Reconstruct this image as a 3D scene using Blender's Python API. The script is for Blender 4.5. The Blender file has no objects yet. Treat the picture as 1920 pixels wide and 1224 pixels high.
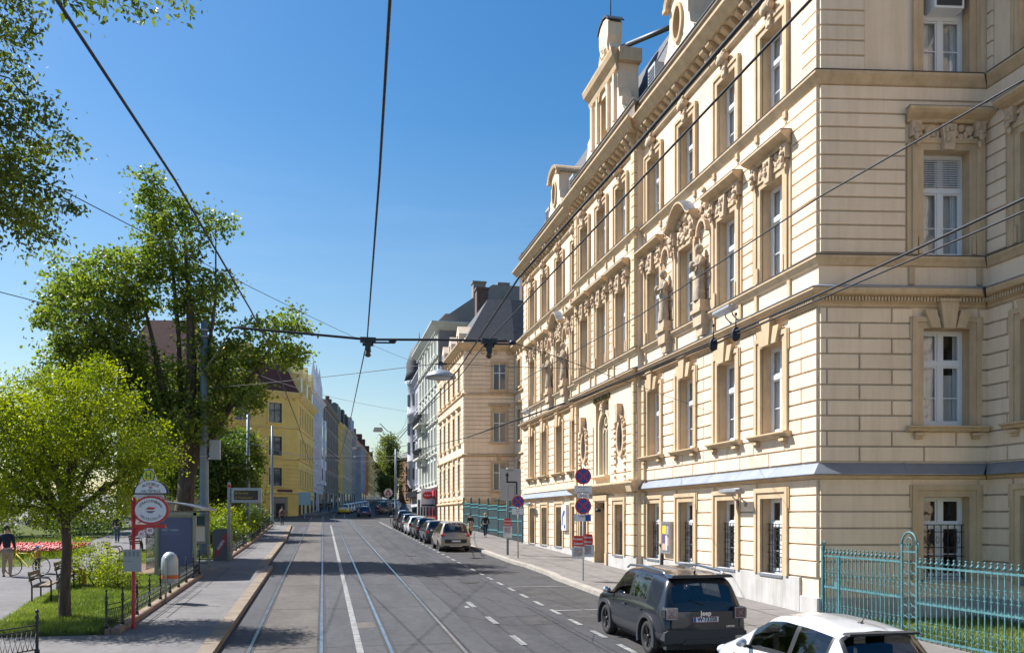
import bpy, bmesh, math, random
import numpy as np
from mathutils import Matrix, Vector, noise as mnoise
R = math.radians
rnd = random.Random(7)
S = bpy.context.scene
# ------------------------------------------------------------ camera, sky, sun
# origin of the world is the camera; the street runs along +Y and climbs 2.7 %
SL = 0.02685
YAW = 12.476
cam = bpy.data.cameras.new('camera'); camo = bpy.data.objects.new('camera', cam)
S.collection.objects.link(camo); S.camera = camo
camo.location = (0, 0, 0); camo.rotation_euler = (R(90), 0, R(-YAW))
cam.lens = 30.0; cam.sensor_width = 36.0; cam.shift_y = 0.1854; cam.clip_end = 3000; cam.clip_start = 0.1
SUN_EL, SUN_AZ = 49.0, -54.0        # azimuth measured from +Y towards +X
W = bpy.data.worlds.new('World'); S.world = W; W.use_nodes = True
nt = W.node_tree; bg = nt.nodes['Background']
sky = nt.nodes.new('ShaderNodeTexSky'); sky.sky_type = 'NISHITA'; sky.sun_disc = False
sky.sun_elevation = R(SUN_EL); sky.sun_rotation = R(SUN_AZ)
sky.air_density = 1.4; sky.dust_density = 0.9; sky.ozone_density = 3.0; sky.altitude = 200
hsv = nt.nodes.new('ShaderNodeHueSaturation'); hsv.inputs['Saturation'].default_value = 1.42; hsv.inputs['Hue'].default_value = 0.502; hsv.inputs['Value'].default_value = 1.06
nt.links.new(sky.outputs[0], hsv.inputs['Color']); 
_tc = nt.nodes.new('ShaderNodeTexCoord'); _mp = nt.nodes.new('ShaderNodeMapping'); _mp.inputs['Scale'].default_value = (1.2, 1.2, 9.0); _mp.inputs['Rotation'].default_value = (0.05, 0.12, 0.4)
_nz = nt.nodes.new('ShaderNodeTexNoise'); _nz.inputs['Scale'].default_value = 2.2; _nz.inputs['Detail'].default_value = 6; _nz.inputs['Roughness'].default_value = 0.6
_cr = nt.nodes.new('ShaderNodeValToRGB'); _cr.color_ramp.elements[0].position = 0.48; _cr.color_ramp.elements[1].position = 0.85; _cr.color_ramp.elements[0].color = (0.15, 0.15, 0.15, 1); _cr.color_ramp.elements[1].color = (0.40, 0.40, 0.40, 1)
_sp = nt.nodes.new('ShaderNodeSeparateXYZ'); _mr = nt.nodes.new('ShaderNodeMapRange'); _mr.inputs[1].default_value = 0.05; _mr.inputs[2].default_value = 0.42; _mr.inputs[3].default_value = 1.0; _mr.inputs[4].default_value = 0.0
_mu = nt.nodes.new('ShaderNodeMath'); _mu.operation = 'MULTIPLY'; _mx = nt.nodes.new('ShaderNodeMixRGB'); _mx.inputs[2].default_value = (7.5, 8.2, 9.0, 1)   # thin cirrus low in the sky
for a_, b_ in ((_tc.outputs['Generated'], _mp.inputs[0]), (_mp.outputs[0], _nz.inputs[0]), (_nz.outputs['Fac'], _cr.inputs[0]), (_tc.outputs['Generated'], _sp.inputs[0]), (_sp.outputs[2], _mr.inputs[0]), (_cr.outputs[0], _mu.inputs[0]), (_mr.outputs[0], _mu.inputs[1]), (_mu.outputs[0], _mx.inputs[0]), (hsv.outputs[0], _mx.inputs[1]), (_mx.outputs[0], bg.inputs[0])): nt.links.new(a_, b_)
bg.inputs[1].default_value = 0.066
sl = bpy.data.lights.new('sun', 'SUN'); sl.energy = 5.0; sl.angle = R(0.5); sl.color = (1, 0.968, 0.925)
so = bpy.data.objects.new('sun', sl); S.collection.objects.link(so)
tosun = Vector((math.sin(R(SUN_AZ)) * math.cos(R(SUN_EL)), math.cos(R(SUN_AZ)) * math.cos(R(SUN_EL)), math.sin(R(SUN_EL))))
so.rotation_euler = tosun.to_track_quat('Z', 'Y').to_euler()
S.view_settings.view_transform = 'Standard'; S.view_settings.look = 'None'
S.view_settings.gamma = 1.0; S.view_settings.exposure = 0.92
S.cycles.max_bounces = 6; S.cycles.transparent_max_bounces = 12

def gz(y, off=0.0):
    return SL * y - 3.2 + off

# ------------------------------------------------------------ materials
MATS = {}
def mat(name, col, rough=0.7, metal=0.0, var=0.0, scale=3.0, bump=0.0, bscale=40.0, spec=0.5, col2=None, coat=0.0, stretch=None, detail=6, streak=0.0):
    if name in MATS: return MATS[name]
    m = bpy.data.materials.new(name); m.use_nodes = True
    n = m.node_tree.nodes; l = m.node_tree.links
    b = n['Principled BSDF']
    b.inputs['Base Color'].default_value = (*col, 1); b.inputs['Roughness'].default_value = rough
    b.inputs['Metallic'].default_value = metal; b.inputs['Specular IOR Level'].default_value = spec
    if coat: b.inputs['Coat Weight'].default_value = coat; b.inputs['Coat Roughness'].default_value = 0.04
    tc = n.new('ShaderNodeNewGeometry')
    src = tc.outputs['Position']
    if stretch:
        mp = n.new('ShaderNodeMapping'); mp.inputs['Scale'].default_value = stretch
        l.new(src, mp.inputs['Vector']); src = mp.outputs[0]
    if var or col2:
        t = n.new('ShaderNodeTexNoise'); t.inputs['Scale'].default_value = scale; t.inputs['Detail'].default_value = detail
        t.inputs['Roughness'].default_value = 0.62
        l.new(src, t.inputs['Vector'])
        cr = n.new('ShaderNodeValToRGB')
        cr.color_ramp.elements[0].position = 0.32; cr.color_ramp.elements[1].position = 0.68
        c2 = col2 or tuple(max(0, c * (1 - var)) for c in col)
        cr.color_ramp.elements[0].color = (*c2, 1)
        cr.color_ramp.elements[1].color = (*(tuple(min(1, c * (1 + var * 0.5)) for c in col) if not col2 else col), 1)
        l.new(t.outputs['Fac'], cr.inputs['Fac']); l.new(cr.outputs[0], b.inputs['Base Color'])
    if streak:
        mp2 = n.new('ShaderNodeMapping'); mp2.inputs['Scale'].default_value = (2.6, 2.6, .22); l.new(tc.outputs['Position'], mp2.inputs['Vector'])
        t3 = n.new('ShaderNodeTexNoise'); t3.inputs['Scale'].default_value = 1.5; t3.inputs['Detail'].default_value = 8; t3.inputs['Roughness'].default_value = .7; l.new(mp2.outputs[0], t3.inputs['Vector'])
        c3 = n.new('ShaderNodeValToRGB'); c3.color_ramp.elements[0].position = .40; c3.color_ramp.elements[1].position = .56; k_ = 1 - streak
        c3.color_ramp.elements[0].color = (k_, k_ * .98, k_ * .95, 1); c3.color_ramp.elements[1].color = (1, 1, 1, 1); l.new(t3.outputs['Fac'], c3.inputs[0])
        mm = n.new('ShaderNodeMixRGB'); mm.blend_type = 'MULTIPLY'; mm.inputs[0].default_value = 1
        ir = n.new('ShaderNodeMapRange'); l.new(tc.outputs['Random Per Island'], ir.inputs[0]); ir.inputs[3].default_value = .93; ir.inputs[4].default_value = 1.03
        m2 = n.new('ShaderNodeMixRGB'); m2.blend_type = 'MULTIPLY'; m2.inputs[0].default_value = 1; l.new(c3.outputs[0], m2.inputs[1]); l.new(ir.outputs[0], m2.inputs[2])
        src_ = b.inputs['Base Color'].links[0].from_socket; l.new(src_, mm.inputs[1]); l.new(m2.outputs[0], mm.inputs[2]); l.new(mm.outputs[0], b.inputs['Base Color'])
    if bump:
        t2 = n.new('ShaderNodeTexNoise'); t2.inputs['Scale'].default_value = bscale; t2.inputs['Detail'].default_value = 4
        l.new(src, t2.inputs['Vector'])
        bp = n.new('ShaderNodeBump'); bp.inputs['Strength'].default_value = bump; bp.inputs['Distance'].default_value = 0.02
        l.new(t2.outputs['Fac'], bp.inputs['Height']); l.new(bp.outputs[0], b.inputs['Normal'])
    MATS[name] = m; return m

def glassmat(name, tint=(0.03, 0.035, 0.04), trans=0.45):
    m = bpy.data.materials.new(name); m.use_nodes = True
    n = m.node_tree.nodes; l = m.node_tree.links; n.clear()
    o = n.new('ShaderNodeOutputMaterial')
    tr = n.new('ShaderNodeBsdfTransparent'); tr.inputs[0].default_value = (trans, trans * 1.02, trans * 1.03, 1)
    g = n.new('ShaderNodeBsdfGlossy'); g.inputs['Roughness'].default_value = 0.02
    lw = n.new('ShaderNodeLayerWeight'); pw = n.new('ShaderNodeMath'); pw.operation = 'POWER'; pw.inputs[1].default_value = 4.0; l.new(lw.outputs['Facing'], pw.inputs[0]); fr = n.new('ShaderNodeMapRange'); l.new(pw.outputs[0], fr.inputs[0]); fr.inputs[3].default_value = 0.11; fr.inputs[4].default_value = 0.95
    gg = n.new('ShaderNodeNewGeometry')
    nz = n.new('ShaderNodeTexNoise'); nz.inputs['Scale'].default_value = 1.3
    bp = n.new('ShaderNodeBump'); bp.inputs['Strength'].default_value = 0.06; bp.inputs['Distance'].default_value = 0.2
    l.new(gg.outputs['Position'], nz.inputs['Vector']); l.new(nz.outputs['Fac'], bp.inputs['Height'])
    l.new(bp.outputs[0], g.inputs['Normal'])
    mx = n.new('ShaderNodeMixShader'); l.new(fr.outputs[0], mx.inputs[0]); l.new(tr.outputs[0], mx.inputs[1]); l.new(g.outputs[0], mx.inputs[2])
    l.new(mx.outputs[0], o.inputs[0]); MATS[name] = m; return m

def leafmat(name, c1, c2, trans=0.35, scale=1.2):
    m = bpy.data.materials.new(name); m.use_nodes = True
    n = m.node_tree.nodes; l = m.node_tree.links; n.clear()
    o = n.new('ShaderNodeOutputMaterial')
    g = n.new('ShaderNodeNewGeometry')
    t = n.new('ShaderNodeTexNoise'); t.inputs['Scale'].default_value = scale; t.inputs['Detail'].default_value = 5
    l.new(g.outputs['Position'], t.inputs['Vector'])
    cr = n.new('ShaderNodeValToRGB'); cr.color_ramp.elements[0].position = 0.38; cr.color_ramp.elements[1].position = 0.64
    cr.color_ramp.elements[0].color = (*c1, 1); cr.color_ramp.elements[1].color = (*c2, 1)
    l.new(t.outputs['Fac'], cr.inputs[0])
    hs = n.new('ShaderNodeHueSaturation'); l.new(cr.outputs[0], hs.inputs['Color'])
    mr = n.new('ShaderNodeMapRange'); l.new(g.outputs['Random Per Island'], mr.inputs[0])
    mr.inputs[3].default_value = 0.65; mr.inputs[4].default_value = 1.35
    l.new(mr.outputs[0], hs.inputs['Value'])
    p = n.new('ShaderNodeBsdfPrincipled'); p.inputs['Roughness'].default_value = 0.5; p.inputs['Specular IOR Level'].default_value = 0.35
    l.new(hs.outputs[0], p.inputs['Base Color'])
    tl = n.new('ShaderNodeBsdfTranslucent')
    h2 = n.new('ShaderNodeHueSaturation'); h2.inputs['Saturation'].default_value = 1.15; h2.inputs['Value'].default_value = 1.6
    l.new(hs.outputs[0], h2.inputs['Color']); l.new(h2.outputs[0], tl.inputs[0])
    mx = n.new('ShaderNodeMixShader'); mx.inputs[0].default_value = trans
    l.new(p.outputs[0], mx.inputs[1]); l.new(tl.outputs[0], mx.inputs[2]); l.new(mx.outputs[0], o.inputs[0])
    MATS[name] = m; return m

CREAM = mat('cream_plaster', (0.845, 0.67, 0.495), 0.85, var=0.08, scale=0.55, bump=0.15, bscale=30, spec=0.2, streak=.07)
TAN = mat('tan_stucco', (0.60, 0.45, 0.29), 0.85, var=0.12, scale=2.0, bump=0.15, bscale=25, spec=0.2, streak=.12)
TAN2 = mat('tan_ornament', (0.58, 0.44, 0.31), 0.85, var=0.2, scale=5.0, bump=0.5, bscale=14, spec=0.2)
STONE = mat('statue_stone', (0.42, 0.345, 0.26), 0.9, var=0.35, scale=6.0, bump=0.5, bscale=14, spec=0.2)
PLINTH = mat('grey_plinth', (0.52, 0.505, 0.485), 0.9, var=0.14, scale=1.2, bump=0.15, bscale=20, spec=0.2, streak=.18)
ZINC = mat('zinc_sheet', (0.28, 0.31, 0.36), 0.45, metal=0.55, var=0.15, scale=1.5)
SLATE = mat('slate_roof', (0.065, 0.068, 0.075), 0.7, var=0.4, scale=2.5, bump=0.4, bscale=8, stretch=(1, 1, 5))
WHITE = mat('white_window_paint', (0.74, 0.75, 0.77), 0.4)
CURT = mat('white_curtain', (0.72, 0.73, 0.75), 0.9, var=0.25, scale=2.0, stretch=(6, 6, 0.4))
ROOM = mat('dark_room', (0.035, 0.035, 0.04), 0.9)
GLASS = glassmat('window_glass', trans=0.85)
DGLASS = mat('dark_glass', (0.015, 0.02, 0.028), 0.05, spec=0.9)
IRON = mat('dark_iron', (0.035, 0.038, 0.045), 0.45, metal=0.4)
TURQ = mat('turquoise_paint', (0.075, 0.205, 0.225), 0.55, var=0.5, scale=14)
TURQD = mat('green_grey_hoarding', (0.012, 0.036, 0.042), 0.6, var=0.3, scale=1.5)
STEEL = mat('galvanised_steel', (0.36, 0.37, 0.38), 0.45, metal=0.6, var=0.15, scale=6)
DSTEEL = mat('blue_grey_pole_paint', (0.17, 0.21, 0.24), 0.5, metal=0.2, var=0.15, scale=2)
RED = mat('red_paint', (0.48, 0.03, 0.03), 0.45)
BLUE = mat('blue_sign', (0.02, 0.06, 0.30), 0.45)
WSIGN = mat('white_sign', (0.66, 0.67, 0.70), 0.5)
BLACK = mat('black_print', (0.015, 0.015, 0.018), 0.6)
YELLOW = mat('yellow_sign', (0.75, 0.60, 0.03), 0.5)
GREENP = mat('green_print', (0.02, 0.2, 0.05), 0.5)
TYRE = mat('tyre_rubber', (0.02, 0.02, 0.021), 0.85, bump=0.2, bscale=60)
CHROME = mat('chrome', (0.75, 0.76, 0.78), 0.15, metal=1.0)
ALLOY = mat('alloy_rim', (0.42, 0.43, 0.45), 0.3, metal=0.8)
TRIM = mat('black_trim', (0.02, 0.02, 0.022), 0.4)
CLAD = mat('grey_cladding', (0.034, 0.036, 0.042), 0.55)
REDLAMP = mat('red_lamp_lens', (0.42, 0.01, 0.015), 0.12, coat=1.0)
CLEARL = mat('clear_lamp_lens', (0.6, 0.6, 0.62), 0.1, coat=1.0)
CARGLASS = glassmat('car_glass', trans=0.33)
SEATM = mat('car_interior', (0.03, 0.03, 0.032), 0.8)
WOOD = mat('bench_wood', (0.20, 0.15, 0.10), 0.7, var=0.35, scale=4, stretch=(6, 1, 6))
BARK = mat('tree_bark', (0.10, 0.075, 0.055), 0.95, var=0.45, scale=5, bump=1.0, bscale=12, stretch=(2, 2, 0.5))
SKIN = mat('skin', (0.50, 0.30, 0.22), 0.6)
CABLE = mat('black_cable', (0.02, 0.022, 0.026), 0.6)
INSUL = mat('brown_insulator', (0.06, 0.04, 0.03), 0.4)
KERB = mat('kerb_granite', (0.215, 0.17, 0.125), 0.9, var=0.3, scale=1.3, bump=0.3, bscale=22)
KERBG = mat('kerb_grey_granite', (0.34, 0.31, 0.27), 0.9, var=0.25, scale=2, bump=0.3, bscale=22)
REDSTONE = mat('park_kerb_stone', (0.24, 0.165, 0.12), 0.9, var=0.3, scale=2, bump=0.3, bscale=18)

# ------------------------------------------------------------ mesh builder
class MB:
    def __init__(s, T=None):
        s.v = []; s.f = []; s.m = []; s.T = T; s.sm = []
    def vv(s, p):
        if s.T is not None:
            p = s.T @ Vector(p)
        s.v.append((p[0], p[1], p[2])); return len(s.v) - 1
    def face(s, idx, m=0, sm=False):
        s.f.append(tuple(idx)); s.m.append(m); s.sm.append(sm)
    def quad(s, a, b, c, d, m=0):
        s.face([s.vv(p) for p in (a, b, c, d)], m)
    def poly(s, pts, m=0):
        s.face([s.vv(p) for p in pts], m)
    def box(s, a, b, m=0, ch=0.0):
        x0, y0, z0 = a; x1, y1, z1 = b
        if x0 > x1: x0, x1 = x1, x0
        if y0 > y1: y0, y1 = y1, y0
        if z0 > z1: z0, z1 = z1, z0
        i = [s.vv(p) for p in ((x0, y0, z0), (x1, y0, z0), (x1, y1, z0), (x0, y1, z0), (x0, y0, z1), (x1, y0, z1), (x1, y1, z1), (x0, y1, z1))]
        for q in ((3, 2, 1, 0), (4, 5, 6, 7), (0, 1, 5, 4), (1, 2, 6, 5), (2, 3, 7, 6), (3, 0, 4, 7)):
            s.face([i[k] for k in q], m)
    def block(s, u0, u1, z0, z1, d0, d1, c=0.015, m=0):     # rusticated block on a facade frame, front chamfered
        b = [s.vv(p) for p in ((u0, d0, z0), (u1, d0, z0), (u1, d0, z1), (u0, d0, z1))]
        f = [s.vv(p) for p in ((u0 + c, d1, z0 + c), (u1 - c, d1, z0 + c), (u1 - c, d1, z1 - c), (u0 + c, d1, z1 - c))]
        s.face((f[3], f[2], f[1], f[0]), m)
        for k in range(4):
            j = (k + 1) % 4; s.face((b[j], b[k], f[k], f[j]), m)
    def tube(s, pts, r, n=8, m=0, cap=True, sm=True):
        pts = [Vector(p) for p in pts]; N = len(pts)
        rr = r if isinstance(r, (list, tuple)) else [r] * N
        rings = []; prev = None
        for k in range(N):
            t = (pts[min(k + 1, N - 1)] - pts[max(k - 1, 0)])
            if t.length < 1e-9: t = Vector((0, 0, 1))
            t.normalize()
            if prev is None:
                a = Vector((0, 0, 1)) if abs(t.z) < 0.9 else Vector((1, 0, 0))
                x = t.cross(a).normalized()
            else:
                x = (prev - t * prev.dot(t))
                x = x.normalized() if x.length > 1e-6 else t.orthogonal().normalized()
            prev = x; y = t.cross(x)
            rings.append([s.vv(pts[k] + (x * math.cos(2 * math.pi * i / n) + y * math.sin(2 * math.pi * i / n)) * rr[k]) for i in range(n)])
        for k in range(N - 1):
            for i in range(n):
                j = (i + 1) % n; s.face((rings[k][i], rings[k][j], rings[k + 1][j], rings[k + 1][i]), m, sm)
        if cap:
            s.face(rings[0][::-1], m); s.face(rings[-1], m)
    def lathe(s, prof, n=12, c=(0, 0, 0), m=0, ax='z', sx=1, sy=1, sm=True, caps=True):
        rings = []
        for r, h in prof:
            ring = []
            for i in range(n):
                a = 2 * math.pi * i / n; x = math.cos(a) * r * sx; y = math.sin(a) * r * sy
                p = (x, y, h) if ax == 'z' else ((h, x, y) if ax == 'x' else (y, h, x))
                ring.append(s.vv((p[0] + c[0], p[1] + c[1], p[2] + c[2])))
            rings.append(ring)
        for k in range(len(rings) - 1):
            for i in range(n):
                j = (i + 1) % n; s.face((rings[k][i], rings[k][j], rings[k + 1][j], rings[k + 1][i]), m, sm)
        if caps:
            s.face(rings[0][::-1], m); s.face(rings[-1], m)
    def ball(s, c, r, n=8, m=0, sx=1, sy=1, sz=1, jit=0):
        k = max(4, n // 2 + 1); rings = []
        for a in range(1, k):
            t = math.pi * a / k; ring = []
            for i in range(n):
                p = 2 * math.pi * i / n; q = r * (1 + (rnd.random() - .5) * jit)
                ring.append(s.vv((c[0] + q * math.sin(t) * math.cos(p) * sx, c[1] + q * math.sin(t) * math.sin(p) * sy, c[2] - q * math.cos(t) * sz)))
            rings.append(ring)
        b = s.vv((c[0], c[1], c[2] - r * sz)); t_ = s.vv((c[0], c[1], c[2] + r * sz))
        for i in range(n):
            j = (i + 1) % n
            s.face((b, rings[0][j], rings[0][i]), m, True); s.face((t_, rings[-1][i], rings[-1][j]), m, True)
            for q in range(len(rings) - 1): s.face((rings[q][i], rings[q][j], rings[q + 1][j], rings[q + 1][i]), m, True)
    def prism(s, pts, d0, d1, m=0, axis='y'):
        # polygon in (u,z) extruded along d (local y), or in (x,y) extruded along z
        f = (lambda p, d: (p[0], d, p[1])) if axis == 'y' else ((lambda p, d: (p[0], p[1], d)) if axis == 'z' else (lambda p, d: (d, p[0], p[1])))
        a = [s.vv(f(p, d0)) for p in pts]; b = [s.vv(f(p, d1)) for p in pts]
        s.face(a, m); s.face(b[::-1], m)
        for k in range(len(pts)):
            j = (k + 1) % len(pts); s.face((a[k], b[k], b[j], a[j]), m)
    def mould(s, u0, u1, prof, m=0, e0=0.0, e1=0.0):
        # extrude a (d,z) profile along u; ends mitred outward by e*d
        a = [s.vv((u0 - e0 * d, d, z)) for d, z in prof]; b = [s.vv((u1 + e1 * d, d, z)) for d, z in prof]
        for k in range(len(prof) - 1): s.face((a[k], a[k + 1], b[k + 1], b[k]), m)
        s.face(a[::-1], m); s.face(b, m)
    def build(s, name, mats, parent=None, M=None, recalc=True, sub=None):
        me = bpy.data.meshes.new(name)
        v = s.v
        if sub is not None: v = [(p[0] - sub[0], p[1] - sub[1], p[2] - sub[2]) for p in v]
        me.from_pydata(v, [], s.f)
        if not isinstance(mats, (list, tuple)): mats = [mats]
        for m in mats: me.materials.append(m)
        me.polygons.foreach_set('material_index', s.m)
        me.polygons.foreach_set('use_smooth', s.sm)
        if recalc:
            bm = bmesh.new(); bm.from_mesh(me); bmesh.ops.recalc_face_normals(bm, faces=bm.faces); bm.to_mesh(me); bm.free()
        me.update()
        return link(name, me, parent, M)

def link(name, data, parent=None, M=None):
    o = bpy.data.objects.new(name, data); S.collection.objects.link(o)
    if parent: o.parent = parent
    if M is not None: o.matrix_local = M
    return o
def tag(o, label=None, cat=None, group=None, kind=None):
    if label: o['label'] = label
    if cat: o['category'] = cat
    if group: o['group'] = group
    if kind: o['kind'] = kind
    return o
def empty(name, loc=(0, 0, 0), rz=0.0, rx=0.0):
    o = bpy.data.objects.new(name, None); S.collection.objects.link(o)
    o.location = loc; o.rotation_euler = (rx, 0, rz); o.empty_display_size = 0.3; return o
def copy_tree(o, parent=None):
    c = o.copy(); S.collection.objects.link(c); c.parent = parent
    for ch in [x for x in S.objects if x.parent == o]: copy_tree(ch, c)
    return c
def retag(o, label, group=None):
    o['label'] = label
    if group: o['group'] = group
    return o
def sheet(name, pts, off, m, kind='structure', nsub=0):
    """flat sheet lying on the sloping ground; pts are (x,y)"""
    me = bpy.data.meshes.new(name)
    me.from_pydata([(x, y, gz(y, off)) for x, y in pts], [], [tuple(range(len(pts)))]); me.materials.append(m)
    bm = bmesh.new(); bm.from_mesh(me)
    for f in bm.faces:
        if f.normal.z < 0: f.normal_flip()
    bmesh.ops.triangulate(bm, faces=bm.faces); bm.to_mesh(me); bm.free()
    o = link(name, me); tag(o, kind=kind); return o
def slab(name, pts, off, m, thick=0.4, kind='structure'):
    """raised slab (sidewalk) whose top is off above the road"""
    b = MB()
    a = [b.vv((x, y, gz(y, off))) for x, y in pts]; c = [b.vv((x, y, gz(y, off - thick))) for x, y in pts]
    b.face(a); b.face(c[::-1])
    for k in range(len(pts)):
        j = (k + 1) % len(pts); b.face((a[k], c[k], c[j], a[j]))
    o = b.build(name, m)
    if kind: tag(o, kind=kind)
    return o
def kerb_line(name, pts, off, w, m, h=0.0, side=1, seglen=1.0, thick=0.3):
    """row of kerb stones along pts; w wide to the left (side=1) of the travel direction"""
    b = MB()
    for (x0, y0), (x1, y1) in zip(pts[:-1], pts[1:]):
        L = math.hypot(x1 - x0, y1 - y0); n = max(1, int(L / seglen)); ux, uy = (x1 - x0) / L, (y1 - y0) / L
        nx, ny = -uy * side, ux * side
        for k in range(n):
            t0 = L * k / n + 0.006; t1 = L * (k + 1) / n - 0.006
            top = []; bot = []
            for t, q in ((t0, 0), (t1, 0), (t1, w), (t0, w)):
                x = x0 + ux * t + nx * q; y = y0 + uy * t + ny * q
                top.append(b.vv((x + (nx * .012 if q == 0 else 0), y, gz(y, off + h + rnd.uniform(-.003, .003))))); bot.append(b.vv((x, y, gz(y, off + h - thick))))
            b.face(top); b.face(bot[::-1])
            for q in range(4):
                j = (q + 1) % 4; b.face((top[q], bot[q], bot[j], top[j]))
    return tag(b.build(name, m), kind='structure')
def frame(ox, oy, ux, uy, oz=0.0):
    l = math.hypot(ux, uy); ux /= l; uy /= l
    return Matrix(((ux, -uy, 0, ox), (uy, ux, 0, oy), (0, 0, 1, oz), (0, 0, 0, 1)))
def Tm(x, y, z): return Matrix.Translation((x, y, z))
def text_obj(name, s, size, m, parent=None, M=None, ext=0.002, align='CENTER', sx=1.0, bold=0.0):
    cu = bpy.data.curves.new(name, 'FONT'); cu.body = s; cu.size = size; cu.extrude = ext; cu.align_x = align; cu.align_y = 'CENTER'; cu.offset = bold; cu.resolution_u = 3
    t = bpy.data.objects.new('tmp_text', cu); S.collection.objects.link(t)
    dg = bpy.context.evaluated_depsgraph_get()
    me = bpy.data.meshes.new_from_object(t.evaluated_get(dg)); me.materials.clear(); me.materials.append(m)
    S.collection.objects.unlink(t); bpy.data.objects.remove(t)
    if sx != 1.0:
        for v in me.vertices: v.co.x *= sx
    return link(name, me, parent, M)
# text lies in local XY; stand it up facing local -Y
UP = Matrix(((1, 0, 0, 0), (0, 0, -1, 0), (0, 1, 0, 0), (0, 0, 0, 1)))
def text_on_arc(name, s, size, R0, a_mid, m, parent, M, up=True, ry=1.0):
    """letters placed along an arc in local XZ plane (facing -Y)"""
    first = None; adv = size * 0.62; n = len(s); meshes = []
    cx_ = []
    bmx = bmesh.new()
    for k, chh in enumerate(s):
        if chh == ' ': continue
        t = (k - (n - 1) / 2) * adv / R0
        a = a_mid - t if up else a_mid + t
        o = text_obj('tmp', chh, size, m)
        rot = (a - math.pi / 2) if up else (a + math.pi / 2)
        P = Matrix.Translation((math.cos(a) * R0, math.sin(a) * R0 * ry, 0)) @ Matrix.Rotation(rot, 4, 'Z')
        o.data.transform(P); bmx.from_mesh(o.data); me = o.data; bpy.data.objects.remove(o); bpy.data.meshes.remove(me)
    me = bpy.data.meshes.new(name); bmx.to_mesh(me); bmx.free(); me.materials.append(m)
    return link(name, me, parent, M)
# ------------------------------------------------------------ facade tools (frame: u along the wall, d outward, z up)
def wall_cells(mb, u0, u1, z0, z1, ops, depth=0.38, mw=0, mr=1, d=0.0, zbot=None):
    us = sorted({u0, u1} | {min(max(v, u0), u1) for o in ops for v in o[:2]}); zs = sorted({z0, z1} | {min(max(v, z0), z1) for o in ops for v in o[2:4]})
    for a, b in zip(us[:-1], us[1:]):
        for c, e in zip(zs[:-1], zs[1:]):
            um, zm = (a + b) / 2, (c + e) / 2
            if any(o[0] < um < o[1] and o[2] < zm < o[3] for o in ops): continue
            mb.quad((a, d, c), (b, d, c), (b, d, e), (a, d, e), mw)
    for o in ops:
        a, b, c, e = o[:4]; k = d - depth
        mb.quad((a, d, c), (a, k, c), (a, k, e), (a, d, e), mr); mb.quad((b, d, c), (b, d, e), (b, k, e), (b, k, c), mr)
        mb.quad((a, d, e), (a, k, e), (b, k, e), (b, d, e), mr); mb.quad((a, d, c), (b, d, c), (b, k, c), (a, k, c), mr)
def rustic(mb, u0, u1, z0, z1, course, ops, L=None, gap=0.03, d=0.0, proud=0.05, m=0):
    n = max(1, round((z1 - z0) / course)); ch = (z1 - z0) / n
    for k in range(n):
        a, b = z0 + k * ch, z0 + (k + 1) * ch
        iv = [(u0, u1)]
        for o in ops:
            if min(o[3], b) - max(o[2], a) > 0.02:
                nv = []
                for p, q in iv:
                    if o[1] <= p or o[0] >= q: nv.append((p, q)); continue
                    if o[0] > p: nv.append((p, o[0]))
                    if o[1] < q: nv.append((o[1], q))
                iv = nv
        for p, q in iv:
            if q - p < 0.05: continue
            mb.quad((p, d + .004, a), (q, d + .004, a), (q, d + .004, b), (p, d + .004, b), 2)
            cuts = [p]
            if L:
                t = math.floor(p / L) * L + (L / 2 if k % 2 else 0)
                while t < q - 0.12:
                    if t > p + 0.12: cuts.append(t)
                    t += L
            cuts.append(q)
            for c0, c1 in zip(cuts[:-1], cuts[1:]):
                mb.block(c0 + gap / 2, c1 - gap / 2, a + gap / 2, b - gap / 2, d, d + proud, 0.012, m)
def expand(ops, e=0.26, t=0.24, b=0.0): return [(o[0] - e, o[1] + e, o[2] - b, o[3] + t) for o in ops]

def relief(mb, u0, u1, z0, z1, d, n, r, m=0, seed=1):
    q = random.Random(seed)
    for k in range(n):
        uu = q.uniform(u0, u1); zz = q.uniform(z0, z1); rr = r * q.uniform(.5, 1.15)
        mb.ball((uu, d + rr * .35, zz), rr, 6, m, sx=q.uniform(.6, 1.5), sy=.8, sz=q.uniform(.6, 1.5), jit=.35)

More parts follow.
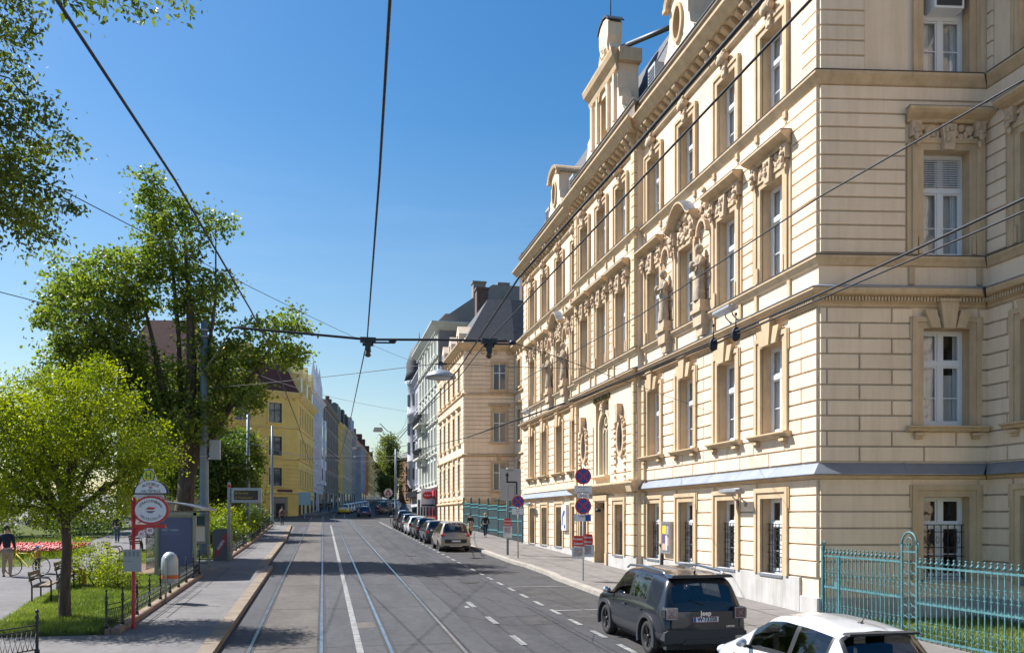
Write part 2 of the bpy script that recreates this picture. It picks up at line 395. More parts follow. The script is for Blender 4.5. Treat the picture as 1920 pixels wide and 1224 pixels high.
WPROTO = {}
def win_proto(style, w, h, var=0):
    """meshes of one window type in local frame, as list of (name, mesh data, is_root)"""
    key = (style, round(w, 2), round(h, 2), var)
    if key in WPROTO: return WPROTO[key]
    out = []
    def grab(name, mb, mats):
        o = mb.build(name, mats); out.append((name, o.data)); bpy.data.objects.remove(o)
    hw = w / 2; s = MB()
    sb = 0.30
    if style == 'f3': sb = 0.27
    # surround: two stepped bands, jambs butt under the head
    for sd in (-1, 1):
        s.box((sd * hw, -.02, 0), (sd * (hw + .17), .075, h)); s.box((sd * (hw + .17), -.02, 0), (sd * (hw + sb), .115, h + .17))
        s.box((sd * (hw - .003), -.37, 0), (sd * (hw + .02), .045, h)) if False else None
    s.box((-hw - .17, -.02, h), (hw + .17, .075, h + .17)); s.box((-hw - sb, -.02, h + .17), (hw + sb, .115, h + sb))
    if style in ('f1', 'gf'):
        for sd in (-1, 1): s.box((sd * (hw + sb), -.02, h - .28), (sd * (hw + sb + .055), .09, h + sb))
    if style == 'f2':
        for sd in (-1, 1):
            s.box((sd * (hw + sb), -.02, 0.0), (sd * (hw + sb + .12), .07, h + .2)); s.box((sd * (hw + .05), .075, 0.02), (sd * (hw + .14), .13, .45))
    grab('window', s, [TAN])
    f = MB(); k = -.27; fr = .075
    f.box((-hw, k - .08, 0), (-hw + fr, k, h)); f.box((hw - fr, k - .08, 0), (hw, k, h))
    f.box((-hw + fr, k - .08, h - fr), (hw - fr, k, h)); f.box((-hw + fr, k - .08, 0), (hw - fr, k, fr + .03))
    tz = h * .655
    f.box((-hw + fr, k - .08, tz - .06), (hw - fr, k + .03, tz + .07))
    f.box((-.07, k - .08, fr + .03), (.07, k + .015, tz - .06)); f.box((-.06, k - .08, tz + .07), (.06, k + .01, h - fr))
    for sd in (-1, 1):                                   # casement rails and a thin glazing bar each
        a, b = sd * .07, sd * (hw - fr)
        for z0, z1 in ((fr + .03, tz - .06), (tz + .07, h - fr)):
            lo, hi = min(a, b), max(a, b)
            f.box((lo, k - .06, z0), (lo + .04, k - .01, z1)); f.box((hi - .04, k - .06, z0), (hi, k - .01, z1))
            f.box((lo + .04, k - .06, z0), (hi - .04, k - .01, z0 + .04)); f.box((lo + .04, k - .06, z1 - .04), (hi - .04, k - .01, z1))
        zb = fr + (tz - fr) * .43
        f.box((min(a, b) + .04, k - .05, zb - .012), (max(a, b) - .04, k - .015, zb + .012))
    grab('sash', f, [WHITE])
    g = MB(); g.quad((-hw + .03, k - .05, .03), (hw - .03, k - .05, .03), (hw - .03, k - .05, h - .03), (-hw + .03, k - .05, h - .03)); grab('pane', g, [GLASS])
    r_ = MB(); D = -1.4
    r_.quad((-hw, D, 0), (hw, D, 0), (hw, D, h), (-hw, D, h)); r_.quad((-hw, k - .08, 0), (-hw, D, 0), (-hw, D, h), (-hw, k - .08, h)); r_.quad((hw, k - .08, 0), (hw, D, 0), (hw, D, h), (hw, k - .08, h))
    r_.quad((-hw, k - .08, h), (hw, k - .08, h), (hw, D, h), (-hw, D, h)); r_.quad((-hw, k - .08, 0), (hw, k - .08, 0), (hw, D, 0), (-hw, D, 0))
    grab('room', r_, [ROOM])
    if style != 'gf':
        c = MB()
        for sd in (-1, 1):
            n = 9; w0 = hw * ((.42, .30, .62, .95)[var] if sd < 0 else (.62, .88, .45, .95)[var])
            for i in range(n):
                a = sd * (hw - w0 * i / n); b = sd * (hw - w0 * (i + 1) / n)
                da = k - .11 - .03 * (i % 2); db = k - .11 - .03 * ((i + 1) % 2)
                c.quad((a, da, .05), (b, db, .05), (b, db, h - .04), (a, da, h - .04))
        zt_ = h * (.99, .55, .99, .66)[var]; c.quad((-hw, k - .18, .02), (hw, k - .18, .02), (hw, k - .18, zt_), (-hw, k - .18, zt_), 1)
        grab('curtain', c, [CURT, mat('grey_net_curtain', (.60, .61, .60), .95, var=.3, scale=3, stretch=(9, 9, .3))])
    if style in ('f1',):
        q = MB()
        q.mould(-hw - .45, hw + .45, [(0, -.02), (.30, -.03), (.30, -.07), (.22, -.10), (.18, -.16), (.06, -.19), (0, -.2)], 0)
        for sd in (-1, 1): 
            q.box((sd * (hw + .02), 0, -.2), (sd * (hw + .27), .20, -.28)); q.box((sd * (hw + .05), 0, -.28), (sd * (hw + .24), .13, -.36))
        grab('sill', q, [TAN])
        q = MB()                                          # fan of three voussoirs
        q.prism([(-.15, h - .02), (.15, h - .02), (.24, h + .66), (-.24, h + .66)], .05, .24)
        q.prism([(-.26, h + .66), (.26, h + .66), (.29, h + .72), (-.29, h + .72)], .05, .28)
        for sd in (-1, 1):
            pts = [(sd * .20, h), (sd * .44, h), (sd * .62, h + .46), (sd * .32, h + .46)]
            q.prism(pts if sd > 0 else pts[::-1], .05, .19)
        grab('keystone', q, [TAN])
    if style == 'gf':
        q = MB(); q.box((-hw - .02, -.3, -.07), (hw + .02, .10, 0)); grab('sill', q, [ZINC])
        q = MB(); gh = h * .66; dd = -.19
        n = 7
        for i in range(n):
            u = -hw + .06 + (w - .12) * i / (n - 1); q.box((u - .01, dd - .01, .05), (u + .01, dd + .01, gh))
            if i < n - 1:
                um = u + (w - .12) / (n - 1) / 2
                for zc in (gh * .27, gh * .72):
                    pts = [(um + .045 * math.cos(t * math.pi / 4), dd, zc + .09 * math.sin(t * math.pi / 4)) for t in range(9)]
                    q.tube(pts, .007, 4)
        for zc in (.06, gh * .14, gh * .42, gh * .58, gh * .87, gh): q.box((-hw, dd + .01, zc - .01), (hw, dd + .022, zc + .01))
        grab('grille', q, [IRON])
    if style == 'f2':
        q = MB(); z = h
        q.prism([(-.13, z - .03), (.13, z - .03), (.2, z + .62), (-.2, z + .62)], .05, .22)
        relief(q, -hw - .05, -.22, z + .30, z + .58, .05, 13, .085, 0, 3); relief(q, .22, hw + .05, z + .30, z + .58, .05, 13, .085, 0, 5)
        relief(q, -.12, .12, z + .1, z + .6, .2, 7, .07, 0, 6)
        for sd in (-1, 1):
            q.box((sd * (hw + .10), 0, z + .32), (sd * (hw + .36), .20, z + .70)); relief(q, sd * (hw + .16), sd * (hw + .30), z + .1, z + .62, .18, 7, .09, 0, 8)
        grab('ornament', q, [TAN2])
        q = MB(); q.mould(-hw - .42, hw + .42, [(0, z + .68), (.12, z + .69), (.16, z + .76), (.34, z + .84), (.42, z + .90), (.42, z + .97), (0, z + 1.05)], 0, .25, .25); grab('pediment', q, [TAN])
        q = MB(); q.mould(-hw - .44, hw + .44, [(.0, z + 1.055), (.43, z + .975), (.43, z + .985), (0, z + 1.07)], 0, .25, .25); grab('zinc_flashing', q, [ZINC])
    if style == 'f2c':
        q = MB(); z = h
        relief(q, -hw * .9, hw * .9, z + .25, z + 1.0, .05, 34, .12, 0, 12)
        for sd in (-1, 1):
            q.box((sd * (hw + .10), 0, z + .25), (sd * (hw + .38), .24, z + .72)); relief(q, sd * (hw + .16), sd * (hw + .34), z - .1, z + .65, .2, 9, .11, 0, 8)
        grab('ornament', q, [TAN2])
        q = MB(); N = 14
        def arc(t): return (-(hw + .5) + (w + 1.0) * t, z + .74 + .62 * max(0.0, math.sin(math.pi * min(1, max(0, (t - .12) / .76)))) ** 0.8)
        for i in range(N):
            (ua, za), (ub, zb) = arc(i / N), arc((i + 1) / N)
            for (d0, e0), (d1, e1) in zip([(0, -.12), (.2, -.1), (.26, 0), (.45, .06), (.45, .13)], [(.2, -.1), (.26, 0), (.45, .06), (.45, .13), (0, .2)]):
                q.quad((ua, d0, za + e0), (ua, d1, za + e1), (ub, d1, zb + e1), (ub, d0, zb + e0), 0)
            q.quad((ua, .46, za + .135), (ub, .46, zb + .135), (ub, 0, zb + .21), (ua, 0, za + .21), 1)
        for t in (0, 1):
            u, zz = arc(t); q.poly([(u, 0, zz - .12), (u, .2, zz - .1), (u, .45, zz + .06), (u, .45, zz + .13), (u, 0, zz + .2)])
        grab('pediment', q, [TAN, ZINC])
    if style == 'f3':
        q = MB(); z = h + .26
        q.ball((0, .16, z + .30), .24, 10, 0, sy=.7, sz=.8, jit=.15); relief(q, -.2, .2, z + .16, z + .46, .2, 12, .1, 0, 21)
        q.prism([(-.10, z - .28), (.10, z - .28), (.16, z + .14), (-.16, z + .14)], .05, .18); relief(q, -.13, .13, z - .3, z + .1, .14, 8, .06, 0, 4)
        grab('rosette', q, [TAN2])
    WPROTO[key] = out; return out
def place_window(style, w, h, F, u, z, root, base, skip=()):
    Mw = F @ Tm(u, 0, z); out = win_proto(style, w, h, rnd.randrange(4) if style != 'gf' else 0)
    o = link(out[0][0], out[0][1], root, Tm(-base[0], -base[1], -base[2]) @ Mw)
    for n, d in out[1:]:
        if n in skip: continue
        link(n, d, o)
    return o

# ------------------------------------------------------------ the district hall on the right (main building)
XF = 12.40; YC, YE = 19.66, 52.46
def Z(v): return v
WR = [21.93, 24.70, 27.75, 30.75]; WC = [33.75, 36.30, 38.85]; WL = [41.10, 44.10, 47.25, 50.15]
UC0, UC1 = 31.90, 40.22
base = (12.4, 36.0, gz(36))
hall = empty('town_hall', base)
tag(hall, 'nearest cream four storey hall with tan window surrounds, statues and a roof gable', 'building')
FS = frame(XF, 0, 0, 1); FC = frame(XF - .25, 0, 0, 1)
P_A = (XF, YC); P_I = (XF + .986 * 4.45, YC - .167 * 4.45)
FN = frame(P_I[0], P_I[1], P_A[0] - P_I[0], P_A[1] - P_I[1])     # side wall, u from inner corner to street corner
LN = 4.45 * 1.0; FW = frame(P_I[0], 8.0, 0, 1); LW = P_I[1] - 8.0    # garden wing
FB = frame(XF, YE, 1, 0)                                          # far side wall (unseen)
LV = dict(gf=(-1.62, .51), f1=(2.35, 4.83), f2=(6.72, 9.42), f3=(11.43, 13.80))
OW = 1.22
def ops_for(us, lv, w=OW): a, b = LV[lv]; return [(u - w / 2, u + w / 2, a, b) for u in us]
def seg(F, u0, u1, us, zb0, name_extra='', gfus=None, f1=True, side=False, gable=False):
    mb = MB(F)
    gfus = us if gfus is None else gfus
    og, o1, o2, o3 = ops_for(gfus, 'gf'), (ops_for(us, 'f1') if f1 is True else f1), ops_for(us, 'f2'), ops_for(us, 'f3')
    wall_cells(mb, u0, u1, zb0, 16.35, og + o1 + o2 + o3)
    rustic(mb, u0 + .01, u1 - .01, -1.58, .98, .43, expand(og), None)
    rustic(mb, u0 + .01, u1 - .01, 1.40, 5.36, .395, expand(o1, t=.5) if f1 is True else [(o[0] - .12, o[1] + .12, o[2] - .1, o[3] + .15) for o in o1], 1.7 if f1 is True else None)
    rustic(mb, u0 + .01, u1 - .01, 6.75, 11.05, .37, expand(o2, e=.45, t=.72), None)
    rustic(mb, u0 + .01, u1 - .01, 11.42, 14.5, .39, [(min(o[0] for o in o3) - .9, max(o[1] for o in o3) + .9, 11, 15)] if not side else [(-1, u1 - 1.2, 11, 15)], None)
    return mb
JOINT = mat('joint_shade_grey', (.40, .36, .31), .9, var=.2, scale=2, spec=.1)  # groove floors darkened: the shade inside the joints is put into this colour
mats_w = [CREAM, TAN, JOINT]
mbR = seg(FS, YC, UC0, WR, -3.4); mbR.build('wall', mats_w, hall, sub=base)
mbL = seg(FS, UC1, YE, WL, -3.4); mbL.build('wall', mats_w, hall, sub=base)
# centre bay: two small windows, the door, ovals and the arched window
mbC = MB(FC); F1C = [(35.40, 37.20, 1.75, 5.12), (WC[0] - .33, WC[0] + .33, 2.55, 4.0), (WC[2] - .33, WC[2] + .33, 2.55, 4.0)]
ogc = [(33.45, 34.45, -1.62, .51), (38.45, 39.45, -1.62, .51), (35.62, 36.98, -2.6, .62)]
o2, o3 = ops_for(WC, 'f2'), ops_for(WC, 'f3')
wall_cells(mbC, UC0, UC1, -3.4, 16.35, ogc + F1C + o2 + o3, .45)
for uo, sd in ((UC0, 0), (UC1, 0)): mbC.quad((uo, 0, -3.4), (uo, -.25, -3.4), (uo, -.25, 16.35), (uo, 0, 16.35))
rustic(mbC, UC0 + .01, UC1 - .01, -1.58, .92, .43, expand(ogc), None)
rustic(mbC, UC0 + .01, UC1 - .01, 1.45, 4.1, .395, [(F1C[0][0] - .3, F1C[0][1] + .3, 1, 6)] + [(o[0] - .25, o[1] + .25, o[2] - .1, 4.2) for o in F1C[1:]], None)
rustic(mbC, UC0 + .01, UC1 - .01, 6.75, 11.05, .37, expand(o2, e=.5, t=.72), None)
mbC.build('wall', mats_w, hall, sub=base)
mbN = seg(FN, 0, LN, [1.12], -3.4, side=True); mbN.build('wall', mats_w, hall, sub=base)
mbWg = seg(FW, 0, LW, [LW - 1.75, LW - 4.6, LW - 7.6], -3.6); mbWg.build('wall', mats_w, hall, sub=base)
mb = MB(FB); mb.quad((0, 0, -3), (14, 0, -3), (14, 0, 16.35), (0, 0, 16.35)); mb.build('wall', mats_w, hall, sub=base)
for F, us, gfs, lvs in ((FS, WR, WR, 1), (FS, WL, WL, 1), (FC, WC, [33.95, 38.95], 0), (FN, [1.12], [1.12], 1), (FW, [LW - 1.75], [LW - 1.75], 1)):
    for u in gfs: place_window('gf', OW if len(gfs) != 2 else 1.0, LV['gf'][1] - LV['gf'][0], F, u, LV['gf'][0], hall, base)
    for i, u in enumerate(us):
        if lvs: place_window('f1', OW, LV['f1'][1] - LV['f1'][0], F, u, LV['f1'][0], hall, base)
        curved = (F is FS and u in (27.75, 44.10))
        place_window('f2c' if curved else 'f2', OW, LV['f2'][1] - LV['f2'][0], F, u, LV['f2'][0], hall, base)
        place_window('f3', OW, LV['f3'][1] - LV['f3'][0], F, u, LV['f3'][0], hall, base)
# louvred upper lights and an air conditioner on the side wall
mb = MB(FN); 
for k in range(13):
    z = 8.58 + k * .058; mb.quad((.58, -.20, z), (1.66, -.20, z), (1.66, -.24, z + .045), (.58, -.24, z + .045))
mb.build('louvre', WHITE, hall, sub=base)
mb = MB(FN); mb.box((.72, -.42, 13.02), (1.5, .18, 13.62)); mb.box((.78, .18, 13.08), (1.44, .20, 13.56), 1)
for k in range(10): mb.box((.715, -.35 + k * .05, 13.06), (.72, -.32 + k * .05, 13.58), 1)
mb.build('air_conditioner', [WHITE, CLAD], hall, sub=base)
# plinth
mb = MB(FS); mb.block(20.45, UC0 - .02, -3.6, -1.6, 0, .07, .01); mb.block(YC - .05, 20.448, -3.6, -2.08, 0, .07, .01); mb.block(UC1 + .02, YE + .05, -3.6, -1.6, 0, .07, .01)
mb.T = FC; mb.block(UC0 - .04, 35.30, -3.4, -1.6, 0, .07, .01); mb.block(37.3, UC1 + .04, -3.4, -1.6, 0, .07, .01)
mb.T = FN; mb.block(0, LN + .05, -3.6, -2.08, 0, .07, .01); mb.T = FW; mb.block(0, LW - .08, -3.6, -2.08, 0, .07, .01)
mb.build('plinth', PLINTH, hall, sub=base)
# string courses and cornices
ALLF = [(FS, YC, UC0, 0, 0), (FC, UC0, UC1, 0, 0), (FS, UC1, YE, 0, 0), (FN, 0, LN, 0, 0), (FW, 0, LW, 0, 0)]
PR_CORN = [(0, 5.38), (.05, 5.38), (.05, 5.46), (.12, 5.48), (.12, 5.62), (.28, 5.66), (.34, 5.74), (.34, 5.80), (0, 5.84)]
mb = MB()
def ends(F, i, d):      # mitre factors at the segment ends
    return {0: (1.0, 0), 1: (1.0, 1.0), 2: (0, 1.0), 3: (-1.0, 1.0), 4: (0, -1.0)}[i]
for i, (F, a, b, _, _) in enumerate(ALLF):
    mb.T = F; e0, e1 = ends(F, i, 0)
    if i == 3: e1 = 0.84
    if i == 0: e0 = 0.84
    mb.mould(a, b, PR_CORN, 0, e0, e1)
    mb.mould(a, b, [(0, 6.42), (.06, 6.44), (.10, 6.52), (.17, 6.60), (.17, 6.66), (0, 6.70)], 0, e0, e1)
    mb.mould(a, b, [(0, 11.05), (.05, 11.08), (.10, 11.16), (.20, 11.28), (.20, 11.35), (0, 11.40)], 0, e0, e1)
    mb.mould(a, b, [(0, 14.50), (.07, 14.52), (.12, 14.60), (.12, 14.66), (0, 14.70)], 0, e0, e1)
    if i == 1: mb.mould(a, b, [(0, .98), (.10, 1.0), (.16, 1.08), (.34, 1.22), (.42, 1.34), (.42, 1.40), (0, 1.48)], 0, e0, e1)
    else: mb.mould(a, b, [(0, .96), (.07, .97), (.11, 1.04), (.22, 1.06), (0, 1.09)], 0, e0, e1)
    mb.mould(a, b, [(0, 15.15), (.42, 15.17), (.46, 15.24), (.52, 15.30), (.60, 15.42), (.66, 15.46), (.66, 15.54), (0, 15.60)], 0, e0, e1)
    mb.mould(a, b, [(.0, 15.60), (.20, 15.62), (.20, 16.22), (.26, 16.26), (.26, 16.36), (0, 16.40)], 1, e0, e1)
    n = int((b - a) / .085)
    for k in range(n):
        u = a + (b - a) * (k + .5) / n; mb.box((u - .024, .12, 5.50), (u + .024, .19, 5.61))
mb.build('cornice', [TAN, mat('attic_stone', (0.22, 0.185, 0.15), 0.9, var=.2, scale=1.5)], hall, sub=base)
mb = MB()                                                            # zinc weatherings
for i, (F, a, b, _, _) in enumerate(ALLF):
    mb.T = F; e0, e1 = ends(F, i, 0)
    if i == 3: e1 = 0.84
    if i == 0: e0 = 0.84
    mb.mould(a, b, [(0, 5.845), (.36, 5.805), (.36, 5.82), (0, 5.96)], 0, e0, e1)
    if i != 1: mb.mould(a, b, [(0, 1.095), (.27, 1.07), (.27, 1.09), (0, 1.38)], 0, e0, e1)
    mb.mould(a, b, [(0, 6.705), (.185, 6.665), (.185, 6.685), (0, 6.725)], 1, e0, e1); mb.mould(a, b, [(0, 11.405), (.215, 11.355), (.215, 11.375), (0, 11.425)], 1, e0, e1)
    mb.mould(a, b, [(0, 16.405), (.30, 16.365), (.30, 16.38), (0, 16.46)], 0, e0, e1)
    n = max(1, int((b - a) / 2.0))
    if i != 1:
        for k in range(1, n):
            u = a + (b - a) * k / n; mb.poly([(u - .012, .275, 1.10), (u + .012, .275, 1.10), (u + .012, .006, 1.398), (u - .012, .006, 1.398)])
mb.build('zinc_weathering', [ZINC, mat('dark_flashing', (.10, .095, .09), .6, metal=.3)], hall, sub=base)
# consoles under the crown, larger scrolled pairs above the piers
for i, (F, a, b, _, _) in enumerate(ALLF[:4]):
    n = int((b - a) / .44)
    for k in range(n):
        u = a + (b - a) * (k + .5) / n; mb = MB(F)
        big = (k % 6 in (0, 1))
        if big:
            mb.prism([(0, 14.72), (.12, 14.70), (.22, 14.82), (.24, 14.95), (.40, 15.05), (.42, 15.15), (0, 15.15)], u - .13, u + .13, 0, 'x')
            relief(mb, u - .08, u + .08, 14.8, 15.05, .2, 5, .07, 0, k)
        else:
            mb.prism([(0, 14.90), (.10, 14.90), (.34, 15.05), (.34, 15.15), (0, 15.15)], u - .11, u + .11, 0, 'x')
        mb.build('cornice_console', TAN, hall, sub=base)
# corbels, pedestals and pier strips
mb = MB(FS)
for us, F in ((WR, FS), (WC, FC), (WL, FS)):
    mb.T = F
    for u in us:
        for sd in (-1, 1):
            mb.box((u + sd * .70, 0, 10.86), (u + sd * .86, .12, 11.05)); mb.box((u + sd * .73, 0, 10.74), (u + sd * .83, .07, 10.86))
            mb.box((u + sd * .83, 0, 5.97), (u + sd * .97, .06, 6.42))
mb.T = FN
for sd in (-1, 1): mb.box((1.12 + sd * .83, 0, 5.97), (1.12 + sd * .97, .06, 6.42))
mb.build('corbel', TAN, hall, sub=base)
mb = MB(FC)                                                          # pilasters flanking the centre bay
for u in (UC0 + .22, UC1 - .22):
    for z0, z1, wd in ((-1.58, .96, .16), (1.5, 5.36, .13), (6.72, 11.04, .2), (11.42, 14.48, .2)):
        k = int((z1 - z0) / .395)
        for q in range(k): mb.block(u - wd, u + wd, z0 + (z1 - z0) * q / k + .01, z0 + (z1 - z0) * (q + 1) / k - .01, 0, .14, .015)
mb.T = FS
for z0, z1 in ((-1.58, .94), (1.42, 5.36)):
    k = int((z1 - z0) / .395)
    for q in range(k): mb.block(UC0 - .42, UC0 - .16, z0 + (z1 - z0) * q / k + .01, z0 + (z1 - z0) * (q + 1) / k - .01, 0, .16, .015)
mb.T = FC; mb.prism([(.0, 1.0), (.28, 1.0), (.42, 1.48), (0, 1.48)], UC0 - .08, UC0 + .5, 0, 'x')
mb.build('pilaster', [mat('cream_tan_plaster', (0.62, 0.50, 0.33), .85, var=.1, scale=1, spec=.2)], hall, sub=base)
# door, portal jambs, transom lettering
mb = MB(FC); mb.box((35.62, -.44, -2.5), (36.98, -.40, .62)); 
for a, b in ((35.70, 36.26), (36.34, 36.90)):
    for c, e in ((-2.0, -1.0), (-.85, .4)): mb.box((a + .05, -.40, c), (b - .05, -.37, e))
dr = mb.build('door', mat('door_wood', (.22, .155, .09), .5, var=.3, scale=3, stretch=(3, 3, .6)), hall, sub=base)
mb = MB(FC); mb.tube([(36.24, -.36, -.95), (36.24, -.30, -.95), (36.24, -.30, -.70), (36.24, -.36, -.70)], .012, 6); mb.build('handle', STEEL, dr, M=Tm(0, 0, 0), sub=base)
mb = MB(FC)
for u in (35.34, 37.0): mb.box((u, 0, -1.58), (u + .26, .12, .70)); mb.box((u, 0, -2.6), (u + .26, .14, -1.59))
mb.box((35.34, 0, .702), (37.26, .14, .95))
mb.build('portal', TAN, hall, sub=base)
mb = MB(FC); mb.box((36.42, -.34, .34), (36.62, -.14, .58)); mb.lathe([(.03, .2), (.12, .22), (.14, .30), (.05, .36)], 8, (36.52, .12, -.0)); mb.tube([(36.52, -.1, .48), (36.52, .12, .36)], .015, 6)
mb.build('door_lamp', IRON, hall, sub=base)
tx = text_obj('inscription', 'BEZIRKSMUSEUM', .34, mat('bronze_letters', (.10, .075, .02), .4, metal=.6), hall, None, ext=.03, sx=.86)
tx.matrix_local = Tm(-base[0], -base[1], -base[2]) @ FC @ Tm(36.3, .04, 5.24) @ Matrix.Rotation(math.pi, 4, 'Z') @ UP @ Matrix.Rotation(0, 4, 'Z')
# ovals with garlands
def ring_uz(mb, cu, cz, ru, rz, th, d0, d1, m=0, n=28):
    for i in range(n):
        a0, a1 = 2 * math.pi * i / n, 2 * math.pi * (i + 1) / n
        P = lambda a, k, d: (cu + (ru + k) * math.cos(a), d, cz + (rz + k) * math.sin(a))
        mb.quad(P(a0, 0, d1), P(a1, 0, d1), P(a1, th, d1), P(a0, th, d1), m); mb.quad(P(a0, th, d0), P(a0, th, d1), P(a1, th, d1), P(a1, th, d0), m)
        mb.quad(P(a0, 0, d0), P(a1, 0, d0), P(a1, 0, d1), P(a0, 0, d1), m)
def oval_infill(mb, cu, cz, ru, rz, o, d, m=0, n=28):
    # plate filling the rectangular opening o around the oval
    for i in range(n):
        a0, a1 = 2 * math.pi * i / n, 2 * math.pi * (i + 1) / n
        def edge(a):
            c, s_ = math.cos(a), math.sin(a); k = min((o[1] - cu) / abs(c) if abs(c) > 1e-6 else 9e9, (o[3] - cz) / abs(s_) if abs(s_) > 1e-6 else 9e9); return (cu + c * k, d, cz + s_ * k)
        mb.quad((cu + ru * math.cos(a0), d, cz + rz * math.sin(a0)), (cu + ru * math.cos(a1), d, cz + rz * math.sin(a1)), edge(a1), edge(a0), m)
for cu in (WC[0], WC[2]):
    cz = 3.27; mb = MB(FC); oval_infill(mb, cu, cz, .31, .62, (cu - .33, cu + .33, 2.55, 4.0), .052)
    mb.build('wall', CREAM, hall, sub=base)
    mb = MB(FC); ring_uz(mb, cu, cz, .31, .62, .15, -.1, .10); wn = mb.build('oval_window', TAN2, hall, sub=base)
    mb = MB(FC); mb.prism([(cu - .11, cz + .66), (cu + .11, cz + .66), (cu + .16, cz + 1.42), (cu - .16, cz + 1.42)], .02, .26)
    for sd in (-1, 1):
        for k in range(9): mb.ball((cu + sd * (.58 + .02 * (k % 2)), .08, cz + .55 - k * .27), .075, 6, jit=.3)
    for k in range(11):
        a = math.pi * k / 10; mb.ball((cu + .56 * math.cos(a), .1, cz + .25 + .68 * math.sin(a)), .085, 6, jit=.3)
    mb.build('garland', TAN2, wn, sub=base)
    mb = MB(FC); mb.box((cu - .33, -.07, 2.56), (cu + .33, -.05, 3.99)); mb.build('pane', DGLASS, wn, sub=base)
# arched tracery window
cu = 36.3; mb = MB(FC)
ua, ub, za, zb = F1C[0]
def arch_pts(cu, r, zs, n=12): return [(cu + r * math.cos(math.pi * k / n), zs + r * math.sin(math.pi * k / n)) for k in range(n + 1)]
zs = 4.0
for (r, th, d0, d1) in ((.62, .16, -.36, -.06), (.44, .06, -.36, -.2)):
    for k in range(12):
        a0, a1 = math.pi * k / 12, math.pi * (k + 1) / 12; P = lambda a, q, d: (cu + (r + q) * math.cos(a), d, zs + (r + q) * math.sin(a))
        mb.quad(P(a0, 0, d1), P(a1, 0, d1), P(a1, th, d1), P(a0, th, d1)); mb.quad(P(a0, 0, d0), P(a1, 0, d0), P(a1, 0, d1), P(a0, 0, d1)); mb.quad(P(a0, th, d0), P(a0, th, d1), P(a1, th, d1), P(a1, th, d0))
    for sd in (-1, 1): mb.box((cu + sd * r, d0, za + .1), (cu + sd * (r + th), d1, zs))
for sd in (-1, 1):
    for (r, cx_) in ((.17, .22),):
        for k in range(8):
            a0, a1 = math.pi * k / 8, math.pi * (k + 1) / 8; P = lambda a, q, d: (cu + sd * cx_ + (r + q) * math.cos(a), d, 3.75 + (r + q) * math.sin(a))
            mb.quad(P(a0, 0, -.2), P(a1, 0, -.2), P(a1, .06, -.2), P(a0, .06, -.2)); mb.quad(P(a0, 0, -.36), P(a1, 0, -.36), P(a1, 0, -.2), P(a0, 0, -.2))
mb.box((cu - .05, -.36, za + .1), (cu + .05, -.18, 3.8)); ring_uz(mb, cu, 4.25, .15, .15, .06, -.36, -.18, n=16)
mb.prism([(cu - .1, zs + .62), (cu + .1, zs + .62), (cu + .15, zs + 1.0), (cu - .15, zs + 1.0)], -.3, .06); relief(mb, cu - .14, cu + .14, zs + .7, zs + 1.0, .02, 6, .08)
mb.mould(ua - .12, ub + .12, [(-.3, za + .1), (.24, za + .08), (.24, za), (.12, za - .06), (0, za - .1)], 0)
aw = mb.build('arched_window', mat('cream_trim', (.66, .55, .40), .85, var=.1, scale=2, spec=.2), hall, sub=base)
mb = MB(FC); mb.box((ua, -.42, za), (ub, -.40, zb)); mb.build('pane', DGLASS, aw, sub=base)
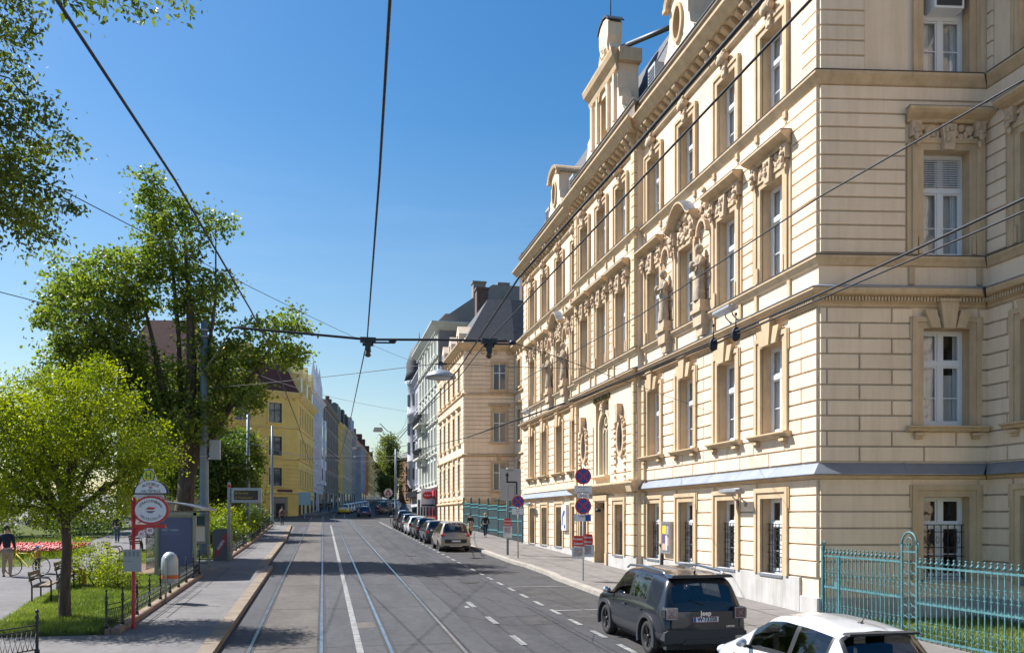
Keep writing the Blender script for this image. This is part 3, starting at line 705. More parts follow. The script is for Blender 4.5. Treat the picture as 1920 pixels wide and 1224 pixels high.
# niche statues either side of the curved windows
def statue(F, u, seed):
    q = random.Random(seed); mb = MB(F); z0 = 7.13
    mb.prism([(u - .30, 6.3), (u + .30, 6.3), (u + .34, 6.72), (u - .34, 6.72)], .0, .34); mb.prism([(u - .18, 5.98), (u + .18, 5.98), (u + .26, 6.3), (u - .26, 6.3)], 0, .26)
    mb.box((u - .36, 0, 6.72), (u + .36, .42, 6.84)); mb.box((u - .28, .0, 6.84), (u + .28, .36, 7.12))
    con = mb.build('statue_console', TAN2, hall, sub=base)
    mb = MB(F)                                                      # canopied niche
    for k in range(8):
        a0, a1 = math.pi * k / 8, math.pi * (k + 1) / 8; P = lambda a, r, d: (u + r * math.cos(a), d, 9.35 + r * 1.3 * math.sin(a))
        mb.quad(P(a0, .32, .03), P(a1, .32, .03), P(a1, .32, .22), P(a0, .32, .22)); mb.quad(P(a0, .32, .22), P(a1, .32, .22), P(a1, .40, .22), P(a0, .40, .22))
        mb.quad(P(a0, .40, .03), P(a0, .40, .22), P(a1, .40, .22), P(a1, .40, .03))
    relief(mb, u - .3, u + .3, 9.85, 10.3, .08, 12, .09, 0, seed); relief(mb, u - .12, u + .12, 10.3, 11.0, .08, 9, .08, 0, seed + 3)
    for sd in (-1, 1): mb.box((u + sd * .34, 0, 7.12), (u + sd * .42, .07, 9.35))
    mb.build('statue_niche', TAN2, hall, sub=base)
    mb = MB(F); n = 14; H = 1.62
    prof = [(.25, 0), (.26, .1), (.22, .45), (.19, .8), (.22, .98), (.16, 1.08), (.21, 1.28), (.20, 1.42), (.10, 1.50), (.075, 1.56)]
    rings = []
    for r, h in prof:
        ring = []
        for i in range(n):
            a = 2 * math.pi * i / n; f = 1 + (.10 * math.sin(5 * a + seed + h * 1.5) if h < 1.1 else .03)
            ring.append(mb.vv((u + math.cos(a) * r * f + .03 * math.sin(h * 3 + seed), .24 + math.sin(a) * r * .72 * f, z0 + h)))
        rings.append(ring)
    for k in range(len(rings) - 1):
        for i in range(n): j = (i + 1) % n; mb.face((rings[k][i], rings[k][j], rings[k + 1][j], rings[k + 1][i]), 0, True)
    mb.ball((u + .02, .28, z0 + 1.72), .125, 10, 0, sz=1.25); mb.ball((u + .01, .24, z0 + 1.71), .138, 10, 0, sz=1.2)
    mb.tube([(u - .2, .26, z0 + 1.38), (u - .27, .36, z0 + 1.12), (u - .02, .50, z0 + 1.12)], [.075, .065, .05], 7)
    mb.tube([(u + .2, .26, z0 + 1.38), (u + .27, .36, z0 + 1.08), (u + .03, .50, z0 + 1.0)], [.075, .065, .05], 7)
    mb.ball((u + .03, .50, z0 + 1.16), .10, 8, 0, sz=1.4, jit=.2)
    mb.build('statue', STONE, hall, sub=base)
for k, u in enumerate((26.22, 29.27, 42.62, 45.66)): statue(FS, u, k * 7 + 2)
# roof
mb = MB(); xr0, xr1 = 12.7, 14.3; pts = [(xr0, 15.0), (xr0, YE), (26, YE), (26, 15.0)]
mb.quad((xr0, YC - .2, 16.38), (xr0, YE, 16.38), (xr1, YE - 1.5, 20.4), (xr1, YC + 1.2, 20.4)); mb.quad((xr0, YE, 16.38), (26, YE, 16.38), (24, YE - 1.5, 20.4), (xr1, YE - 1.5, 20.4))
mb.quad((xr0, YC - .2, 16.38), (xr1, YC + 1.2, 20.4), (20, YC + .5, 20.4), (17.5, YC - .9, 16.38)); mb.quad((xr1, YC + 1.2, 20.4), (xr1, YE - 1.5, 20.4), (20, YE - 3, 21.6), (20, YC + 4, 21.6))
mb.quad((20, YC + 4, 21.6), (20, YE - 3, 21.6), (26, YE - 1.5, 20.4), (26, YC, 20.4)); mb.quad((26, YC, 16.38), (26, YE, 16.38), (26, YE - 1.5, 20.4), (26, YC, 20.4))
mb.box((12.35, YC, 16.30), (26, YE, 16.36)); mb.box((P_I[0] + .1, 8, 16.30), (26, YC, 16.36))
mb.box((26.02, 8, -3.4), (26.3, YE, 16.36)); mb.box((P_I[0] + .3, 7.8, -3.4), (26, 8, 16.36))
mb.build('roof', SLATE, hall, sub=base)
# roof gable
FG = frame(XF - .15, 0, 0, 1); mb = MB(FG); g0 = 36.3
def mir(pts): return [(g0 + x, z) for x, z in pts] + [(g0 - x, z) for x, z in pts[::-1]]
# gable body with arched opening, built as wall cells around it
OPN = (g0 - .45, g0 + .45, 16.9, 18.7)
wall_cells(mb, g0 - 1.75, g0 + 1.75, 16.36, 19.35, [OPN], .6)
for sd in (-1, 1): mb.quad((g0 + sd * 1.75, 0, 16.36), (g0 + sd * 1.75, -.95, 16.36), (g0 + sd * 1.75, -.95, 19.35), (g0 + sd * 1.75, 0, 19.35))
mb.quad((g0 - 1.75, -.95, 16.36), (g0 + 1.75, -.95, 16.36), (g0 + 1.75, -.95, 19.35), (g0 - 1.75, -.95, 19.35))
for sd in (-1, 1):
    for a, b in ((.62, .82), (1.42, 1.66)):
        mb.block(g0 + min(sd * a, sd * b), g0 + max(sd * a, sd * b), 16.9, 18.95, 0, .14, .02); 
    sc = [(1.752, 16.36), (2.95, 16.36), (3.0, 16.75), (2.6, 16.95), (2.35, 17.3), (2.4, 17.6), (2.0, 17.75), (1.90, 18.2), (1.752, 18.25)]
    P = [(g0 + sd * x, z) for x, z in sc]; mb.prism(P if sd > 0 else P[::-1], -.55, .02)
up = [(-.66, 19.95), (.66, 19.95), (.60, 20.35), (.46, 20.85), (.62, 21.2), (.62, 21.75), (.4, 21.98), (0, 22.08), (-.4, 21.98), (-.62, 21.75), (-.62, 21.2), (-.46, 20.85), (-.60, 20.35)]
mb.prism([(g0 + x, z) for x, z in up], -.62, .04)
for sd in (-1, 1): 
    P = [(g0 + sd * x, z) for x, z in [(.70, 19.95), (1.5, 19.95), (1.2, 20.05), (.9, 20.3), (.70, 20.75)]]; mb.prism(P if sd > 0 else P[::-1], -.4, .0)
relief(mb, g0 - .35, g0 + .35, 20.3, 20.95, .04, 14, .11, 0, 9)
mb.box((g0 - .45, -.61, 16.9), (g0 + .45, -.58, 18.7), 1)
mb.build('gable', [CREAM, TAN], hall, sub=base)
mb = MB(FG)
mb.mould(g0 - 1.82, g0 + 1.82, [(0, 19.0), (.1, 19.02), (.16, 19.3), (.34, 19.5), (.40, 19.72), (.40, 19.8), (0, 19.94)], 0, .6, .6)
for sd in (-1, 1): mb.T = frame(XF - .15, g0 + sd * 1.75, sd, 0) if False else FG
mb.box((g0 - 2.05, -1.0, 19.35), (g0 - 1.76, .0, 19.9)); mb.box((g0 + 1.76, -1.0, 19.35), (g0 + 2.05, .0, 19.9)); mb.box((g0 - 1.9, -1.0, 19.352), (g0 + 1.9, -.001, 19.93))
for k in range(12):
    a0, a1 = math.pi * k / 12, math.pi * (k + 1) / 12; P = lambda a, q, d: (g0 + (.47 + q) * math.cos(a), d, 18.7 + (.40 + q) * math.sin(a))
    mb.quad(P(a0, 0, .1), P(a1, 0, .1), P(a1, .14, .1), P(a0, .14, .1)); mb.quad(P(a0, .14, 0), P(a0, .14, .1), P(a1, .14, .1), P(a1, .14, 0)); mb.quad(P(a0, 0, 0), P(a1, 0, 0), P(a1, 0, .1), P(a0, 0, .1))
mb.build('gable_cornice', TAN, hall, sub=base)
mb = MB(FG)
mb.prism([(g0 + x * 1.12, z) for x, z in [(-.66, 21.77), (-.4, 22.02), (0, 22.13), (.4, 22.02), (.66, 21.77), (.66, 21.83), (.4, 22.10), (0, 22.20), (-.4, 22.10), (-.66, 21.83)]], -.68, .1)
mb.box((g0 - 1.9, -1.02, 19.942), (g0 + 1.9, -.05, 19.952)); mb.tube([(g0, -.3, 22.1), (g0, -.3, 24.5)], .025, 6)
mb.tube([(g0 - .55, -.45, 20.6), (g0 - 4.0, -2.1, 20.1)], .11, 8)
mb.build('gable_capping', mat('dark_zinc', (.07, .075, .08), .5, metal=.4), hall, sub=base)
# oval dormers
for u in (28.15, 44.6):
    mb = MB(FG); o = (u - .42, u + .42, 16.75, 18.1); oval_infill(mb, u, 17.42, .30, .56, o, 0)
    wall_cells(mb, u - .8, u + .8, 16.36, 18.35, [o], .3)
    for sd in (-1, 1): mb.quad((u + sd * .8, 0, 16.36), (u + sd * .8, -1.2, 16.36), (u + sd * .8, -1.2, 18.35), (u + sd * .8, 0, 18.35))
    for sd in (-1, 1):
        P = [(u + sd * x, z) for x, z in [(.802, 16.36), (1.35, 16.36), (1.25, 16.7), (1.0, 16.9), (.9, 17.3), (.802, 17.35)]]; mb.prism(P if sd > 0 else P[::-1], -.4, .0)
    mb.prism([(u + .8 * math.cos(math.pi * k / 10), 18.35 + .42 * math.sin(math.pi * k / 10)) for k in range(11)], -1.2, .0)
    dm = mb.build('dormer', CREAM, hall, sub=base)
    mb = MB(FG); ring_uz(mb, u, 17.42, .30, .56, .13, -.28, .09)
    for k in range(10):
        a0, a1 = math.pi * k / 10, math.pi * (k + 1) / 10; P = lambda a, q, d: (u + (.8 + q) * math.cos(a), d, 18.35 + (.42 + q) * math.sin(a))
        mb.quad(P(a0, -.02, .16), P(a1, -.02, .16), P(a1, .14, .2), P(a0, .14, .2)); mb.quad(P(a0, .14, .2), P(a1, .14, .2), P(a1, .14, -1.25), P(a0, .14, -1.25)); mb.quad(P(a0, -.02, 0), P(a1, -.02, 0), P(a1, -.02, .16), P(a0, -.02, .16))
    mb.box((u - 1.0, 0, 18.22), (u - .72, .2, 18.37)); mb.box((u + .72, 0, 18.22), (u + 1.0, .2, 18.37))
    mb.build('dormer_moulding', TAN, dm, sub=base)
    mb = MB(FG); mb.box((u - .42, -.29, 16.75), (u + .42, -.27, 18.1)); mb.build('pane', DGLASS, dm, sub=base)
for u in (31.2, 42.2, 47.0):
    mb = MB(FG); mb.box((u - .35, -.75, 16.4), (u + .35, -.2, 17.5)); 
    for k in range(7): mb.box((u - .3, -.2, 16.5 + k * .13), (u + .3, -.185, 16.58 + k * .13), 1)
    mb.build('roof_ventilator', [mat('light_metal', (.5, .52, .54), .5, metal=.3), CLAD], hall, sub=base)
# floodlights on brackets
for u, z in ((24.05, 6.15), (23.6, .62), (50.0, 6.2), (49.6, .60)):
    mb = MB(FS); 
    for q in (-.22, .22): mb.tube([(u + q, .05, z - .25), (u + q, .28, z - .02), (u + q, .30, z + .12)], .022, 6); mb.box((u + q - .03, .07, z - .32), (u + q + .03, .12, z - .15))
    mb.T = FS @ Tm(u, .42, z + .12) @ Matrix.Rotation(R(12), 4, 'X'); mb.box((-.55, -.14, -.04), (.55, .16, .05)); mb.tube([(-.56, .0, .06), (.56, 0, .06)], .05, 8)
    mb.build('floodlight', STEEL, hall, sub=base)
# rainwater pipe below the board
mb = MB(FS); mb.tube([(29.80, .12, -1.1), (29.80, .12, -2.5)], .05, 8); mb.tube([(29.80, .12, -1.1), (29.80, .12, -1.0)], .08, 8); mb.build('rainwater_pipe', CLAD, hall, sub=base)
# ------------------------------------------------------------ other buildings
def inset(pts, r):
    n = len(pts); out = []
    for i in range(n):
        p0, p1, p2 = Vector(pts[i - 1]), Vector(pts[i]), Vector(pts[(i + 1) % n])
        e1 = (p1 - p0).normalized(); e2 = (p2 - p1).normalized()
        n1 = Vector((e1.y, -e1.x)); n2 = Vector((e2.y, -e2.x))           # inward for clockwise polygons
        k = 1 + n1.dot(n2); v = (n1 + n2) / max(k, .2); out.append((p1 + v * r)[:])
    return out
def simple_window(name, mb_frame, w, h, root, base, F, u, z, tanm, glm, frm, style=0, depth=.25):
    key = ('s', style, round(w, 2), round(h, 2), tanm.name, frm.name)
    if key not in WPROTO:
        s = MB(); hw = w / 2; sb = .2
        for sd in (-1, 1): s.box((sd * hw, -.02, -.0), (sd * (hw + sb), .08, h))
        s.box((-hw - sb, -.02, h), (hw + sb, .09, h + sb)); s.box((-hw - .32, 0, -.16), (hw + .32, .2, -.001))
        if style == 1: s.mould(-hw - .35, hw + .35, [(0, h + .45), (.28, h + .6), (.28, h + .7), (0, h + .78)], 0, .2, .2); s.box((-hw - .1, 0, h + sb), (hw + .1, .05, h + .45))
        if style == 2: s.prism([(-.16, h + sb), (.16, h + sb), (.22, h + .6), (-.22, h + .6)], 0, .18)
        o = s.build('window', tanm); me1 = o.data; bpy.data.objects.remove(o)
        f = MB(); k = -depth + .04
        f.box((-hw, k - .05, 0), (-hw + .07, k, h)); f.box((hw - .07, k - .05, 0), (hw, k, h)); f.box((-hw + .07, k - .05, h - .07), (hw - .07, k, h)); f.box((-hw + .07, k - .05, 0), (hw - .07, k, .08))
        f.box((-.05, k - .05, .08), (.05, k, h - .07)); f.box((-hw + .07, k - .05, h * .63), (-.05, k, h * .63 + .08)); f.box((.05, k - .05, h * .63), (hw - .07, k, h * .63 + .08))
        o = f.build('sash', frm); me2 = o.data; bpy.data.objects.remove(o)
        g = MB(); g.box((-hw + .02, k - .04, .02), (hw - .02, k - .02, h - .02)); o = g.build('pane', glm); me3 = o.data; bpy.data.objects.remove(o)
        WPROTO[key] = (me1, me2, me3)
    me1, me2, me3 = WPROTO[key]
    o = link('window', me1, root, Tm(-base[0], -base[1], -base[2]) @ F @ Tm(u, 0, z)); link('sash', me2, o); link('pane', me3, o); return o
SKYGLASS = mat('sky_lit_glass', (.05, .065, .085), .08, spec=1.0)
def block(name, label, cat, pts, z0, z1, wallm, trimm, roofm, edges, cor=.5, roof=(2.2, 3.5), courses=None, strings=(), grp=None, frm=None, base_z=None, rfl=None):
    """pts: clockwise footprint. edges: {i: [(us, z, w, h, style), ...]}"""
    frm = frm or WHITE
    cx_ = sum(p[0] for p in pts) / len(pts); cy_ = sum(p[1] for p in pts) / len(pts); base = (cx_, cy_, z0)
    root = empty(name, base); tag(root, label, cat, grp)
    wl = MB(); tr = MB(); n = len(pts)
    for i in range(n):
        p0, p1 = pts[i], pts[(i + 1) % n]; L = math.hypot(p1[0] - p0[0], p1[1] - p0[1]); F = frame(p0[0], p0[1], p1[0] - p0[0], p1[1] - p0[1])
        wl.T = F; tr.T = F
        rows = edges.get(i)
        if rows is None:
            wl.quad((0, 0, z0 - 2), (L, 0, z0 - 2), (L, 0, z1), (0, 0, z1))
            tr.mould(0, L, [(0, z1 - cor), (cor * .5, z1 - cor * .6), (cor * .9, z1 - .12), (cor * .9, z1), (0, z1 + .05)], 0, 1, 1)
            continue
        ops = []
        for us, z, w, h, st in rows:
            for u in us: ops.append((u - w / 2, u + w / 2, z, z + h))
        wall_cells(wl, 0, L, z0 - 2, z1, ops, .25)
        if courses:
            for c0, c1, ch in courses: rustic(wl, .01, L - .01, c0, c1, ch, [(o[0] - .2, o[1] + .2, o[2] - .15, o[3] + .2) for o in ops], None, gap=.035, proud=.05)
        for us, z, w, h, st in rows:
            for u in us: simple_window('window', None, w, h, root, base, F, u, z, trimm, SKYGLASS, frm, st)
        tr.mould(0, L, [(0, z1 - cor), (cor * .5, z1 - cor * .6), (cor * .9, z1 - .12), (cor * .9, z1), (0, z1 + .05)], 0, 1, 1)
        k = int(L / 1.1)
        for q in range(k): u = L * (q + .5) / k; tr.box((u - .12, 0, z1 - cor - .25), (u + .12, cor * .35, z1 - cor - .001))
        for sz in strings: tr.mould(0, L, [(0, sz - .12), (.18, sz), (.18, sz + .1), (0, sz + .2)], 0, 1, 1)
    wl.build('wall', [wallm, trimm, JOINT], root, sub=base); tr.build('cornice', trimm, root, sub=base)
    if roof:
        a = inset(pts, -.05); b = inset(pts, roof[0]); rf = MB()
        A = [rf.vv((p[0], p[1], z1 + .06)) for p in a]; B = [rf.vv((p[0], p[1], z1 + .06 + roof[1])) for p in b]
        for i in range(n): j = (i + 1) % n; rf.face((A[i], A[j], B[j], B[i]))
        rf.face(B); rf.face(A[::-1])
        r = rf.build('roof', roofm, root, sub=base)
    return root, base
def extra(root, base, name, mb, mats, parent=None): return mb.build(name, mats, parent or root, sub=base)
BRICKR = mat('dark_brown_tiles', (.12, .045, .035), .8, var=.3, scale=2, bump=.3, bscale=6)
BRICK = mat('chimney_brick', (.14, .09, .075), .9, var=.3, scale=4)
# second wing of the hall across the forecourt
y0, y1 = 76.1, 93.6; us = [2.6, 5.8, 9.0, 12.2, 15.3]
us_side = [2.25]
P2 = [(12.4, y0), (12.4, y1), (34, y1), (34, y0 - 1.2), (16.9, y0 - .75)]
FL = [(-1.3 + .9, 1.0, 1.9, 0), (2.35, 1.15, 2.5, 2), (6.72, 1.15, 2.7, 1), (11.43, 1.15, 2.4, 0)]
b2, bb = block('town_hall_wing', 'cream four storey wing with dark hipped slate roof, beyond the green hoarding', 'building', P2, gz(76), 15.6, CREAM, TAN, SLATE,
    {0: [(us, z, w, h, s) for z, w, h, s in FL], 4: [([1.35], z, w, h, s) for z, w, h, s in FL]}, cor=.7, roof=(2.6, 4.6),
    courses=[(-1.0, 1.1, .43), (1.5, 5.4, .4), (6.7, 11.0, .4), (11.5, 14.6, .4)], strings=(1.2, 5.5, 11.0))
mb = MB(); mb.box((12.55, y0 + .2, 15.66), (33, y1 - .3, 16.2)); extra(b2, bb, 'parapet', mb, CREAM)
for u in (4.0, 9.0, 14.0):
    mb = MB(frame(12.45, y0, 0, 1)); mb.prism([(u - .8, 15.7), (u + .8, 15.7), (u + .8, 17.2), (u, 18.0), (u - .8, 17.2)], -1.6, .02); d = extra(b2, bb, 'dormer', mb, CREAM)
    mb = MB(frame(12.45, y0, 0, 1)); mb.box((u - .4, .02, 16.2), (u + .4, .05, 17.1)); extra(b2, bb, 'pane', mb, DGLASS, d)
for (x, y, s_, zz) in ((19.2, 79.0, .85, 24.6), (16.2, 88.0, .6, 23.6)):
    mb = MB(); mb.box((x - s_, y - .6, 19.5), (x + s_, y + .6, zz)); mb.box((x - s_ - .1, y - .7, zz), (x + s_ + .1, y + .7, zz + .25)); extra(b2, bb, 'chimney', mb, BRICK)
# rear range closing the forecourt
P3 = [(16.9, 52.5), (16.9, 75.3), (26, 75.3), (26, 52.5)]
b3, bb3 = block('rear_range', 'cream rear range with tan windows set back behind the green hoarding', 'building', P3, gz(60), 15.2, CREAM, TAN, SLATE,
    {0: [([2.2 + 3.1 * k for k in range(7)], z, w, h, s) for z, w, h, s in FL]}, cor=.6, roof=(2.0, 3.5), courses=[(1.5, 5.4, .4)], strings=(1.2, 5.5, 11.0))
# pale green house with balconies and shop front
PG = mat('pale_green_plaster', (.49, .515, .46), .85, var=.12, scale=.8, bump=.1, spec=.2)
PGT = mat('white_green_trim', (.60, .61, .56), .85, var=.12, scale=1.5, spec=.2)
y0, y1 = 93.7, 113.4; us = [2.0, 4.9, 7.8, 10.9, 14.0, 17.2]
P4 = [(12.35, y0), (12.35, y1), (30, y1), (30, y0)]
fl = [(4.0, 1.2, 2.3, 1), (7.7, 1.2, 2.3, 1), (11.3, 1.2, 2.3, 2), (14.8, 1.2, 2.2, 1), (18.2, 1.2, 1.9, 0)]
b4, bb4 = block('apartment_house', 'pale green stuccoed house with two black balconies and red shop front', 'building', P4, gz(94), 21.4, PG, PGT, BRICKR,
    {0: [(us, z, w, h, s) for z, w, h, s in fl]}, cor=.9, roof=(1.0, 1.2), strings=(3.3, 10.6, 17.6))
DARKG = mat('grey_party_wall', (.24, .225, .215), .9, var=.15, scale=.6)
mb = MB(); mb.prism([(12.6, 21.3), (18.5, 25.6), (23, 25.6), (30, 21.3)], y0 + .02, y1 - .5, 0, 'y'); 
mb.build('roof_ridge', BRICKR, b4, sub=bb4)
mb = MB(); mb.prism([(12.5, -.8), (12.5, 21.6), (18.5, 25.9), (23, 25.9), (30, 21.2), (30, -.8)], y0 - .08, y0 - .01, 0, 'y'); extra(b4, bb4, 'party_wall', mb, DARKG)
for x, w in ((17.2, .7), (20.0, .6)):
    mb = MB(); mb.box((x - w, y0 + 1, 24), (x + w, y0 + 2.2, 26.3)); mb.box((x - w - .1, y0 + .9, 26.3), (x + w + .1, y0 + 2.3, 26.5)); extra(b4, bb4, 'chimney', mb, DARKG)
F4 = frame(12.35, y0, 0, 1)
for z in (7.0, 13.6 - 2.6 + .1):
    mb = MB(F4); mb.prism([(9.3, z), (15.6, z), (15.6, z + .2), (9.3, z + .2)], 0, 1.15); mb.prism([(9.8, z - .9), (10.1, z - .9), (10.1, z), (9.8, z)], 0, .7); mb.prism([(14.8, z - .9), (15.1, z - .9), (15.1, z), (14.8, z)], 0, .7)
    bc = extra(b4, bb4, 'balcony', mb, PGT)
    mb = MB(F4); zz = z + .2
    for k in range(32): u = 9.35 + 6.2 * k / 31; mb.box((u - .03, 1.06, zz), (u + .03, 1.10, zz + 1.0))
    for d in np.linspace(.05, 1.05, 7):
        for u in (9.35, 15.55): mb.box((u - .02, d - .03, zz), (u + .02, d + .03, zz + 1.0))
    mb.box((9.3, 1.04, zz + 1.0), (15.6, 1.12, zz + 1.06)); mb.box((9.3, .02, zz + 1.0), (9.4, 1.04, zz + 1.06)); mb.box((15.5, .02, zz + 1.0), (15.6, 1.04, zz + 1.06)); extra(b4, bb4, 'railing', mb, IRON, bc)
    mb = MB(F4)
    for k in range(26): mb.ball((9.6 + .23 * k, .85, zz + .75 + .2 * rnd.random()), .2, 6, jit=.5)
    extra(b4, bb4, 'balcony_plants', mb, mat('balcony_green', (.03, .06, .02), .9), bc)
mb = MB(F4); mb.box((.3, .05, -.7), (8.0, .22, 3.05)); extra(b4, bb4, 'shop_front', mb, mat('maroon_front', (.20, .02, .025), .5))
mb = MB(F4); mb.box((8.2, .05, -.6), (12.0, .25, 3.05), 0); mb.box((12.2, .05, -.5), (19.4, .2, 3.0), 1); extra(b4, bb4, 'shop_front', mb, [mat('grey_front', (.10, .10, .11), .5), mat('pale_front', (.4, .4, .38), .6)])
for k in range(6):
    mb = MB(F4); u = 1.3 + k * 3.1; mb.box((u - .95, .26, .1), (u + .95, .29, 2.2)); extra(b4, bb4, 'shop_window', mb, DGLASS)
mb = MB(F4); mb.box((1.0, .22, 2.3), (7.2, .35, 2.95)); extra(b4, bb4, 'fascia_sign', mb, mat('pink_fascia', (.55, .05, .08), .5))
# grey corner house with round turret
GW = mat('blue_grey_plaster', (.42, .44, .50), .85, var=.1, scale=.8, spec=.2); GT = mat('pale_grey_trim', (.56, .57, .62), .85, var=.1, scale=1.5, spec=.2)
y0, y1 = 113.6, 128
P5 = [(13.0, y0), (13.2, y1), (30, y1), (30, y0)]
b5, bb5 = block('corner_house', 'tall blue grey corner house with round turret and dark pointed roof', 'building', P5, gz(114), 19.5, GW, GT, SLATE,
    {0: [([2.2, 5.4, 8.6, 11.8], z, 1.2, 2.2, s) for z, s in ((4.6, 0), (8.2, 1), (11.8, 1), (15.4, 0))]}, cor=.8, roof=(2.2, 4.6), strings=(3.8, 14.8))
mb = MB(); c = (13.9, 126.5)
mb.lathe([(1.35, gz(126) + 4), (1.35, 4.2), (1.75, 4.8), (1.75, 8.0), (1.85, 8.1), (1.75, 8.3), (1.75, 14.8), (1.95, 15.0), (1.75, 15.3), (1.75, 19.4), (2.2, 19.9)], 16, (c[0], c[1], 0)); tt = extra(b5, bb5, 'turret', mb, GT)
mb = MB(); mb.lathe([(2.2, 19.95), (1.9, 21.2), (1.9, 22.6), (1.2, 24.6), (.1, 26.0), (.05, 27.2)], 16, (c[0], c[1], 0)); extra(b5, bb5, 'turret_roof', mb, SLATE, tt)
for z in (5.4, 9.2, 12.0, 16.2):
    for a in (200, 240): 
        mb = MB(frame(c[0] + 1.76 * math.cos(R(a)), c[1] + 1.76 * math.sin(R(a)), math.sin(R(a)), -math.cos(R(a)))); mb.box((-.28, -.05, z), (.28, .03, z + 1.7)); extra(b5, bb5, 'pane', mb, SKYGLASS, tt)
F5 = frame(13.0, y0, 0, 1); mb = MB(F5); mb.box((.3, .02, 2.8), (14, .9, 3.5)); extra(b5, bb5, 'shop_canopy', mb, TRIM); mb = MB(F5); mb.box((.3, .02, 1.4), (14, .18, 2.79)); extra(b5, bb5, 'fascia_sign', mb, WSIGN)
for k in range(5):
    mb = MB(F5); u = 1.6 + 2.8 * k; mb.box((u - 1.1, .02, .1), (u + 1.1, .08, 1.38)); extra(b5, bb5, 'shop_window', mb, DGLASS)
# ---- yellow corner house on the left, its flank turned towards the park
YEL = mat('yellow_plaster', (.80, .57, .18), .85, var=.12, scale=.5, bump=.1, spec=.2); YT = mat('pale_yellow_trim', (.78, .60, .25), .85, var=.12, scale=1.2, spec=.2)
DKF = mat('dark_blue_frame', (.03, .045, .06), .5)
C0 = Vector((-3.4, 123.0)); dl = Vector((-.89, -.454)); dr_ = Vector((.10, .995))
LS, LR = 13.0, 19.0
q0 = C0 + dr_ * LR; q1 = C0; q2 = C0 + dl * LS; q3 = q2 + Vector((0, 1)) * 12; q4 = q0 + Vector((-14, 1))
P6 = [tuple(q0), tuple(q1), tuple(q2), tuple(q3), tuple(q4)]
zr = [(4.2, 2.5, 0), (8.4, 2.6, 0), (12.9, 2.7, 0)]
usf = [3.4, 8.2, 11.4]
b6, bb6 = block('corner_house', 'yellow corner house with dark brown mansard roof and street gables, behind the park trees', 'building', P6, gz(118), 17.2, YEL, YT, BRICKR,
    {0: [([2.4, 5.4, 8.4, 11.4, 14.4, 17.0], z, 1.1, h, s) for z, h, s in zr], 1: [(usf, z, 1.9, h, s) for z, h, s in zr]}, cor=.8, roof=(2.6, 5.2), courses=[(3.9, 7.6, .5)], strings=(3.2, 7.9, 12.2), frm=DKF)
F6 = frame(q1.x, q1.y, dl.x, dl.y)
for u in (8.2,):
    mb = MB(F6); mb.box((u - 2.2, -3, 17.26), (u + 2.2, .03, 22.0)); mb.prism([(u - 2.4, 22), (u + 2.4, 22), (u + 1.0, 23.4), (u - 1.0, 23.4)], -3, .1); g = extra(b6, bb6, 'roof_gable', mb, YEL)
    mb = MB(F6); 
    for sd in (-1, 1): mb.box((u + sd * 1.1 - .75, .03, 18.0), (u + sd * 1.1 + .75, .08, 21.4))
    extra(b6, bb6, 'pane', mb, SKYGLASS, g)
F60 = frame(q0.x, q0.y, -dr_.x, -dr_.y)
for k, u in enumerate((3.0, 9.5, 16.0)):
    mb = MB(F60); mb.box((u - 1.3, -2.4, 17.26), (u + 1.3, .05, 20.2)); mb.prism([(u - 1.5, 20.2), (u + 1.5, 20.2), (u + .9, 21.4), (u + .3, 22.4), (u - .3, 22.4), (u - .9, 21.4)], -2.4, .12); g = extra(b6, bb6, 'roof_gable', mb, YT)
    mb = MB(F60); mb.box((u - .7, .05, 17.9), (u + .7, .09, 19.8)); extra(b6, bb6, 'pane', mb, DGLASS, g)
mb = MB(F6); mb.box((1.6, .02, -.4), (3.8, .06, 2.7)); extra(b6, bb6, 'shop_window', mb, DGLASS); mb = MB(F6)
mb.box((5.5, .02, -.5), (12, .06, 2.6)); extra(b6, bb6, 'shop_window', mb, mat('pale_poster_glass', (.30, .32, .36), .3, var=.6, scale=1.3)); mb = MB(F6); mb.box((.9, .02, 3.35), (3.1, .06, 3.75)); extra(b6, bb6, 'street_name_plate', mb, mat('dark_red_plate', (.10, .02, .03), .5))
for u in (3, 8, 13, 17.5):
    mb = MB(F60); mb.box((u - 1.2, .02, 0), (u + 1.2, .06, 2.7)); extra(b6, bb6, 'shop_window', mb, mat('violet_dark_glass', (.04, .03, .06), .2))
mb = MB(F6); mb.prism([(-.2, .8), (1.6, .8), (1.6, 2.6), (-.2, 2.6)], 1.0, 1.1)
# ---- the row of houses further down the left side
row = [(19, 34, 19.5, 'tall pale grey house with white spires beside the yellow corner house', (.40, .40, .43), (.56, .56, .60), 5),
       (34, 66, 20.0, 'long brown grey house with pale shop front, left side of the street', (.19, .165, .14), (.22, .19, .16), 5),
       (66, 78, 18.6, 'narrow ochre yellow house with green copper roof block', (.52, .34, .10), (.55, .40, .16), 5),
       (78, 108, 19.0, 'beige grey house with dark gabled roof in the middle of the left row', (.34, .31, .25), (.42, .38, .30), 5),
       (108, 125, 19.5, 'grey rendered house with a bare side wall on the left row', (.24, .23, .245), (.30, .29, .30), 5),
       (125, 150, 16.5, 'blue grey house projecting slightly in the left row', (.27, .28, .33), (.36, .37, .41), 5),
       (150, 192, 18.5, 'orange brown house with dark brown roof far down the left row', (.42, .24, .12), (.50, .33, .18), 5),
       (192, 260, 17.5, 'light yellow house with many bays far down the left row', (.50, .38, .17), (.56, .46, .24), 5),
       (260, 352, 17.0, 'last yellow house before the trees at the end of the left row', (.46, .33, .15), (.52, .42, .24), 5)]
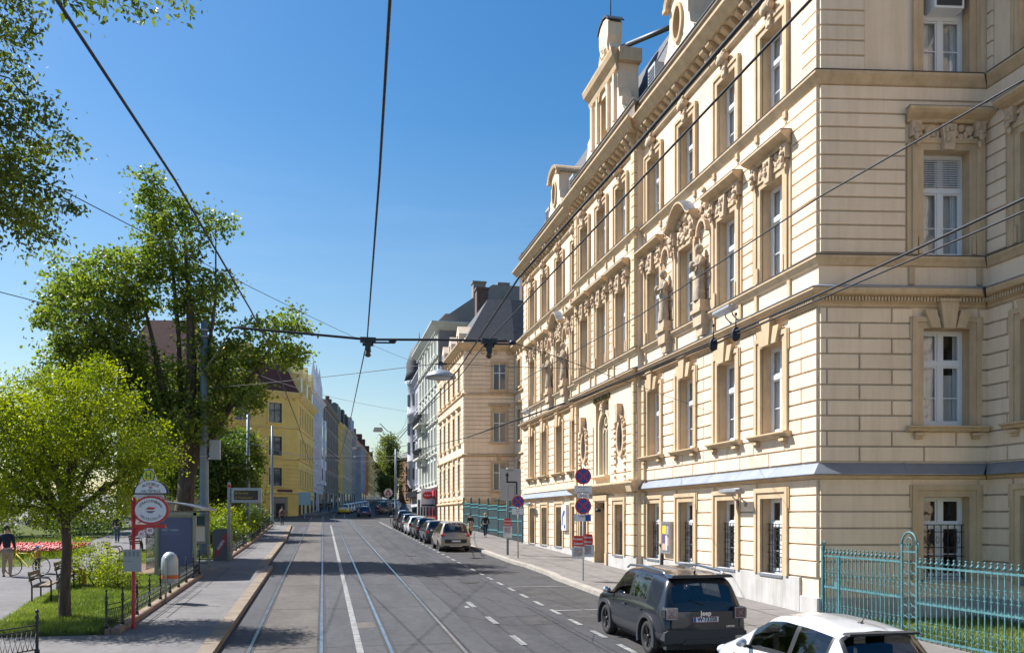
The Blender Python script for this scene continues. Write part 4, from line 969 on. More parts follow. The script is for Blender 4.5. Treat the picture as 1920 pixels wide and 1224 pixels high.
for i, (t0, t1, H, lab, cw, ct, nf) in enumerate(row):
    a = C0 + dr_ * t1; b = C0 + dr_ * t0
    if i == 5: a = a + Vector((1.4, 0)); b = b + Vector((1.4, 0))
    g0_ = gz(b.y); P = [tuple(a), tuple(b), (b.x - 13, b.y + 1.3), (a.x - 13, a.y + 1.3)]
    L = t1 - t0; nb = max(2, int(L / 3.3)); us = [L * (k + .5) / nb for k in range(nb)]
    cw = tuple(min(.8, c * 1.4) for c in cw); ct = tuple(min(.8, c * 1.35) for c in ct); wm = mat('row_wall_%d' % i, cw, .88, var=.2, scale=.5, spec=.2); tm_ = mat('row_trim_%d' % i, ct, .88, var=.15, scale=1, spec=.2)
    fh = (H - 4.6) / 4
    rw = [(us, g0_ + 4.6 + fh * k, 1.15, fh * .6, (k % 3)) for k in range(4)]
    rb, bbx = block('terraced_house', lab, 'building', P, g0_, g0_ + H, wm, tm_, [SLATE, BRICKR, SLATE, BRICKR, SLATE, SLATE, BRICKR, BRICKR, SLATE][i], {0: rw}, cor=.6,
                    roof=((2.5, 3.2) if i not in (1,) else (5.5, 3.6)), strings=(g0_ + 4.1, g0_ + 4.6 + fh * 1 - .3), grp='houses in the left row')
    Fr = frame(a.x, a.y, b.x - a.x, b.y - a.y)
    for k in range(nb):
        mb = MB(Fr); u = us[k]; sm_ = [DGLASS, mat('pale_shop', (.42, .40, .36), .6), mat('green_shop', (.03, .06, .045), .5)][(k * 2 + i) % 3]
        mb.box((u - 1.1, .02, g0_ + .3), (u + 1.1, .07, g0_ + 3.3)); extra(rb, bbx, 'shop_window', mb, sm_)
    if i == 0:
        for u in (3, 7.5, 12):
            mb = MB(Fr); mb.box((u - .9, -.8, g0_ + H), (u + .9, .1, g0_ + H + 2.2)); mb.poly([(u - .9, .1, g0_ + H + 2.2), (u + .9, .1, g0_ + H + 2.2), (u, -.35, g0_ + H + 6)]); mb.poly([(u - .9, -.8, g0_ + H + 2.2), (u + .9, -.8, g0_ + H + 2.2), (u, -.35, g0_ + H + 6)]); mb.poly([(u - .9, .1, g0_ + H + 2.2), (u - .9, -.8, g0_ + H + 2.2), (u, -.35, g0_ + H + 6)]); mb.poly([(u + .9, .1, g0_ + H + 2.2), (u + .9, -.8, g0_ + H + 2.2), (u, -.35, g0_ + H + 6)])
            extra(rb, bbx, 'spire', mb, tm_)
        for u in (4.5, 10.5):
            mb = MB(Fr); mb.box((u - 1.1, 0, g0_ + 4.8), (u + 1.1, .9, g0_ + 16)); extra(rb, bbx, 'bay', mb, tm_)
            for z in (5.4, 9, 12.6): mb = MB(Fr); mb.box((u - .7, .9, g0_ + z), (u + .7, .93, g0_ + z + 2)); extra(rb, bbx, 'pane', mb, SKYGLASS)
    if i in (2, 3, 4, 6, 7):
        for u in (L * .3, L * .75):
            mb = MB(Fr); mb.box((u - 1.6, -4, g0_ + H + .1), (u + 1.6, -.3, g0_ + H + 4.2)); extra(rb, bbx, 'attic_block', mb, [BRICK, BRICK, mat('copper_green', (.09, .14, .13), .6), SLATE, GW, 0, BRICKR, BRICKR, 0][i])
            mb = MB(Fr); mb.box((u - .4, -3, g0_ + H + 4.2), (u + .4, -2.2, g0_ + H + 6)); extra(rb, bbx, 'chimney', mb, BRICK)
# far right: brick block closing the view, and lower houses on the right beyond the turret house
y = 300
P7 = [(26, 292), (22, 305), (60, 330), (64, 300)]
BB = mat('red_brown_block', (.34, .19, .12), .9, var=.2, scale=.5)
P7 = [(40, 262), (25.2, 293), (40, 314), (60, 290)]
us = [2 + 3.0 * k for k in range(11)]
block('brick_block', 'red brown five storey block closing the street in the distance', 'building', P7, gz(280), gz(280) + 15.5, BB, mat('brown_trim', (.36, .24, .16), .9), SLATE, {0: [(us, gz(280) + z, 1.3, 1.9, 0) for z in (1.6, 4.6, 7.6, 10.6)]}, cor=.5, roof=(2, 2.2))
# house with a reddish roof closer behind the park trees
P8 = [(-12.6, 118.5), (-11.9, 106), (-23.8, 108.5), (-23.8, 121)]
g_ = gz(106)
block('park_house', 'tall yellow grey house with reddish brown roof mostly hidden behind the park trees', 'building', P8, g_, 17.6, mat('muted_yellow_plaster', (.50, .39, .20), .88, var=.12, scale=.5, spec=.2), YT, BRICKR,
    {0: [([2.2, 6.2, 10.2], g_ + z, 1.5, 2.5, s) for z, s in ((4.6, 0), (8.8, 1), (13.2, 0))], 1: [([2.5 + 3.7 * k for k in range(3)], g_ + z, 1.6, 2.6, s) for z, s in ((4.6, 0), (8.8, 1), (13.2, 0))]}, cor=.8, roof=(3.0, 6.2), strings=(g_ + 4.0, g_ + 12.6), frm=DKF)
# ------------------------------------------------------------ ground, road, rails, markings
ASPH = mat('asphalt', (.062, .062, .068), .85, var=.30, scale=.9, stretch=(1.6, .25, 1), bump=.35, bscale=70, spec=.3, streak=.16)
ASPD = mat('dark_asphalt', (.066, .063, .064), .85, var=.3, scale=1.1, bump=.35, bscale=70, spec=.3, streak=.16)
CONC = mat('tan_track_concrete', (.118, .105, .095), .85, var=.28, scale=.8, bump=.3, bscale=50, spec=.3, streak=.16, stretch=(1, .25, 1))
CONG = mat('grey_track_concrete', (.074, .075, .082), .85, var=.28, scale=.7, bump=.3, bscale=50, spec=.3, streak=.16, stretch=(1, .3, 1))
PAVE = mat('sidewalk_asphalt', (.205, .19, .18), .9, var=.16, scale=.6, bump=.3, bscale=60, spec=.2, streak=.12)
PAVL = mat('platform_asphalt', (.175, .168, .168), .9, var=.16, scale=.8, bump=.3, bscale=60, spec=.2, streak=.12)
PATH = mat('park_path_asphalt', (.18, .172, .175), .9, var=.18, scale=.5, bump=.3, bscale=60, spec=.2, streak=.12)
SOIL = mat('lawn_soil', (.09, .11, .03), .95, var=.5, scale=1.6, bump=.6, bscale=20, spec=.1)
PAINT = mat('road_paint', (.26, .26, .255), .8, var=.5, scale=7, spec=.3)
RAIL = mat('rail_steel', (.42, .43, .46), .27, metal=.85, var=.3, scale=1.2)
RAILD = mat('rail_side', (.030, .028, .027), .8)
TAR = mat('tar_seam', (.03, .03, .032), .8)
BEND = [(0, 0), (1, 0)]
def bx(y): return 0 if y < 112 else (y - 112) ** 2 * .0008 if y < 170 else (58 ** 2 * .0008) + (y - 170) * .0928
sheet('ground', [(-400, -60), (400, -60), (400, 900), (-400, 900)], -.012, mat('city_ground', (.16, .155, .15), .95, var=.25, scale=.3))
sheet('road', [(-12, -12), (12, -12), (12, 84), (40, 84), (40, 118), (13, 118), (14, 200), (30, 420), (34, 420), (4, 190), (-3.4, 119), (-45, 97), (-45, 84), (-12, 84)][:0] or [(-2.2, -14), (9.0, -14), (9.0, 84.0), (-2.6, 84.0)], 0, ASPH)
sheet('crossing', [(-3.0, 84.0), (16, 84.0), (16.5, 142), (-1.8, 142), (-3.4, 122), (-46, 100.5), (-46, 84)], 0, ASPD)
sheet('street_beyond', [(-1.8, 142), (14.2, 142), (38, 420), (26, 420)], 0, ASPD)
def strip(name, x0, x1, y0, y1, off, m, step=6.0, kind='structure'):
    b = MB(); ys = list(np.arange(y0, y1, step)) + [y1]
    for a, c in zip(ys[:-1], ys[1:]):
        b.quad((x0 + bx(a), a, gz(a, off)), (x1 + bx(a), a, gz(a, off)), (x1 + bx(c), c, gz(c, off)), (x0 + bx(c), c, gz(c, off)))
    o = b.build(name, m)
    if kind: tag(o, kind=kind)
    return o
RX = [(-1.46, -.03), (1.36, 2.82)]
strip('track_bed', -1.40, -.09, -14, 112, .004, CONC, 2.35)
strip('track_shoulder', -2.03, -1.53, -14, 84, .004, CONG)
strip('track_middle', .04, 1.29, -14, 112, .004, CONG)
strip('track_bed', 1.43, 2.75, -14, 112, .004, CONG)
strip('track_shoulder', 2.89, 3.45, -14, 112, .004, CONG)
strip('parking_lane', 6.30, 8.52, -14, 84, .004, ASPD)
b = MB(); b2_ = MB(); b3_ = MB()
for xs in RX:
    for k, x in enumerate(xs):
        ys = list(np.arange(-14, 200, 3.0))
        for a, c in zip(ys[:-1], ys[1:]):
            for mbx, w0, w1, of in ((b2_, -.10, .095, .006), (b, -.042, .030, .016)):
                A = [mbx.vv((x + w0 + bx(a), a, gz(a, of))), mbx.vv((x + w1 + bx(a), a, gz(a, of))), mbx.vv((x + w1 + bx(c), c, gz(c, of))), mbx.vv((x + w0 + bx(c), c, gz(c, of)))]; mbx.face(A)
b.build('tram_rails', RAIL); o = bpy.data.objects['tram_rails']; tag(o, kind='structure')
o = b2_.build('rail_grooves', RAILD); tag(o, kind='structure')
# branch track curving off to the left at the crossing
b = MB()
for off in ():
    P = [(.35 + off, 30 + 0)] 
    pts = [(2.1 - .0009 * (t ** 2) * .9 + off, 47 + t) for t in range(0, 60, 3)]
    for (xa, ya), (xb, yb) in zip(pts[:-1], pts[1:]): b.quad((xa - .03, ya, gz(ya, .0185)), (xa + .03, ya, gz(ya, .0185)), (xb + .03, yb, gz(yb, .0185)), (xb - .03, yb, gz(yb, .0185)))
tag(b.build('branch_rails', RAILD), kind='structure')
# cross joints of the track concrete, long tar seams in the roadway
b = MB()
for k in range(14):
    y = 12 + k * 6.1
    for x0, x1 in ((-1.40, -.09), (.05, .62), (.84, 1.28), (1.45, 2.73)): b.quad((x0, y, gz(y, .0075)), (x1, y, gz(y, .0075)), (x1, y + .035, gz(y, .0085)), (x0, y + .035, gz(y, .0085)))
for x, y0, y1, wob in ((3.5, -10, 84, .05), (4.95, -10, 60, .04), (7.35, 5, 50, .03)):
    p = None
    for y in np.arange(y0, y1, 1.5):
        q = (x + wob * math.sin(y * .7 + x), y)
        if p: b.quad((p[0] - .018, p[1], gz(p[1], .0075)), (p[0] + .018, p[1], gz(p[1], .0075)), (q[0] + .018, q[1], gz(q[1], .0075)), (q[0] - .018, q[1], gz(q[1], .0075)))
        p = q
tag(b.build('road_seams', TAR), kind='structure')
b = MB()
def dash(x0, x1, y0, y1, of=.012): b.quad((x0, y0, gz(y0, of)), (x1, y0, gz(y0, of)), (x1, y1, gz(y1, of)), (x0, y1, gz(y1, of)))
y = 2.0
for a, c in ((-14, 24), (24.02, 55), (55.02, 86)): dash(.66, .80, a, c)
for k in range(40):
    y0 = 12.6 + k * 1.86
    if y0 < 92: dash(6.10, 6.23, y0, y0 + 1.0)
dash(6.05, 6.2, 78, 96.5, .013)
for y in (19.2 + 3.4, 28.6): dash(6.235, 8.45, y, y + .11)
for y0 in (17.6, 20.6, 23.7): dash(4.10, 4.24, y0, y0 + 1.25)
dash(3.9, 4.02, 23.6, 24.0); b.quad((2.2, 84.5, gz(84.5, .012)), (7.2, 89.0, gz(89, .012)), (7.2, 89.3, gz(89.3, .012)), (2.2, 84.8, gz(84.8, .012)))
tag(b.build('road_markings', PAINT), kind='structure')
# patches on the asphalt
b = MB(); q_r = random.Random(4)
for k in range(26):
    x = q_r.uniform(2.9, 8.2); y = q_r.uniform(15, 70); a = q_r.uniform(-.5, .5) + (math.pi / 2 if k % 3 else 0); p = (x, y)
    for j in range(q_r.randrange(3, 9)):
        a += q_r.uniform(-.5, .5); L_ = q_r.uniform(.2, .6); q = (p[0] + math.cos(a) * L_, p[1] + math.sin(a) * L_ * 1.4)
        if not 2.9 < q[0] < 8.3: break
        w_ = .009; b.quad((p[0] - w_, p[1], gz(p[1], .0082)), (p[0] + w_, p[1] + w_, gz(p[1] + w_, .0082)), (q[0] + w_, q[1] + w_, gz(q[1] + w_, .0082)), (q[0] - w_, q[1], gz(q[1], .0082))); p = q
tag(b.build('asphalt_cracks', TAR), kind='structure')
b = MB()
for x, y in ((8.18, 24.5), (8.18, 44)):
    b.box((x - .16, y - .25, gz(y, .006)), (x + .16, y + .25, gz(y, .013)))
    for k in range(6): b.box((x - .13, y - .21 + k * .08, gz(y, .0135)), (x + .13, y - .18 + k * .08, gz(y, .016)), 1)
tag(b.build('drain_grating', [RAILD, RAIL]), kind='structure')
for k, (x, y, w, l, m) in enumerate(((4.6, 33, 1.2, 2.4, ASPD), (5.0, 24.5, 1.1, 5.5, mat('fresh_asphalt', (.045, .045, .049), .8, var=.2, scale=2, bump=.3, bscale=60)), (3.2, 41, .8, 7, MATS['fresh_asphalt']), (7.3, 31, 1.2, 3.6, MATS['fresh_asphalt']), (7.4, 36.5, 1.6, 3, ASPH), (1.0, 21, .5, .9, CONC), (5.3, 21, .8, 1.4, ASPD))):
    sheet('asphalt_patch', [(x - w / 2, y - l / 2), (x + w / 2, y - l / 2 + .1), (x + w / 2 - .05, y + l / 2), (x - w / 2, y + l / 2)], .0055, m)
b = MB()
for x, y in ((5.2, 30.5), (4.4, 44)):
    b.poly([(x + .33 * math.cos(2 * math.pi * k / 20), y + .33 * math.sin(2 * math.pi * k / 20), gz(y + .33 * math.sin(2 * math.pi * k / 20), .014)) for k in range(20)])
tag(b.build('manhole_cover', RAILD), kind='structure')
# right sidewalk
slab('sidewalk_right', [(8.74, -14), (8.74, 83.5), (12.42, 83.5), (12.42, 52.6), (17, 52.6), (17, 19.3), (12.42, 19.6), (12.42, -14)][:0] or [(8.74, -14), (12.6, -14), (12.6, 83.5), (8.74, 83.5)], .13, PAVE)
kerb_line('kerb_right', [(8.46, -14), (8.46, 31.0), (8.62, 32.2), (8.62, 36.6), (8.46, 38.0), (8.46, 83.5)], .13, .30, KERBG, .004, side=-1)
slab('sidewalk_far_right', [(10.6, 93), (12.6, 93), (13.0, 142), (11.0, 142)], .13, PAVE); 
slab('sidewalk_far_left', [(-3.4, 123), (-1.2, 121.5), (1.2, 142), (18, 300), (15.9, 300), (-1.5, 142)], .13, PAVE)
b = MB()
for k in range(26):                                              # flag joints
    y = 16 + k * 2.4; b.quad((8.80, y, gz(y, .136)), (12.30, y + .25, gz(y + .25, .136)), (12.30, y + .275, gz(y + .27, .136)), (8.80, y + .025, gz(y, .136)))
for x in (9.9, 11.3):
    for k in range(30): y = 12 + k * 2.4; b.quad((x, y, gz(y, .1365)), (x + .02, y, gz(y, .1365)), (x + .02, y + 2.3, gz(y + 2.3, .1365)), (x, y + 2.3, gz(y + 2.3, .1365)))
tag(b.build('sidewalk_joints', TAR), kind='structure')
sheet('forecourt_lawn', [(12.62, 2), (17, 2), (17, 19.2), (12.62, 19.2)], .06, SOIL)
# left platform, sidewalk and park
slab('platform', [(-30, -14), (-2.38, -14), (-2.38, 37.4), (-4.3, 37.4), (-4.3, 19.8), (-30, 19.8)], .13, PAVL)
slab('platform_far', [(-4.2, 37.4), (-2.70, 37.4), (-2.75, 60), (-3.25, 84), (-4.6, 84), (-4.25, 41)], .128, PAVL)
sheet('platform_shelter_floor', [(-6.4, 33.2), (-4.2, 33.2), (-4.2, 41.0), (-6.4, 41.0)], .131, PAVL)
kerb_line('platform_kerb', [(-2.06, -14), (-2.06, 37.4)], .135, .32, KERB, 0, side=1)
kerb_line('platform_kerb_far', [(-2.38, 37.42), (-2.42, 60), (-2.92, 84)], .135, .32, KERB, 0, side=1)
b = MB()
for y in (21.5, 24.2, 27.1, 30.1, 33.4, 36.2, 41.5, 47, 52, 58): b.quad((-4.1, y, gz(y, .1345)), (-2.72, y, gz(y, .1345)), (-2.72, y + .03, gz(y + .03, .1345)), (-4.1, y + .03, gz(y + .03, .1345)))
for y0, y1 in ((22.2, 28.5), (29.3, 36.5), (43, 58)): b.quad((-3.75, y0, gz(y0, .1348)), (-3.72, y0, gz(y0, .1348)), (-3.72, y1, gz(y1, .1348)), (-3.75, y1, gz(y1, .1348)))
tag(b.build('platform_joints', TAR), kind='structure')
slab('park_lawn', [(-4.5, 19.95), (-4.5, 33.0), (-6.5, 33.2), (-6.5, 40.8), (-4.5, 41.2), (-4.8, 83.5), (-60, 83.5), (-60, 19.95)], .17, SOIL, .5)
sheet('park_path', [(-7.0, 19.98), (-7.75, 25.5), (-8.0, 30), (-9.0, 42), (-9.7, 60), (-11, 83), (-16, 83), (-14.3, 60), (-12.6, 48), (-11.6, 38), (-14, 36), (-30, 33), (-30, 19.98)], .178, PATH)
kerb_line('park_kerb', [(-4.5, 19.9), (-4.5, 33.0)], .24, .20, REDSTONE, 0, side=-1, thick=.4)
kerb_line('park_kerb', [(-4.5, 19.9), (-4.62, 19.9)], .24, .20, REDSTONE, 0, side=-1, thick=.4)
kerb_line('park_kerb', [(-4.42, 41.2), (-4.42, 55), (-4.85, 83.5)], .24, .22, REDSTONE, 0, side=-1, thick=.4)
kerb_line('path_edging', [(-6.95, 20.0), (-7.70, 25.5), (-7.95, 30), (-8.95, 42)], .20, .07, REDSTONE, 0, side=-1, thick=.2)
sheet('bare_soil_patch', [(-6.4, 36), (-5.9, 33.8), (-8.2, 34.2), (-8.6, 39.5), (-7.2, 40)], .176, mat('bare_soil', (.16, .10, .06), .95, var=.3, scale=2))

# ------------------------------------------------------------ vegetation
def np_mesh(name, V, F, m, smooth=False):
    me = bpy.data.meshes.new(name); n = len(F); k = F.shape[1]
    me.vertices.add(len(V)); me.vertices.foreach_set('co', V.astype(np.float32).ravel())
    me.loops.add(n * k); me.loops.foreach_set('vertex_index', F.astype(np.int32).ravel())
    me.polygons.add(n); me.polygons.foreach_set('loop_start', np.arange(0, n * k, k, dtype=np.int32)); me.polygons.foreach_set('loop_total', np.full(n, k, dtype=np.int32))
    me.materials.append(m); me.update(calc_edges=True); return me
def leaves(centres, rng, L, Wd, droop=.2, normals=None):
    """one kite-shaped quad per centre"""
    n = len(centres)
    a = rng.normal(size=(n, 3)); a[:, 2] -= droop; a /= np.linalg.norm(a, axis=1)[:, None]
    b = rng.normal(size=(n, 3)); b[:, 2] += .0; b -= (b * a).sum(1)[:, None] * a; b /= np.linalg.norm(b, axis=1)[:, None]
    s = rng.uniform(.6, 1.25, size=(n, 1)); l = L * s; w = Wd * s
    V = np.empty((n, 4, 3)); V[:, 0] = centres; V[:, 1] = centres + a * l * .45 + b * w * .5; V[:, 2] = centres + a * l; V[:, 3] = centres + a * l * .45 - b * w * .5
    return V.reshape(-1, 3), np.arange(n * 4).reshape(n, 4)
def clumped(rng, blobs, nclump, per, spread, shell=.55):
    """leaf centres: many small clumps spread through the given ellipsoids, denser towards the outside"""
    w = np.array([b[1][0] * b[1][1] * b[1][2] for b in blobs]) ** .8; w /= w.sum(); out = []; cc = []
    for k in range(nclump):
        c, r = blobs[rng.choice(len(blobs), p=w)]
        d = rng.normal(size=3); d /= np.linalg.norm(d); q = rng.uniform(shell ** 3, 1) ** (1 / 3.)
        p = np.array(c) + d * np.array(r) * q; cc.append(p)
        n = max(3, int(per * rng.uniform(.4, 1.7)))
        s_ = spread * rng.uniform(.6, 1.4)
        out.append(p + rng.normal(size=(n, 3)) * np.array([s_, s_, s_ * .55]))
    return np.concatenate(out), cc
def tree(name, label, loc, trunk_h, r0, blobs, leafm, nclump, per, spread, L, Wd, seed, lean=(0, 0), droop=.2, group=None, limbs=9, barkm=None, fork=None, shell=.55, rr=.35, cat='tree'):
    rng = np.random.default_rng(seed); q = random.Random(seed)
    root = empty(name, loc); tag(root, label, cat, group)
    C, cc = clumped(rng, blobs, nclump, per, spread, shell)
    V, F = leaves(C, rng, L, Wd, droop); link('crown', np_mesh('crown', V, F, leafm), root)
    tb = MB(); top = Vector((lean[0], lean[1], trunk_h)); 
    pts = [Vector((0, 0, -.3)), Vector((0, 0, 0)), Vector((lean[0] * .15, lean[1] * .15, trunk_h * .3)), Vector((lean[0] * .5 + .05, lean[1] * .5, trunk_h * .65)), top]
    tb.tube(pts, [r0 * 1.5, r0 * 1.25, r0, r0 * .88, r0 * .8], 12)
    ends_ = []
    fk = fork or [(blobs[i][0], .55) for i in range(len(blobs))]
    for (tgt, k) in fk:
        t = Vector(tgt); a = top - Vector((0, 0, q.uniform(0, trunk_h * .12))); mid = a.lerp(t, .45) + Vector((q.uniform(-.3, .3), q.uniform(-.3, .3), q.uniform(.1, .5))) * (t - a).length * .15
        P = [a, a.lerp(mid, .5) + Vector((q.uniform(-.1, .1), q.uniform(-.1, .1), 0)), mid, mid.lerp(t, .5) + Vector((q.uniform(-.2, .2), q.uniform(-.2, .2), .1)), t]
        tb.tube(P, [r0 * k * 1.1, r0 * k, r0 * k * .75, r0 * k * .5, r0 * k * .22], 8); ends_ += [(P[2], r0 * k * .5), (P[3], r0 * k * .38), (t, r0 * k * .22)]
    for i in range(min(limbs * 6, len(cc))):
        c = Vector(cc[q.randrange(len(cc))]); e, er = min(ends_, key=lambda z: (z[0] - c).length)
        m1 = e.lerp(c, .5) + Vector((q.uniform(-.15, .15), q.uniform(-.15, .15), q.uniform(0, .2))) * (c - e).length
        tb.tube([e, m1, c], [min(er, .05 + .01 * r0), min(er, .05) * .55, .008], 5)
    tb.build('trunk', barkm or BARK, root)
    return root
LF1 = leafmat('leaf_spring_green', (.085, .13, .024), (.20, .245, .045), .47)
LF2 = leafmat('leaf_yellow_green', (.12, .17, .012), (.30, .34, .025), .45, 1.6)
LF3 = leafmat('leaf_deep_green', (.035, .065, .014), (.10, .145, .028), .36)
LF4 = leafmat('leaf_mid_green', (.065, .11, .016), (.17, .215, .035), .45)
LF5 = leafmat('leaf_olive', (.08, .12, .025), (.20, .22, .05), .42, 1.5)
# slender yellow green tree in the near lawn
y = 22.3; x = -6.05
tree('honey_locust_tree', 'small yellow green tree with slim brown trunk standing in the lawn by the benches', (x, y, gz(y, .15)), 2.6, .125,
     [((-.5, .1, 4.6), (1.6, 1.5, 1.4)), ((1.1, -.2, 4.3), (1.25, 1.3, 1.1)), ((-1.5, .1, 3.7), (1.2, 1.3, 1.2)), ((.4, .3, 5.4), (1.1, 1.2, .75)), ((1.4, .1, 3.3), (.9, 1.0, .8)), ((-.6, -.2, 3.0), (1.3, 1.1, .8)), ((.5, 0, 2.7), (1.1, 1.0, .55)), ((-1.9, 0, 4.9), (1.0, 1.0, .9)), ((-1.6, .3, 2.6), (.9, .9, .55)), ((-3.0, .2, 4.4), (.9, 1.0, .8)), ((2.2, 0, 4.0), (.5, .6, .45)), ((.9, 0, 6.0), (.4, .5, .35))],
     LF2, 1050, 44, .18, .08, .045, 3, droop=.25, limbs=11, shell=.12)
# large lobed tree behind the shelter
y = 43.0; x = -6.6
tree('plane_tree', 'tall old tree with forked dark trunk behind the bus shelter', (x, y, gz(y, .15)), 4.2, .47,
     [((-3.9, -.5, 11.0), (2.2, 2.6, 1.9)), ((.4, -.8, 6.3), (1.5, 1.8, 1.2)), ((-1.9, -.6, 6.7), (1.6, 1.8, 1.2)), ((2.7, -.3, 7.7), (1.1, 1.4, .9)), ((-2.6, .5, 12.9), (1.9, 2.4, 1.5)), ((-.5, 0, 15.2), (1.4, 2.0, 1.9)), ((-1.2, 0, 17.3), (.85, 1.0, 1.3)), ((-3.4, .5, 8.9), (1.9, 2.4, 1.2)), ((-5.0, 0, 13.2), (.9, 1.0, 1.2)), ((-5.3, 0, 9.2), (1.0, 1.4, .7)),
      ((.9, 0, 12.2), (1.5, 1.6, 1.6)), ((1.6, -.3, 15.7), (.65, .7, 1.1)), ((2.1, .2, 13.4), (.6, .7, .7)), ((1.7, .2, 9.2), (1.7, 1.6, 1.5)), ((3.6, 0, 10.2), (1.3, 1.4, 1.2)), ((5.0, 0, 11.2), (1.0, 1.0, .9)), ((4.9, .3, 9.8), (.9, .9, .6)), ((-.6, .6, 8.0), (1.7, 1.6, 1.4)), ((1.2, .3, 6.9), (.9, 1.0, .8)), ((-2.6, -.5, 9.6), (1.5, 1.6, 1.0))],
     LF1, 1150, 38, .31, .19, .145, 11, lean=(.3, .0), limbs=18, shell=.25,
     fork=[((-3.6, 0, 10.5), .62), ((.2, 0, 14.5), .66), ((2.0, .2, 9.5), .6), ((-1.8, .3, 12.4), .4), ((4.4, 0, 10.6), .38), ((-4.7, 0, 12.2), .34), ((1.6, -.2, 15.0), .26), ((-1.1, 0, 17.6), .3)])
# overhanging tree at the left edge, trunk outside the picture
y = 16.2; x = -8.6
tree('maple_tree', 'dark branches hanging in from the tree at the top left edge', (x, y, gz(y, .15)), 4.0, .3,
     [((2.3, -.1, 8.6), (1.6, 1.5, 1.4)), ((2.7, -.3, 10.7), (1.35, 1.4, 1.0)), ((3.5, 0, 9.2), (.95, .9, .7)), ((3.6, 0, 8.2), (.8, .9, .6)), ((3.3, 0, 7.7), (.8, .9, .55)), ((1.7, -.3, 6.6), (1.0, 1.1, .7)), ((-1.5, 0, 9), (2.6, 2.5, 2.6)), ((.5, 0, 12.2), (2.4, 2.2, 1.6)), ((5.0, -4.3, 9.45), (.75, .6, .28)), ((5.9, -4.2, 9.3), (.35, .3, .35)), ((6.25, -2.2, 10.55), (.38, .3, .16)), ((3.2, -3.4, 10.2), (1.2, .9, .4))],
     leafmat('leaf_dark_olive', (.06, .09, .018), (.18, .21, .04), .45), 1150, 44, .15, .105, .05, 17, droop=.6, limbs=22, shell=.15, fork=[((2.0, 0, 8.4), .5), ((2.4, -.3, 10.2), .35), ((1.5, -.3, 6.4), .25), ((-1.5, 0, 9), .5), ((.5, 0, 12), .4), ((4.6, -3.9, 9.7), .10), ((3.0, -3.2, 10.0), .14)])
# bushes and round trees along the park
def shrub(label, x, y, h, w, lm, seed, n=90, per=24, L=.07, Wd=.045, group=None, name='shrub', sp=.12):
    g = gz(y, .16)
    return tree(name, label, (x, y, g), .15, .03, [((0, 0, h * .55), (w / 2, w / 2, h * .45)), ((-.2 * w, .1, h * .4), (w * .35, w * .35, h * .35)), ((.25 * w, 0, h * .35), (w * .32, w * .3, h * .3))], lm, n, per, sp, L, Wd, seed, limbs=4, shell=.1, group=group, cat='shrub')
shrub('larger golden green forsythia bush right of the slim tree', -7.15, 29.3, 1.65, 1.7, LF2, 31, 120, 22)
shrub('smaller golden green bush beside the larger one on the lawn', -6.25, 28.6, 1.15, 1.2, LF2, 32, 80, 20)
spec_ = [(-3.4 - 3.6, 60, 8.2, 4.2, LF3, 'round dark green tree behind the display board'), (-6.6, 70, 8.5, 4.4, LF4, 'bushy mid green tree just before the crossing'), (-9.8, 66, 9.5, 5.0, LF4, 'broad green tree between the shelter and the yellow house'),
         (-13, 74, 11, 6, LF4, 'green park tree behind the plane tree'), (-19, 70, 12, 7, LF3, 'dark round park tree behind the walker'), (-27, 66, 13, 8, LF3, 'large dark park tree behind the tulip bed'), (-34, 60, 13, 8, LF4, 'large park tree at the left edge behind the tulips'), (-23, 80, 16, 8, LF5, 'olive toned tall tree at the back of the park')]
for k, (x, y, h, w, lm, lab) in enumerate(spec_):
    g = gz(y, .15); q = random.Random(k + 5); bl = [((q.uniform(-.28, .28) * w, q.uniform(-.25, .25) * w, h * q.uniform(.38, .82)), (w * q.uniform(.2, .34), w * q.uniform(.2, .34), h * q.uniform(.10, .20))) for _ in range(9)]
    bl += [((0, 0, h * .55), (w * .38, w * .38, h * .3))]
    tree('park_tree', lab, (x, y, g), h * .25, .2, bl, lm, 420, 28, .34, .24, .17, 50 + k, limbs=7, shell=.35, group='park trees behind the platform')
for k, (x, y, h, w, lm, lab) in enumerate(((-6.0, 50, 1.7, 3.0, LF4, 'low bright green bush behind the railing, nearest the pole'), (-6.2, 56, 2.2, 3.4, LF2, 'low yellow green bush behind the railing'), (-6.4, 63, 2.4, 3.6, LF4, 'low green bush behind the railing under the display'), (-6.6, 75, 2.2, 3.8, LF3, 'dark low bush at the far end of the railing'),
        (-16, 62, 2.2, 6, LF3, 'dark hedge mass behind the walker'), (-22, 57, 2.4, 8, LF3, 'dark hedge behind the tulip bed'), (-30, 50, 2.6, 8, LF3, 'dark hedge at the left edge behind the tulips'), (-8.2, 78, 2.6, 4, LF4, 'green hedge where the park path leaves the park'))):
    shrub(lab, x, y, h, w, lm, 80 + k, 150, 26, .16, .11, sp=.3)
# trees at the end of the street and behind the left row
for k, (x, y, h, w, lab) in enumerate(((21.8, 287, 24, 7.5, 'green tree at the end of the left row'), (23.0, 312, 25, 8, 'taller green tree beside the brown block'), (20.4, 278, 11, 4.5, 'lower tree at the foot of the tall end trees'))):
    q = random.Random(k); bl = [((q.uniform(-.3, .3) * w, q.uniform(-.2, .2) * w, h * q.uniform(.3, .85)), (w * .27, w * .27, h * .14)) for _ in range(12)]
    tree('street_tree', lab, (x, y, gz(y)), h * .2, .3, bl, LF5, 260, 26, .8, .6, .45, 90 + k, limbs=4, shell=.3, group='trees at the end of the street')
